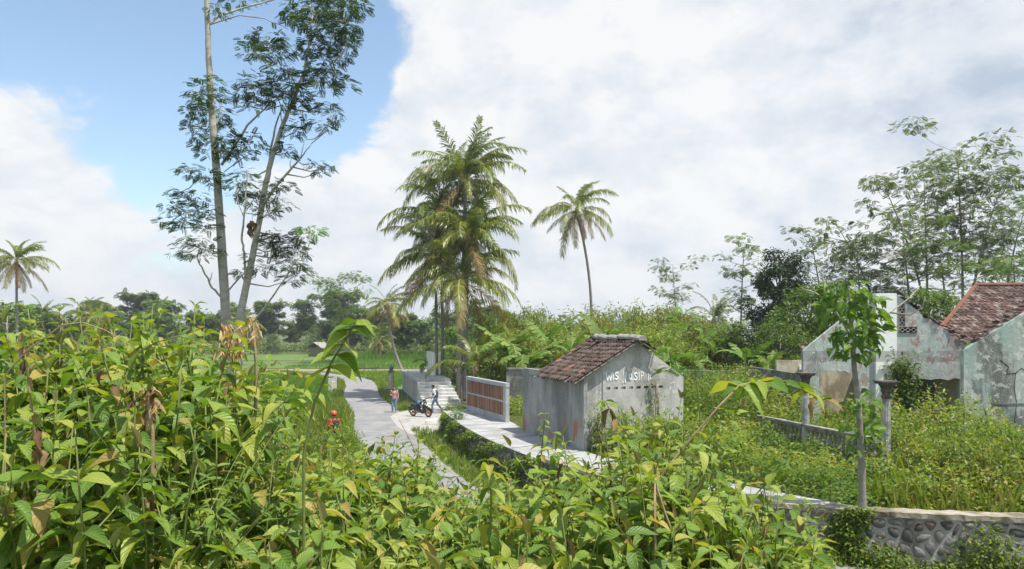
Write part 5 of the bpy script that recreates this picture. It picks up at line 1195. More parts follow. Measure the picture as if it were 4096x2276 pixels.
palmpx('lone slim coconut palm standing above the bamboo right of the cluster', 2346, .4, 2306, 850, 70, 4.9, (4, 5, 6, 5, 5, 2), .155, (.9, 0, 0))
palmpx('small leaning coconut palm in the rice field left of the cluster', 1606, .0, 1548, 1225, 99, 4.9, (3, 5, 6, 6, 4, 2), .19, (-.3, 0, -.3))
palmpx('tall coconut palm at the left edge of the picture', 68, 0, 66, 1055, 86, 4.6, (5, 7, 7, 6, 5, 3), .18)
palmpx('short coconut palm just right of the left edge palm', 165, 0, 168, 1275, 120, 5.2, (3, 5, 6, 6, 4, 2), .2)
palmpx('short coconut palm rising over the shrubs at left', 345, 0, 343, 1262, 125, 5.0, (4, 5, 6, 6, 4, 2), .2)
palmpx('shaggy coconut palm beside the short one over the shrubs at left', 405, 0, 402, 1290, 118, 4.2, (2, 4, 5, 6, 5, 3), .2)
palmpx('small shaggy coconut palm behind the pale leaning trunk', 965, 0, 968, 1290, 110, 3.8, (3, 4, 5, 5, 4, 2), .18)
palmpx('wind-torn coconut palm crown sticking out of the thicket right of the hut', 2850, .6, 2855, 1290, 62, 3.6, (6, 4, 3, 2, 3, 2), .16)
palmpx('short shaggy coconut palm in the far field right of the leaning palm', 1520, 0, 1518, 1370, 135, 4.0, (3, 4, 5, 5, 4, 2), .18)
# young palm without a stem
palmpx('stemless young palm with golden ribs behind the brick screen', 1900, .9, 1900, 1490, 46, 3.7, (6, 7, 2, 0, 0, 0), .12, nuts=False, name='young_palm')
palmpx('dark young palm at the foot of the palm trunks beside the stage', 1838, .4, 1838, 1540, 57, 2.8, (3, 5, 3, 0, 0, 0), .12, nuts=False, name='young_palm')

# ------------------------------------------------------------------ banana plants
def banana_leaf(droop, seed):
    r = np.random.default_rng(seed); V, Fq, T = [], [], []; n = 11; pts = []; p = np.zeros(3); th = 1.15
    for i in range(n + 1): pts.append(p.copy()); th = 1.15 - droop * ((i + 1) / n) ** 1.1; p = p + np.array([math.cos(th), 0, math.sin(th)]) * 2.2 / n
    for i in range(n):
        t = (i + .5) / n; w0 = .30 * min(1, (i / n) * 5 + .15) * (1 if t < .75 else 1 - (t - .75) * 3.0)
        for s_ in (-1, 1):
            dz = -r.uniform(.05, .6) * w0; o = len(V); g = .94 if r.random() < .65 else 1.0
            a, b = pts[i], pts[i] + (pts[i + 1] - pts[i]) * g; fw = (pts[i + 1] - pts[i]) * .5
            V += [a, b, b + fw + np.array([0, s_ * w0, dz]), a + fw + np.array([0, s_ * w0, dz])]; Fq.append((o, o + 1, o + 2, o + 3)); T += [np.clip(r.normal(.45, .2), 0, 1)] * 4
        o = len(V); V += [pts[i] + np.array([0, -.025, .012]), pts[i] + np.array([0, .025, .012]), pts[i + 1] + np.array([0, .02, .012]), pts[i + 1] + np.array([0, -.02, .012])]; Fq.append((o, o + 1, o + 2, o + 3)); T += [1.0] * 4
    return npmesh('banana_leaf', np.array(V), np.array(Fq), 'banana_leaf', np.array(T))
BLm = [banana_leaf(dr, i) for i, dr in enumerate((.7, 1.3, 1.8, 2.2, 2.6))]
def banana(label, px, Y, yt, n=8, s=1.0):
    X = (px - CX) / F * Y; z0 = H(X, Y); zt = P(px, yt, Y).z - 1.2 * s; r = thing('banana_plant', label, 'banana plant', (X, Y, z0), random.uniform(0, 6), 'banana plants behind the walk')
    hh = max(.5, zt - z0); m = MB(); m.tube([(0, 0, -.2), (.03, 0, hh * .6), (0, 0, hh + .2)], [.13, .11, .06], 8); m.build('stem', 'green_stem', r, smooth=True)
    for k in range(n): obj('leaf', BLm[min(4, int(k * 5 / n))], r, (0, 0, hh), (random.uniform(-.2, .2), random.uniform(-.15, .15), k * 2.4 + random.uniform(-.3, .3)), s * random.uniform(.85, 1.15))
for a in [('banana plant with torn leaves right of the young palm', 2030, 44, 1320, 9, 1.25), ('banana plant hanging over the boundary wall left of the hut', 2110, 42, 1370, 8, 1.2), ('small banana plant beside the cream fin screen', 1722, 60, 1420, 6, .9), ('banana plant left of the hut roof ridge', 2290, 41, 1350, 7, .9),
          ('pale banana plant by the dark tree', 2985, 40, 1375, 7, .9), ('banana plant rising right of the hut roof', 2760, 42, 1400, 7, .9), ('banana plant low behind the boundary wall by the ruin', 3080, 38, 1410, 6, .8), ('banana plant half hidden behind the hut roof', 2420, 46, 1290, 8, 1.3), ('broad banana plant over the boundary wall right of the hut', 2660, 40, 1380, 8, 1.1), ('tall banana plant among the bamboo left of the hut roof', 2190, 48, 1290, 8, 1.3), ('banana plant between the thick palms and the banana by the young palm', 1960, 48, 1390, 8, 1.2)]: banana(*a)

# ------------------------------------------------------------------ far tree line (each a tree) and the wood beyond (one mass)
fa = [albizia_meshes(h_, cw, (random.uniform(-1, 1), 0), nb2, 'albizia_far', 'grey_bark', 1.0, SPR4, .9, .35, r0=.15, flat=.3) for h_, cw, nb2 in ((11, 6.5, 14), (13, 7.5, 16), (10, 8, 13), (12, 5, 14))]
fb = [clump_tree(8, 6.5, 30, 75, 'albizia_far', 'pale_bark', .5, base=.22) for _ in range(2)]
FL = 'trees of the far line'
def fzone(x, y):
    px = CX + F * x / y
    return ('nearest ' if y < 152 else 'second ' if y < 180 else 'rear ') + 'row of the far tree line, ' + ('at the left edge' if px < 300 else 'left of the pale trunks' if px < 820 else 'behind the pale trunks' if px < 1100 else 'beyond the lane bend' if px < 1500 else 'behind the small leaning palm' if px < 1720 else 'behind the palm cluster' if px < 2050 else 'hidden behind the bamboo')
k = 0
for Y, dx, hs, lo_, hi_ in ((142, 5.2, .62, -110, -6), (165, 4.6, .78, -125, -2), (195, 5.5, .98, -150, 12)):
    x = lo_ + random.uniform(0, 3)
    while x < hi_:
        yy = Y + random.uniform(-9, 9); j = random.random(); s = hs * random.uniform(.68, 1.18)
        if not (Y < 150 and -66 < x < -30):
            if j < .74: place_tree('far_albizia', 'slender tree in the ' + fzone(x, yy), FL + ' ' + fzone(x, yy), (x, yy, 0), fa[k % 4], random.uniform(0, 6), s)
            else: place_tree('far_tree', 'rounded tree in the ' + fzone(x, yy), 'rounded ' + FL + ' ' + fzone(x, yy), (x, yy, 0), fb[k % 2], random.uniform(0, 6), s)
        k += 1; x += dx * random.uniform(.6, 1.4)
for (px, Y, h_, lab) in [(30, 104, 9.5, 'bushy tree behind the left edge palm'), (110, 118, 9.5, 'bushy tree right of the left edge palm'), (250, 122, 8.2, 'bushy tree between the palms at left'), (455, 260, 14, 'big rounded tree on the horizon at left')]:
    X = (px - CX) / F * Y; place_tree('round_tree', lab, None, (X, Y, 0), fb[0], 1.0, (h_ / 8 * 1.2, h_ / 8 * 1.2, h_ / 8))
prt = []
for k in range(620):
    x = random.uniform(-330, 330); y = random.uniform(225, 560); z0 = float(hgt(x, y)); hh = random.uniform(7, 13) * (1.25 if random.random() < .15 else 1); n = 46
    q = rng.normal(0, 1, (n, 3)); q /= np.linalg.norm(q, axis=1, keepdims=True) / rng.uniform(.5, 1.05, (n, 1)); c = np.array([x, y, z0 + hh * .62])
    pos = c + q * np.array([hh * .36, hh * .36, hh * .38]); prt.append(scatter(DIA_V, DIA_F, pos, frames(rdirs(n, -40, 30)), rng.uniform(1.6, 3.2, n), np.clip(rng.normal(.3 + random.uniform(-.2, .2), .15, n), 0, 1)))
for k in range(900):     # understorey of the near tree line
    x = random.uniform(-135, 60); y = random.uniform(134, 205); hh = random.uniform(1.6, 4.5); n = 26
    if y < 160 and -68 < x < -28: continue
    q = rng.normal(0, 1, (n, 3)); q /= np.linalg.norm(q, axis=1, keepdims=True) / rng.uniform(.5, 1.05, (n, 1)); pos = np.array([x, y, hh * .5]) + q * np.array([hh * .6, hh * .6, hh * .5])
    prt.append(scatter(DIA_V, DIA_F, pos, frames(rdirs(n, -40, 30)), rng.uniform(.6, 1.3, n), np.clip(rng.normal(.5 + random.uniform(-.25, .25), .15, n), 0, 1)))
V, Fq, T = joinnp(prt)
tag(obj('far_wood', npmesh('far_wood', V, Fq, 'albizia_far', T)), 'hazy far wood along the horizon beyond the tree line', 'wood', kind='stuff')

# ------------------------------------------------------------------ weeds in the yard, on verges and walls (ground cover: uncountable)
def lump(x, y):
    return (np.sin(x * 1.3 + 1.7 * np.sin(y * .7)) * np.sin(y * 1.1 + 1.3 * np.sin(x * .9 + 2)) + .5 * np.sin(x * 2.9 + y * 1.7) * np.sin(y * 3.1 - x)) / 1.5
wra = np.array([(p.x, p.y) for p in wr])
def xwalk(y): return np.interp(y, wra[::-1, 1], wra[::-1, 0])
hutM = Matrix.Translation((2.45, 24.8, 0)) @ Matrix.Rotation(math.atan2(0.354, 0.935), 4, 'Z'); hinv = np.array(hutM.inverted())
def in_hut(x, y, pad=.05):
    lx = hinv[0, 0] * x + hinv[0, 1] * y + hinv[0, 3]; ly = hinv[1, 0] * x + hinv[1, 1] * y + hinv[1, 3]
    return (lx > -pad) & (lx < 4.1 + pad) & (ly > .1 - pad) & (ly < 5.7 + pad)
def yard_h(x, y):
    h = 1.0 + .75 * lump(x * 1.25, y * 1.25) + .25 * np.sin(x * 5.1 + np.sin(y * 3)) * np.sin(y * 4.3) + .75 * sstep(19, 27, y) * sstep(4, 9, x) + .5 * sstep(28, 34, y) + .5 * np.exp(-((x - 13.2) / 2.4) ** 2 - ((y - 22.2) / 2.2) ** 2) + .45 * np.exp(-((x - 9.2) / 1.6) ** 2 - ((y - 30) / 3) ** 2)
    edge = np.minimum(np.where(y > 16.8, x - xwalk(y), 9), (y - yw(x)) * .8 - .25)
    # keep the balustrade face open
    bx = np.interp(y, [20.4, 26.6], [10.6, 9.05]); dfront = bx - x
    h = h * np.where((dfront > -0.1) & (y > 17) & (y < 27), 1 - .50 * (1 - sstep(2.0, 4.5, dfront)), 1)
    h = np.where((y > 24.3) & (x > 10.6), np.minimum(h, .75 + .25 * lump(x * 2, y * 2)), h); h = h * (1 - .45 * sstep(14.6, 16.2, x))
    return np.clip(h, .3, 2.7) * sstep(-.05, .9, edge)
def weeds(n, xlo, xhi, ylo, yhi, hfun, keep, size, tmu=.5, deep=.55, tmpl=(DIA_V, DIA_F), pitch=(-35, 45), near_bias=0):
    x = rng.uniform(xlo, xhi, n); y = ylo + (yhi - ylo) * rng.uniform(0, 1, n) ** (1 + near_bias); k = keep(x, y); x, y = x[k], y[k]
    h = hfun(x, y); k = h > .06; x, y, h = x[k], y[k], h[k]
    u = 1 - np.abs(rng.normal(0, deep, len(x))); u = np.clip(u, .02, 1.15) + rng.normal(0, .03, len(x)); z = hgt(x, y) + h * u
    tt = np.clip(rng.normal(tmu, .22, len(x)) + .30 * np.sin(x * .9 + 3 * np.sin(y * .6)), 0, 1)
    return scatter(tmpl[0], tmpl[1], np.stack([x, y, z], 1), frames(rdirs(len(x), *pitch), roll=rng.normal(0, .5, len(x))), size * rng.uniform(.45, 1.6, len(x)), tt)
def keep_yard(x, y): return (y > yw(x) + .45) & ~in_hut(x, y) & ((x > xwalk(y) + .05) | (y < 16.7) | (x > 8.3)) & ~((y > 25.5) & (y < 25.8) & (x > 15.9)) & ~((x > 16.1) & (y > 25.7)) & ~((y > 27.9) & (y < 28.2) & (x > 11.1)) & (y < 44)
W1 = weeds(200000, 2.3, 22, 15.4, 36, yard_h, keep_yard, .115)
W2 = weeds(30000, -3.4, 9, 30, 44, lambda x, y: .9 + .4 * lump(x, y), lambda x, y: keep_yard(x, y) & (x > xwalk(y) + .35 + 0 * y), .12)
V, Fq, T = joinnp([W1, W2]); tag(obj('yard_weeds', npmesh('yard_weeds', V, Fq, 'weed_mat', T)), 'tangled yellow-green weeds filling the yard between hut and ruin', 'weeds', kind='stuff')
def gr(n, xlo, xhi, ylo, yhi, keep, hmin, hmax, tmu, lift=None):
    x = rng.uniform(xlo, xhi, n); y = rng.uniform(ylo, yhi, n); k = keep(x, y); x, y = x[k], y[k]; z = hgt(x, y) + (lift(x, y) if lift else 0)
    return blades(x, y, z, hmin, hmax, np.clip(rng.normal(tmu, .2, len(x)), 0, 1))
V, Fq, T = joinnp([gr(2600, 2.5, 20, 15.5, 34, lambda x, y: keep_yard(x, y) & ~((x > 5.5) & (x < 10.7) & (y > 17.5) & (y < 27)), .3, .75, .65, lambda x, y: yard_h(x, y) * .6), gr(2200, 8.6, 20, 15.2, 18, keep_yard, .3, .8, .65)])
tag(obj('yard_grass', npmesh('yard_grass', V, Fq, 'grass_mat', T)), 'long grass blades standing among the yard weeds', 'grass', kind='stuff')
# left of the lane, from the slope to the paddies
def left_h(x, y): return np.clip(.55 + .35 * lump(x * .8, y * .8), .15, 1.3) * (1 - .5 * sstep(30, 44, y))
def keep_left(x, y): return (x < xr(y) - 1.75) & (y < 47)
L1 = weeds(70000, -26, -1, 12.5, 47, left_h, keep_left, .13, .5, near_bias=.6)
L2 = gr(22000, -26, -2, 13, 47, keep_left, .3, .8, .55, lambda x, y: left_h(x, y) * .3)
V, Fq, T = L1; tag(obj('lane_side_weeds', npmesh('lane_side_weeds', V, Fq, 'weed_mat', T)), 'low green weeds left of the lane below the shrubs', 'weeds', kind='stuff')
V, Fq, T = L2; tag(obj('lane_side_grass', npmesh('lane_side_grass', V, Fq, 'grass_mat', T)), 'tall grass left of the lane below the shrubs', 'grass', kind='stuff')
# between lane and wall, creepers on the wall face
def creep(n, s0, s1, dens_fn, zlo, zhi, out, size):
    s_ = rng.uniform(s0, s1, n); z = zlo + (zhi - zlo) * rng.uniform(0, 1, n); k = rng.uniform(0, 1, n) < dens_fn(s_, z); s_, z = s_[k], z[k]
    x = np.interp(s_, cum, wxa); y = np.interp(s_, cum, wya); tx = np.interp(s_ + .05, cum, wxa) - np.interp(s_ - .05, cum, wxa); ty = np.interp(s_ + .05, cum, wya) - np.interp(s_ - .05, cum, wya)
    l = np.hypot(tx, ty); nx_, ny_ = ty / l, -tx / l; o = .03 + np.abs(rng.normal(0, out, len(s_)))
    pos = np.stack([x + nx_ * o, y + ny_ * o, z], 1); d = np.stack([nx_, ny_, np.zeros(len(s_))], 1) * .5 + rdirs(len(s_), -50, 30)
    return scatter(DIA_V, DIA_F, pos, frames(d, roll=rng.normal(0, .5, len(s_))), size * rng.uniform(.6, 1.4, len(s_)), np.clip(rng.normal(.45, .2, len(s_)), 0, 1))
snear = nearlen
C1 = creep(16000, 0, snear + 2, lambda s_, z: np.clip(.55 + .7 * np.sin(s_ * 1.9 + 2 * np.sin(z * 4)) - z * .35, .04, 1), 0, 1.15, .10, .10)
sv = float(np.interp(7.65, wxa, cum))
C2 = creep(5000, sv - .5, sv + .45, lambda s_, z: np.clip(1.15 - np.abs(s_ - sv + .2 * np.sin(z * 3)) * 2.4, 0, 1), 0, 1.28, .06, .085)
sv2 = float(np.interp(10.4, wxa, cum))
C3 = creep(9000, sv, sv2 + 4, lambda s_, z: np.clip(.95 - z * (1.7 - .8 * sstep(sv2 - 1.5, sv2, s_)) + .35 * np.sin(s_ * 3), 0, 1), 0, 1.2, .22, .10)
C4 = creep(6000, snear, sv, lambda s_, z: np.clip(.5 - z * .7 + .4 * np.sin(s_ * 2.3), 0, 1), 0, .9, .22, .10)
V, Fq, T = joinnp([C1, C2, C3, C4]); tag(obj('wall_creeper', npmesh('wall_creeper', V, Fq, 'weed_mat', T)), 'green creeper hanging over the face of the stone wall', 'creeper', kind='stuff')
# weeds against the hut gable and a climber on the ruin
def climber(name, label, pts, n, size, spread, mat='broad_leaf'):
    r = thing(name, label, 'climber', pts[0]); m = MB(); o0 = Vector(pts[0]); pts = [Vector(p) - o0 for p in pts]
    for k in range(4): m.tube([p + Vector((random.uniform(-.15, .15), random.uniform(-.1, .05), 0)) for p in pts], [.02 * (1 - .7 * i / len(pts)) for i in range(len(pts))], 5)
    m.build('stem', 'dry_stem', r)
    t = rng.uniform(0, len(pts) - 1.001, n); i = t.astype(int); f = t - i; pa_ = np.array([tuple(p) for p in pts]); pos = pa_[i] + (pa_[i + 1] - pa_[i]) * f[:, None] + rng.normal(0, 1, (n, 3)) * np.array(spread)
    d = rdirs(n, -60, 20); d[:, 1] -= .5
    V, Fq, T = scatter(DIA_V, DIA_F, pos, frames(d, roll=rng.normal(0, .5, n)), size * rng.uniform(.6, 1.4, n), np.clip(rng.normal(.45, .2, n), 0, 1)); obj('foliage', npmesh('foliage', V, Fq, mat, T), r); return r
climber('wall_climber', 'thick green climber covering the ruin wall right of the white pilaster', [(15.1, 27.6, 1.0), (15.0, 27.6, 2.2), (14.85, 27.7, 3.2), (14.95, 27.75, 4.0)], 2600, .16, (.30, .16, .25))
climber('wall_climber', 'thin green weed growing up the near corner of the grey hut', [(3.0, 24.75, 1.0), (2.95, 24.8, 1.7), (2.95, 24.85, 2.4)], 900, .10, (.20, .14, .2), 'weed_mat')
climber('wall_climber', 'thin vine trailing up the right half of the hut gable', [(5.4, 25.7, 1.0), (5.2, 25.75, 2.0), (5.1, 25.8, 2.7), (5.0, 25.8, 3.5)], 260, .09, (.16, .05, .15), 'weed_mat')
climber('wall_climber', 'leafy weeds heaped against the right foot of the hut gable', [(4.6, 25.1, 1.0), (5.3, 25.4, 1.5), (6.0, 25.6, 1.4)], 1600, .11, (.35, .2, .3), 'weed_mat')

# bushes in the yard and along the lane (each a thing)
def bush_mesh(n, size, seed, mat='weed_mat', tmu=.5):
    q = rng.normal(0, 1, (n, 3)); q[:, 2] = np.abs(q[:, 2]); q /= np.linalg.norm(q, axis=1, keepdims=True) / (rng.uniform(.35, 1.05, (n, 1)) ** .6); q *= (1 + .25 * np.sin(q[:, :1] * 6 + seed) * np.cos(q[:, 1:2] * 5))
    pos = q * np.array([.8, .8, 1.0]); d = q * .8 + rdirs(n, -50, 40)
    V, Fq, T = scatter(DIA_V, DIA_F, pos, frames(d, roll=rng.normal(0, .5, n)), size * rng.uniform(.6, 1.4, n), np.clip(rng.normal(tmu, .2, n), 0, 1))
    m = MB()
    for k in range(9): a = random.uniform(0, 6.28); m.tube([(0, 0, -.1), (math.cos(a) * .25, math.sin(a) * .25, .5), (math.cos(a) * .6, math.sin(a) * .6, random.uniform(.7, 1))], [.02, .012, .005], 4)
    return m.mesh('stem', 'green_stem'), npmesh('foliage', V, Fq, mat, T)
bs_ = [bush_mesh(1300, .10, i) for i in range(3)] + [bush_mesh(1100, .13, 9, 'broad_leaf', .5)]
def bush(label, group, x, y, s, k, dz=0, name='weedy_bush'):
    r = thing(name, label, 'bush', (x, y, H(x, y) + dz), random.uniform(0, 6), group); r.scale = (s * random.uniform(.85, 1.2), s * random.uniform(.85, 1.2), s * random.uniform(.8, 1.2))
    obj('stem', bs_[k % 4][0], r); obj('foliage', bs_[k % 4][1], r)
for k in range(46):
    for _ in range(20):
        x = random.uniform(3.5, 20); y = random.uniform(17.2, 33)
        if keep_yard(np.array([x]), np.array([y]))[0] and x - xwalk(y) > .9 and not in_hut(np.array([x]), np.array([y]), .7)[0] and not (5.6 < x < 10.6 and 17.5 < y < 27): break
    else: continue
    bush('rounded small-leaved bush among the weeds of the yard', 'bushes in the yard', x, y, random.uniform(.8, 1.5) * (.55 if (y > 24 and x > 10.6) or x > 14.8 else 1), k)
for k in range(34):
    y = random.uniform(15, 44); x = xr(y) - random.uniform(2.6, 11)
    if y < 32 and abs(CX + F * x / y - 1337) < 70: continue
    bush('small-leaved bush beside the left edge of the lane', 'bushes left of the lane', float(x), y, random.uniform(.5, 1.0), k)
for k, (px, py, s) in enumerate([(1835, 1650, .5), (1850, 1630, .7), (1800, 1680, .55), (1830, 1720, .5), (2070, 1690, .9), (2075, 1640, .9), (1620, 1640, .5), (1640, 1632, .45)]):
    g_ = G(px, py, .6 if px > 1780 else 0); bush('small bush by the foot of the stage and the brick screen', 'bushes round the stage', g_.x, g_.y, s, k)
for k, (px, Y_, s) in enumerate([(1312, 29.8, 1.2), (1345, 29.6, 1.3), (1378, 30.0, 1.15)]): bush('bush hiding the legs of the person in the red jacket', 'bushes before the person in red', (px - CX) / F * Y_, Y_, s, k)
# feathery sapling right of the hut and a broad leaf sapling on the wall
path_tree('feathery_sapling', 'thin feathery-leaved sapling standing right of the grey hut', None, 21.0, [(2800, 1680, 0), (2795, 1600, 0), (2775, 1450, 0), (2745, 1330, 0), (2735, 1270, 0)], [.022, .02, .016, .012, .008],
    [[(2790, 1545, 0, .01), (2740, 1500, -.2, .008), (2690, 1475, -.3, .005)], [(2760, 1390, 0, .009), (2800, 1340, .2, .005)]],
    [(2690, 1470, 45, 14), (2660, 1480, 25, 10), (2700, 1340, 45, 16), (2760, 1300, 50, 16), (2725, 1260, 40, 14), (2810, 1350, 45, 14), (2680, 1400, 40, 12), (2790, 1420, 40, 12), (2840, 1390, 30, 10)], 'green_stem', 'albizia_young', .30, dens=3.2, base_z=.95)
leafmat('sapling_leaf', [(0, (0.045, 0.12, 0.018)), (0.5, (0.08, 0.18, 0.022)), (0.85, (0.13, 0.25, 0.03)), (1, (0.22, 0.30, 0.05))], 0.42, 0.4, src='obj', vein=True)
hp = [(0, .35), (.04, .75), (.15, 1.0), (.32, .98), (.55, .75), (.8, .38), (1, .0)]
SLV = [leaf_grid(5, 7, .78, dr, fo, prof=hp, wave=.03, seed=i) for i, (dr, fo) in enumerate(((.4, .12), (.8, .18), (1.2, .2)))]
SLM = [npmesh('sapling_leaf', a, b, 'sapling_leaf', smooth=True, uv=c) for a, b, c in SLV]
Ysp = 16.45; tr3 = [(3450, 2062, 0), (3449, 1900, 0), (3443, 1750, 0), (3432, 1600, 0), (3418, 1480, 0), (3408, 1380, 0), (3402, 1300, 0), (3398, 1200, .05), (3395, 1140, .1)]
o0 = P(3450, 2062, Ysp); sp = thing('broadleaf_sapling', 'young broad-leaved tree with slim grey trunk rooted on the wall walk before the ruin', 'tree', o0)
m = MB(); f2, r2 = [], []; rads = [.085, .078, .07, .064, .055, .045, .032, .02, .01]
for i in range(len(tr3) - 1):
    for k in range(5): t = k / 5; f2.append(P(tr3[i][0], tr3[i][1], Ysp + tr3[i][2]).lerp(P(tr3[i + 1][0], tr3[i + 1][1], Ysp + tr3[i + 1][2]), t) - o0 + Vector((random.uniform(-.006, .006), 0, 0))); r2.append(lerp(rads[i], rads[i + 1], t) * random.uniform(.94, 1.06))
m.tube([Vector((0, 0, -.25))] + f2, [.1] + r2, 10); m.build('trunk', 'grey_bark', sp, smooth=True)
m = MB()
for br in [[(3405, 1350), (3340, 1240), (3300, 1130), (3270, 1060)], [(3330, 1220), (3260, 1170), (3200, 1150)], [(3403, 1330), (3470, 1290), (3560, 1250), (3640, 1190), (3700, 1120)], [(3560, 1250), (3640, 1260), (3690, 1230), (3700, 1190)], [(3404, 1300), (3440, 1220), (3450, 1150)], [(3400, 1260), (3350, 1190), (3330, 1120)], [(3340, 1240), (3300, 1180), (3290, 1100), (3260, 1050)]]:
    dys = random.uniform(-.6, .6); ps = [P(a, b, Ysp + dys * i / 3) - o0 for i, (a, b) in enumerate(br)]; m.tube(ps, [.024 * (1 - .75 * i / (len(ps) - 1)) for i in range(len(ps))], 6)
m.build('branches', 'pale_bark', sp, smooth=True)
def put_leaf(parent, mesh, pos, d, s, roll=0.0, name='leaf'):
    d = Vector(d).normalized(); y = Vector((0, 0, 1)).cross(d)
    if y.length < .05: y = Vector((0, 1, 0))
    y.normalize(); z = d.cross(y); q = Matrix((d, y, z)).transposed() @ Matrix.Rotation(roll, 3, 'X')
    o = bpy.data.objects.new(name, mesh); COL.objects.link(o); o.parent = parent; o.matrix_basis = Matrix.Translation(pos) @ q.to_4x4() @ Matrix.Scale(s, 4); return o
for (cx_, cy_, rx, ry, n) in [(3400, 1240, 135, 125, 165), (3420, 1380, 95, 60, 60), (3480, 1300, 80, 70, 44), (3445, 1620, 75, 50, 34), (3450, 1710, 65, 50, 32), (3420, 1790, 20, 14, 5), (3330, 1180, 45, 40, 14)]:
    for k in range(n):
        a = random.uniform(0, 6.28); rr = math.sqrt(random.random()); dy = random.uniform(-.6, .6) * math.sqrt(1 - rr * rr * .8)
        px, py = cx_ + rx * rr * math.cos(a), cy_ + ry * rr * math.sin(a); c = P(px, py, Ysp + dy) - o0
        ax = P(3410 if cy_ < 1500 else 3445, py, Ysp) - o0; out = (c - ax); out.z = 0
        if out.length < .05: out = Vector((random.uniform(-1, 1), -1, 0))
        put_leaf(sp, random.choice(SLM), c, out.normalized() + Vector((random.uniform(-.9, .9), random.uniform(-.9, .6), random.uniform(-1.1, .5))), random.uniform(.17, .30), random.uniform(-.9, .9))

# ------------------------------------------------------------------ foreground shrubs on the near slope
SH = [(0, (0.055, 0.13, 0.018)), (0.25, (0.105, 0.21, 0.026)), (0.5, (0.18, 0.285, 0.038)), (0.75, (0.27, 0.35, 0.05)), (0.92, (0.37, 0.385, 0.075)), (0.97, (0.46, 0.36, 0.09)), (1, (0.30, 0.17, 0.07))]
leafmat('shrub_leaf', SH, 0.36, 0.42, src='obj', vein=True)
leafmat('shrub_leaf_far', SH, 0.36, 0.45)
leafmat('withered_leaf', [(0, (0.10, 0.06, 0.035)), (0.6, (0.24, 0.145, 0.08)), (1, (0.42, 0.28, 0.15))], 0.2, 0.8, src='obj')
leafmat('tan_leaf', [(0, (0.30, 0.19, 0.10)), (0.6, (0.50, 0.35, 0.19)), (1, (0.62, 0.48, 0.30))], 0.3, 0.8, src='obj')
leafmat('bud_leaf', [(0, (0.17, 0.16, 0.06)), (0.7, (0.20, 0.26, 0.06)), (1, (0.22, 0.14, 0.08))], 0.3, 0.6, src='obj')
LFS = [npmesh('leaf', *(lambda q: (q[0], q[1]))(leaf_grid(5, 7, wd_, dr, fo, quilt=.007, twist=tw, wave=.02, jag=.07, seed=i)), 'shrub_leaf', smooth=True, uv=leaf_grid(5, 7)[2])
       for i, (wd_, dr, fo, tw) in enumerate(((.50, .35, .22, .1), (.54, .7, .18, -.15), (.46, 1.05, .28, .2), (.58, .5, .12, -.1), (.44, .85, .36, .3), (.52, 1.35, .2, -.2)))]
def curled(wd_, dr, tw, roll_, seed, wm='withered_leaf'):
    r = np.random.default_rng(seed); V, UV = [], []; nu, nv = 5, 7
    for j in range(nv):
        t = j / (nv - 1); hw = np.interp(t, [0, .15, .4, .75, 1], [.1, .8, 1, .6, .05]) * wd_ / 2 * r.uniform(.75, 1.2); cz = -dr * t * t * .5 + r.uniform(-.03, .03); cy = r.uniform(-.04, .04)
        for i in range(nu):
            a = (-1 + 2 * i / (nu - 1)) * roll_ + tw * t + r.uniform(-.25, .25); V.append((t * (1 - .12 * dr * t), cy + math.sin(a) * hw, cz + (1 - math.cos(a)) * hw * 1.1)); UV.append((i / (nu - 1), t))
    Fq = [(j * nu + i, j * nu + i + 1, (j + 1) * nu + i + 1, (j + 1) * nu + i) for j in range(nv - 1) for i in range(nu - 1)]
    return npmesh('withered_leaf', np.array(V), np.array(Fq)[:, ::-1], wm, smooth=True, uv=np.array(UV))
WIT = [curled(.26, .5, .8, 1.9, 1), curled(.32, .9, -.9, 1.5, 2), curled(.22, .7, 1.6, 2.3, 3), curled(.36, .4, -1.4, 1.3, 4)]
TAN = [curled(.30, .5, .8, 1.2, 5, 'tan_leaf'), curled(.34, .9, -.9, 1.0, 6, 'tan_leaf'), curled(.26, .6, .6, 1.5, 7, 'tan_leaf')]
BUD = npmesh('bud_leaf', *(lambda q: (q[0], q[1]))(leaf_grid(5, 7, .30, -.2, .9, seed=3)), 'bud_leaf', smooth=True, uv=leaf_grid(5, 7)[2])
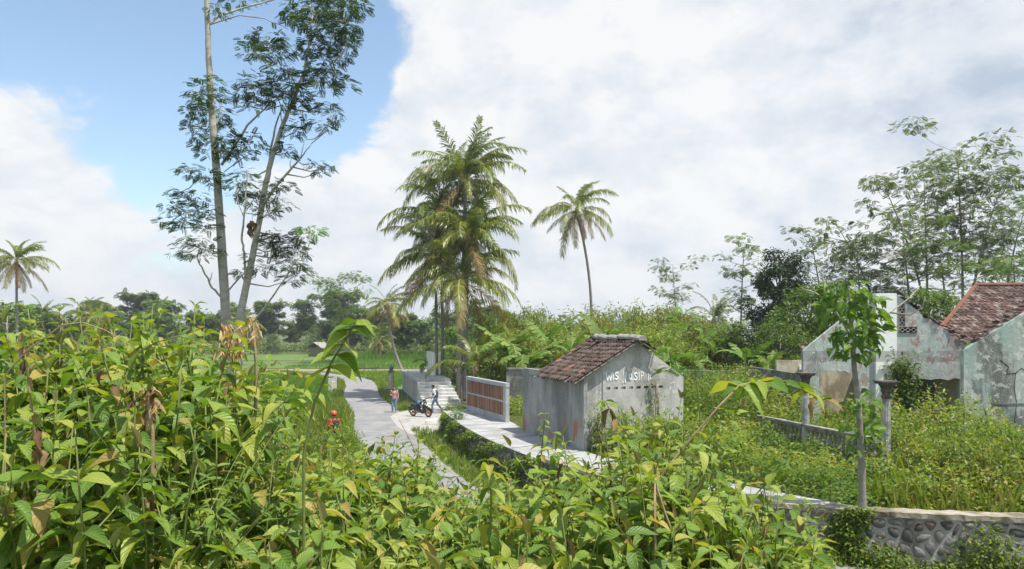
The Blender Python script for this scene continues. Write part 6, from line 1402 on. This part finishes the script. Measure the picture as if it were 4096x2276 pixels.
def shrub_plan(hh, lean, nb, lsz):
    """stems (paths) and leaves (pos, dir, size, age) of one shrub in local space"""
    stems, leaves = [], []
    def shoot(p0, d0, ln, r0, up, node, start):
        k = 7; pts = [p0]; d = d0.normalized()
        for i in range(k): d = (d + Vector((random.uniform(-.10, .10), random.uniform(-.10, .10), up))).normalized(); pts.append(pts[-1] + d * ln / k)
        stems.append((pts, [r0 * (1 - .75 * i / k) for i in range(k + 1)]))
        n = max(2, int(ln * (1 - start) / node)); a0 = random.uniform(0, 3.14)
        for j in range(n + 1):
            t = start + (1 - start) * j / n; i = min(int(t * k), k - 1); p = pts[i].lerp(pts[i + 1], t * k - i); tg = (pts[i + 1] - pts[i]).normalized()
            a = a0 + j * math.pi / 2 + random.uniform(-.3, .3); top = t > .93
            for s_ in (0, math.pi):
                sd = Vector((math.cos(a + s_), math.sin(a + s_), 0)); pitch = lerp(-.75, .25, t ** 1.5) + random.uniform(-.35, .3)
                dd = sd + Vector((0, 0, pitch)) + tg * (.9 if top else .15)
                leaves.append((p + sd * .01, dd, lsz * (.42 if top else lerp(1.1, .72, t)) * random.uniform(.75, 1.2), t))
        return pts
    main = shoot(Vector((0, 0, -.05)), Vector((lean[0], lean[1], 1)), hh, .006 + .003 * hh, .03, .085, .28)
    for b in range(nb):
        t = random.uniform(.3, .85); i = int(t * 7); p = main[min(i, 7)]; a = random.uniform(0, 6.28)
        shoot(p, Vector((math.cos(a), math.sin(a), .75)), hh * random.uniform(.22, .42), .005, .06, .075, .2)
    return stems, leaves
def shrub(label, group, x, y, hh, lean=(0, 0), nb=3, lsz=.13, wither=.03, z=None, keep=1.0):
    r = thing('leafy_shrub', label, 'shrub', (x, y, H(x, y) if z is None else z), 0, group); stems, leaves = shrub_plan(hh, lean, nb, lsz)
    m = MB()
    for pts, rr in stems: m.tube(pts, rr, 6)
    m.build('stem', 'green_stem', r, smooth=True)
    for (p, d, s_, t) in leaves:
        if random.random() > keep: continue
        if random.random() < wither: put_leaf(r, random.choice(WIT), p, Vector((d.x * .5, d.y * .5, -1)), s_ * .7, random.uniform(-1, 1), 'withered_leaf')
        elif t > .97 and random.random() < .25: put_leaf(r, BUD, p, d + Vector((0, 0, .8)), s_ * 1.2, 0, 'bud')
        else: put_leaf(r, LFS[random.randrange(6)], p, d, s_, random.uniform(-.45, .45))
    return r
SIL = [(-200, 1400), (0, 1410), (60, 1370), (130, 1330), (250, 1365), (380, 1350), (470, 1330), (570, 1270), (660, 1320), (760, 1355), (880, 1400), (960, 1410), (1050, 1360), (1110, 1440), (1150, 1550), (1190, 1660), (1260, 1740), (1330, 1770), (1420, 1765), (1480, 1735), (1600, 1730), (1690, 1735), (1740, 1830), (1780, 1915), (1860, 1920), (1900, 1890), (1960, 1850), (2050, 1800), (2130, 1810), (2200, 1850), (2300, 1900), (2400, 1830), (2500, 1760), (2600, 1790), (2700, 1830), (2800, 1910), (2900, 1930), (3000, 1920), (3150, 1940), (3250, 2050), (3330, 2250), (3400, 2330), (4300, 2500)]
sx_, sy_ = np.array([a for a, b in SIL]), np.array([b for a, b in SIL])
def sil(px): return float(np.interp(px, sx_, sy_))
def zone(px, Y):
    """where a shrub stands, in words one can find in the picture"""
    a = ('at the left edge' if px < 260 else 'below the left palms' if px < 620 else 'below the two pale trunks' if px < 1060 else 'between the pale trunks and the lane' if px < 1420 else 'below the lane and the parked motorbike' if px < 1760 else
         'below the brick screen' if px < 2080 else 'below the grey hut' if px < 2480 else 'below the right half of the hut' if px < 2800 else 'before the stone wall')
    b = 'in the front row' if Y < 3.3 else 'in the second row' if Y < 4.6 else 'in the middle rows' if Y < 6.4 else 'in the back rows'
    return 'broad-leaved shrub %s %s' % (b, a), 'thicket shrubs %s %s' % (b, a)
placed = []
def try_near(px, Y, drop, **kw):
    win = .17 * F / Y; x = (px - CX) / F * Y; z0 = H(x, Y); top = P(px, max(sil(px - win), sil(px), sil(px + win)) + drop, Y).z; hh = top - z0
    if hh < .28: return None
    hh = min(hh * 1.07, 2.4); placed.append((x, Y)); lab, grp = zone(px, Y)
    return shrub(lab, grp, x, Y, hh, (random.uniform(-.16, .16), random.uniform(-.16, .06)), nb=int(2 + hh * 2.6), lsz=.165 if Y < 4.6 else .15, **kw)
# front rows, nearest to the camera first
for Y, step, dr, pmax in ((2.75, 200, (240, 520), 3330), (3.2, 165, (90, 300), 3330), (3.5, 150, (0, 200), 1330), (3.9, 130, (30, 230), 3330), (4.3, 135, (0, 130), 1330), (4.8, 112, (10, 160), 3330), (5.7, 100, (0, 120), 3330), (6.8, 88, (0, 90), 3330)):
    px = -260 + random.uniform(0, step)
    while px < pmax:
        p2 = px + random.uniform(-30, 30); y2 = Y * random.uniform(.95, 1.05)
        if not (p2 > 2500 and Y < 3.0 and random.random() < .4): try_near(p2, y2, random.uniform(*dr), wither=.025 if p2 < 420 else (.035 if p2 > 2300 else .012), keep=.88)
        px += step * random.uniform(.75, 1.25)
for k in range(26): try_near(random.uniform(2230, 3230), random.uniform(3.7, 5.6), random.uniform(-90, 70), wither=.04, keep=.9)
for k in range(24): try_near(random.uniform(2330, 2820), random.uniform(3.8, 5.8), random.uniform(-190, 20), wither=.04, keep=.85)
for k in range(18): try_near(random.uniform(-100, 960), random.uniform(3.5, 5.2), random.uniform(-130, -10), wither=.02, keep=.85)
for k in range(14): try_near(random.uniform(1490, 1700), random.uniform(5.2, 7.2), random.uniform(-10, 110), wither=.02, keep=.9)

# a second, narrow-leaved weed along the bottom of the thicket
leafmat('narrow_leaf', [(0, (0.08, 0.17, 0.03)), (0.5, (0.16, 0.27, 0.05)), (0.9, (0.26, 0.34, 0.075)), (1, (0.40, 0.38, 0.12))], 0.35, 0.4, src='obj', vein=True)
NAR = [npmesh('narrow_leaf', *leaf_grid(5, 7, wd_, dr, .3, twist=tw, jag=.05, seed=i)[:2], 'narrow_leaf', smooth=True, uv=leaf_grid(5, 7)[2]) for i, (wd_, dr, tw) in enumerate(((.20, .5, .1), (.24, .9, -.2), (.18, .3, .3)))]
def narrow(px, Y, drop):
    global LFS
    keepL = LFS; LFS = NAR + NAR; x = (px - CX) / F * Y; z0 = H(x, Y); hh = P(px, sil(px) + drop, Y).z - z0; lab, grp = zone(px, Y)
    if .25 < hh: r = shrub(lab.replace('broad-leaved shrub', 'narrow-leaved weed'), grp.replace('shrubs', 'narrow-leaved weeds'), x, Y, min(hh, 1.4), (random.uniform(-.2, .2), random.uniform(-.2, .1)), nb=4, lsz=.13, wither=.0); r.name = 'narrow_weed'
    LFS = keepL
for k in range(34): narrow(random.choice([random.uniform(-100, 1300), random.uniform(500, 1200), random.uniform(1300, 3200)]), random.uniform(2.9, 5.2), random.uniform(120, 420))
# tufts of long grass standing in the thicket
leafmat('blade_leaf', [(0, (0.10, 0.19, 0.03)), (0.6, (0.20, 0.30, 0.05)), (1, (0.42, 0.38, 0.16))], 0.35, 0.45, src='obj')
GB = []
for i, bend in enumerate((.4, .8, 1.2)):
    V, Fq = [], []; n = 8; p = np.zeros(3); th = 1.5
    for j in range(n):
        t = j / (n - 1); wv = .012 * (1 - t) ** .6 + .0006; V += [(p[0], -wv, p[2]), (p[0], wv, p[2])]; th = 1.5 - bend * t ** 1.5; p = p + np.array([math.cos(th), 0, math.sin(th)]) / n
    for j in range(n - 1): Fq.append((2 * j, 2 * j + 1, 2 * j + 3, 2 * j + 2))
    GB.append(npmesh('blade', np.array(V), np.array(Fq), 'blade_leaf', smooth=True))
for k in range(22):
    px = random.uniform(100, 3100); Y = random.uniform(3.0, 6.0); x = (px - CX) / F * Y; z0 = H(x, Y); hh = min(1.5, P(px, sil(px) + random.uniform(20, 200), Y).z - z0); lab, grp = zone(px, Y)
    if hh < .3: continue
    r = thing('grass_tuft', lab.replace('broad-leaved shrub', 'tuft of long grass'), 'grass', (x, Y, z0), 0, grp.replace('shrubs', 'grass tufts'))
    for q in range(9): obj('blade', GB[q % 3], r, (random.uniform(-.05, .05), random.uniform(-.05, .05), 0), (0, random.uniform(-.2, .2), random.uniform(0, 6.28)), hh * random.uniform(.7, 1.15))

# further down the slope: the same shrub, leaves too small to tell apart
def shrub_joined(hh, nb, lsz, seed):
    random.seed(seed); stems, leaves = shrub_plan(hh, (0, 0), nb, lsz); m = MB()
    for pts, rr in stems: m.tube(pts, rr, 4)
    pos = np.array([tuple(p) for p, d, s_, t in leaves]); d = np.array([tuple(d) for p, d, s_, t in leaves]); s_ = np.array([q[2] for q in leaves])
    V, Fq, T = scatter(LOW_V, LOW_F, pos, frames(d, roll=rng.normal(0, .4, len(pos))), s_, rng.uniform(0, 1, len(pos)) ** 1.0)
    return m.mesh('stem', 'green_stem', smooth=True), npmesh('foliage', V, Fq, 'shrub_leaf_far', T, smooth=True)
SJ = [shrub_joined(1.0, 5, .15, 100 + i) for i in range(6)]
random.seed(99)
bulk = [[], []]
SJV = [(np.array([v.co[:] for v in b.vertices]), np.array([p.vertices[:] for p in b.polygons]), np.array([q.value for q in b.attributes['tint'].data])) for a, b in SJ]
for Y, step in ((7.4, 84), (8.1, 74), (8.9, 66), (9.7, 52), (10.5, 48), (11.3, 46), (12.2, 44), (13.2, 42), (14.4, 46), (15.8, 50), (17.5, 50), (19.5, 50), (22, 48), (25, 46), (28.5, 44)):
    px = -150 + random.uniform(0, step)
    while px < (3260 if Y < 12 else 2300):
        p2 = px + random.uniform(-20, 20); y2 = Y * random.uniform(.96, 1.04); x = (p2 - CX) / F * y2; z0 = H(x, y2); top = P(p2, max(sil(p2), sil(p2 - 40), sil(p2 + 40)) + random.uniform(0, 80), y2).z; hh = min(top - z0, random.uniform(1.1, 1.9) + (.2 if 1450 < p2 < 1740 else 0))
        px += step * random.uniform(.7, 1.3)
        if hh < .25 or (abs(x - xr(y2)) < 1.75 and y2 > 12.9) or (y2 > yw(x) - .3 and x > -3.6) or not (y2 < 13.4 or x < xr(y2)): continue
        k = random.randrange(6); wx = lerp(1, hh, .4)
        if Y < 7.9:
            lab, grp = zone(p2, y2); lab = lab.replace('in the back rows', 'on the lower slope'); grp = grp.replace('in the back rows', 'on the lower slope')
            r = thing('leafy_shrub', lab, 'shrub', (x, y2, z0), random.uniform(0, 6), grp); r.scale = (wx, wx, hh); obj('stem', SJ[k][0], r); obj('foliage', SJ[k][1], r)
        else:
            a = random.uniform(0, 6.28); v, f_, t_ = SJV[k]; c_, s_ = math.cos(a) * wx, math.sin(a) * wx
            bulk[0].append((np.stack([v[:, 0] * c_ - v[:, 1] * s_ + x, v[:, 0] * s_ + v[:, 1] * c_ + y2, v[:, 2] * hh + z0], 1), f_, t_))
V, Fq, T = joinnp(bulk[0]); tag(obj('slope_thicket', npmesh('slope_thicket', V, Fq, 'shrub_leaf_far', T, smooth=True)), 'mass of smaller shrubs at the foot of the slope beside the lane', 'thicket', kind='stuff')

# taller weeds and dead stalks in the yard
for k in range(44):
    for _ in range(20):
        x = random.uniform(4.0, 18); y = random.uniform(17.5, 31)
        if keep_yard(np.array([x]), np.array([y]))[0] and x - xwalk(y) > .7 and not in_hut(np.array([x]), np.array([y]), .5)[0] and not (y > 24 and x > 10.6) and not (7.5 < x < 10.6 and 19 < y < 27): break
    else: continue
    r = thing('yard_weed', 'broad-leaved weed standing above the tangle of the yard ' + ('near the hut' if x < 7.5 else 'in front of the ruin'), 'weed', (x, y, H(x, y)), random.uniform(0, 6), 'tall weeds of the yard ' + ('near the hut' if x < 7.5 else 'in front of the ruin')); q = random.randrange(6); sz = random.uniform(1.2, 2.1) * (.7 if x > 14.5 else 1); r.scale = (1.3, 1.3, sz); obj('stem', SJ[q][0], r); obj('foliage', SJ[q][1], r)
m = MB()
for k in range(420):
    x = random.uniform(3.5, 20); y = random.uniform(16.5, 33)
    if not keep_yard(np.array([x]), np.array([y]))[0] or in_hut(np.array([x]), np.array([y]), .3)[0]: continue
    h_ = float(yard_h(np.array([x]), np.array([y]))[0]) * random.uniform(.9, 1.35); z0 = H(x, y); dx, dy = random.uniform(-.5, .5), random.uniform(-.4, .4)
    m.tube([(x, y, z0), (x + dx * .4, y + dy * .4, z0 + h_ * .7), (x + dx, y + dy, z0 + h_ * random.uniform(.8, 1.05))], [.008, .006, .003], 3, cap=False)
tag(m.build('dry_stalks', 'dry_stem'), 'thin dead stalks sticking out of the yard weeds', 'dry stalks', kind='stuff')

# single tall stalks that stand out of the thicket
def stalk(label, pts, Y, leaves, stem='green_stem', r0=.007, name='leafy_stalk', nodes=6, lsz=.14, wither=.0, start=.3, cat='plant'):
    """stem following picture points at depth Y(+dy); leaf pairs along the upper part"""
    p3 = [P(a, b, Y + (q[0] if q else 0)) for a, b, *q in pts]; base = p3[0].copy(); base.z = H(base.x, base.y); r = thing(name, label, cat, base)
    path = [Vector((0, 0, -.05))] + [p - base for p in p3]; fine = []
    for i in range(len(path) - 1):
        for k in range(5): fine.append(path[i].lerp(path[i + 1], k / 5))
    fine.append(path[-1]); n = len(fine); m = MB(); m.tube(fine, [r0 * (1 - .7 * i / n) for i in range(n)], 6); m.build('stem', stem, r, smooth=True)
    a = random.uniform(0, 3)
    for j in range(leaves):
        t = start + (1 - start) * j / max(1, leaves - 1); i = min(int(t * (n - 1)), n - 2); p = fine[i].lerp(fine[i + 1], t * (n - 1) - i); a += 1.57 + random.uniform(-.3, .3)
        for s_ in (0, math.pi):
            d = Vector((math.cos(a + s_), math.sin(a + s_) * .8, lerp(-.8, .15, t) + random.uniform(-.3, .2)))
            sz = lsz * lerp(1.1, .6, t ** 2) * random.uniform(.8, 1.2)
            if random.random() < wither: put_leaf(r, random.choice(WIT), p, Vector((d.x * .4, d.y * .4, -1)), sz, random.uniform(-1, 1), 'withered_leaf')
            else: put_leaf(r, LFS[random.randrange(6)], p, d, sz, random.uniform(-.4, .4))
    return r
stalk('tall leafy stalk with curled leaves standing before the lane bend', [(1215, 1820), (1255, 1620), (1325, 1450), (1400, 1330), (1425, 1285)], 2.9, 7, lsz=.17, start=.58)
stalk('upright leafy shrub tip rising above the others at left', [(575, 1560), (570, 1450), (565, 1350), (560, 1290)], 3.6, 8, lsz=.13, start=.1)
stalk('withered stalk with brown curled leaves at the left edge', [(150, 1800), (125, 1620), (105, 1460), (90, 1330)], 3.1, 9, 'dry_stem', lsz=.10, wither=.55, start=.15)
stalk('shrub with a big clump of dry brown leaves below the pale trunks', [(600, 1850), (590, 1700), (595, 1580)], 3.1, 5, 'dry_stem', lsz=.11, wither=.7, start=.6)
stalk('thin leafy sprout standing up before the concrete walk', [(2150, 1960), (2165, 1820), (2175, 1720), (2180, 1655)], 5.2, 9, lsz=.10, start=.2)
stalk('yellowing leafy branch leaning left before the hut gable', [(2640, 1960), (2580, 1850), (2510, 1740), (2440, 1640), (2420, 1605)], 4.4, 11, 'dry_stem', lsz=.17, wither=.12, start=.15)
stalk('leafy shoot with a pointed bud before the walk edge', [(1960, 2150), (1965, 2000), (1960, 1880), (1950, 1840)], 3.4, 7, lsz=.14, start=.2)
stalk('long bare cane arching up to the right before the yard, leaves at its tip', [(2600, 1990), (2660, 1880), (2760, 1760), (2880, 1620), (2960, 1540, .1), (3060, 1520, .2), (3180, 1545, .3), (3290, 1600, .4)], 4.3, 13, 'dry_stem', .0085, lsz=.23, start=.62, wither=.12)
stalk('leafy shoot leaning right before the stone wall', [(2900, 2200), (2950, 2060), (3040, 1960), (3120, 1860), (3170, 1810)], 4.6, 9, lsz=.14, start=.3)
stalk('large-leaved shoot at the bottom edge before the stone wall', [(2850, 2420), (2845, 2300), (2840, 2200)], 3.0, 5, lsz=.17, start=.5)
stalk('thin brown dry cane leaning over the lane', [(1720, 1980), (1680, 1850), (1640, 1760), (1595, 1675)], 7.0, 0, 'dry_stem', .009, name='dry_cane')
stalk('thin pale cane slanting down in front of the stone wall', [(2620, 1930), (2660, 2050), (2700, 2160), (2740, 2240)], 3.6, 0, 'dry_stem', .008, name='dry_cane')
stalk('thin curling tan vine crossing the top of the left shrubs', [(20, 1500), (110, 1400), (250, 1300), (330, 1290), (420, 1320), (540, 1390)], 2.8, 0, 'dry_stem', .004, name='dry_vine')
stalk('thin green vine arching over the shrubs below the pale trunks', [(540, 1420), (620, 1370), (720, 1345), (800, 1365), (880, 1400)], 3.0, 0, 'green_stem', .004, name='green_vine')
# dead leaf clumps below the pale trunks
def dead_clump(label, px, py, Y, n, w_, h_, tan=True):
    c = P(px, py, Y); r = thing('dead_leaf_clump', label, 'dead leaves', (c.x, c.y, c.z)); m = MB(); m.tube([(0, 0, h_ * .6), (.02, 0, -h_), (.0, .02, H(c.x, c.y) - c.z)], [.008, .01, .012], 5); m.build('stem', 'dry_stem', r)
    for k in range(n):
        t = random.uniform(-1, 1); put_leaf(r, random.choice(TAN if tan else WIT), Vector((random.uniform(-w_, w_), random.uniform(-w_, w_) * .6, t * h_ * .6 + .05)), Vector((random.uniform(-1.1, 1.1), random.uniform(-.9, .9), -1)), random.uniform(.045, .085), random.uniform(-2, 2), 'withered_leaf')
dead_clump('hanging clump of tan dead leaves below the pale trunks', 925, 1390, 4.2, 95, .075, .15)
dead_clump('smaller strip of tan dead leaves right of the pale trunks', 1010, 1350, 4.0, 20, .025, .13)
dead_clump('crumpled brown leaf clump in the middle of the left shrubs', 590, 1640, 2.9, 18, .04, .09, False)


# ------------------------------------------------------------------ air
m = MB(); m.box(-700, 700, -30, 1100, -2, 60); hz = m.build('haze', 'chalk'); hz.data.materials.clear()
hm = bpy.data.materials.new('haze_air'); hm.use_nodes = True; hm.node_tree.nodes.clear()
pv = N(hm.node_tree, 'VolumePrincipled', {'Color': (0.86, 0.92, 1.0, 1), 'Density': 0.0004, 'Anisotropy': 0.2})
N(hm.node_tree, 'OutputMaterial', {'Volume': pv.outputs[0]}); hz.data.materials.append(hm)
tag(hz, 'thin pale air over the whole place', 'haze', kind='stuff')
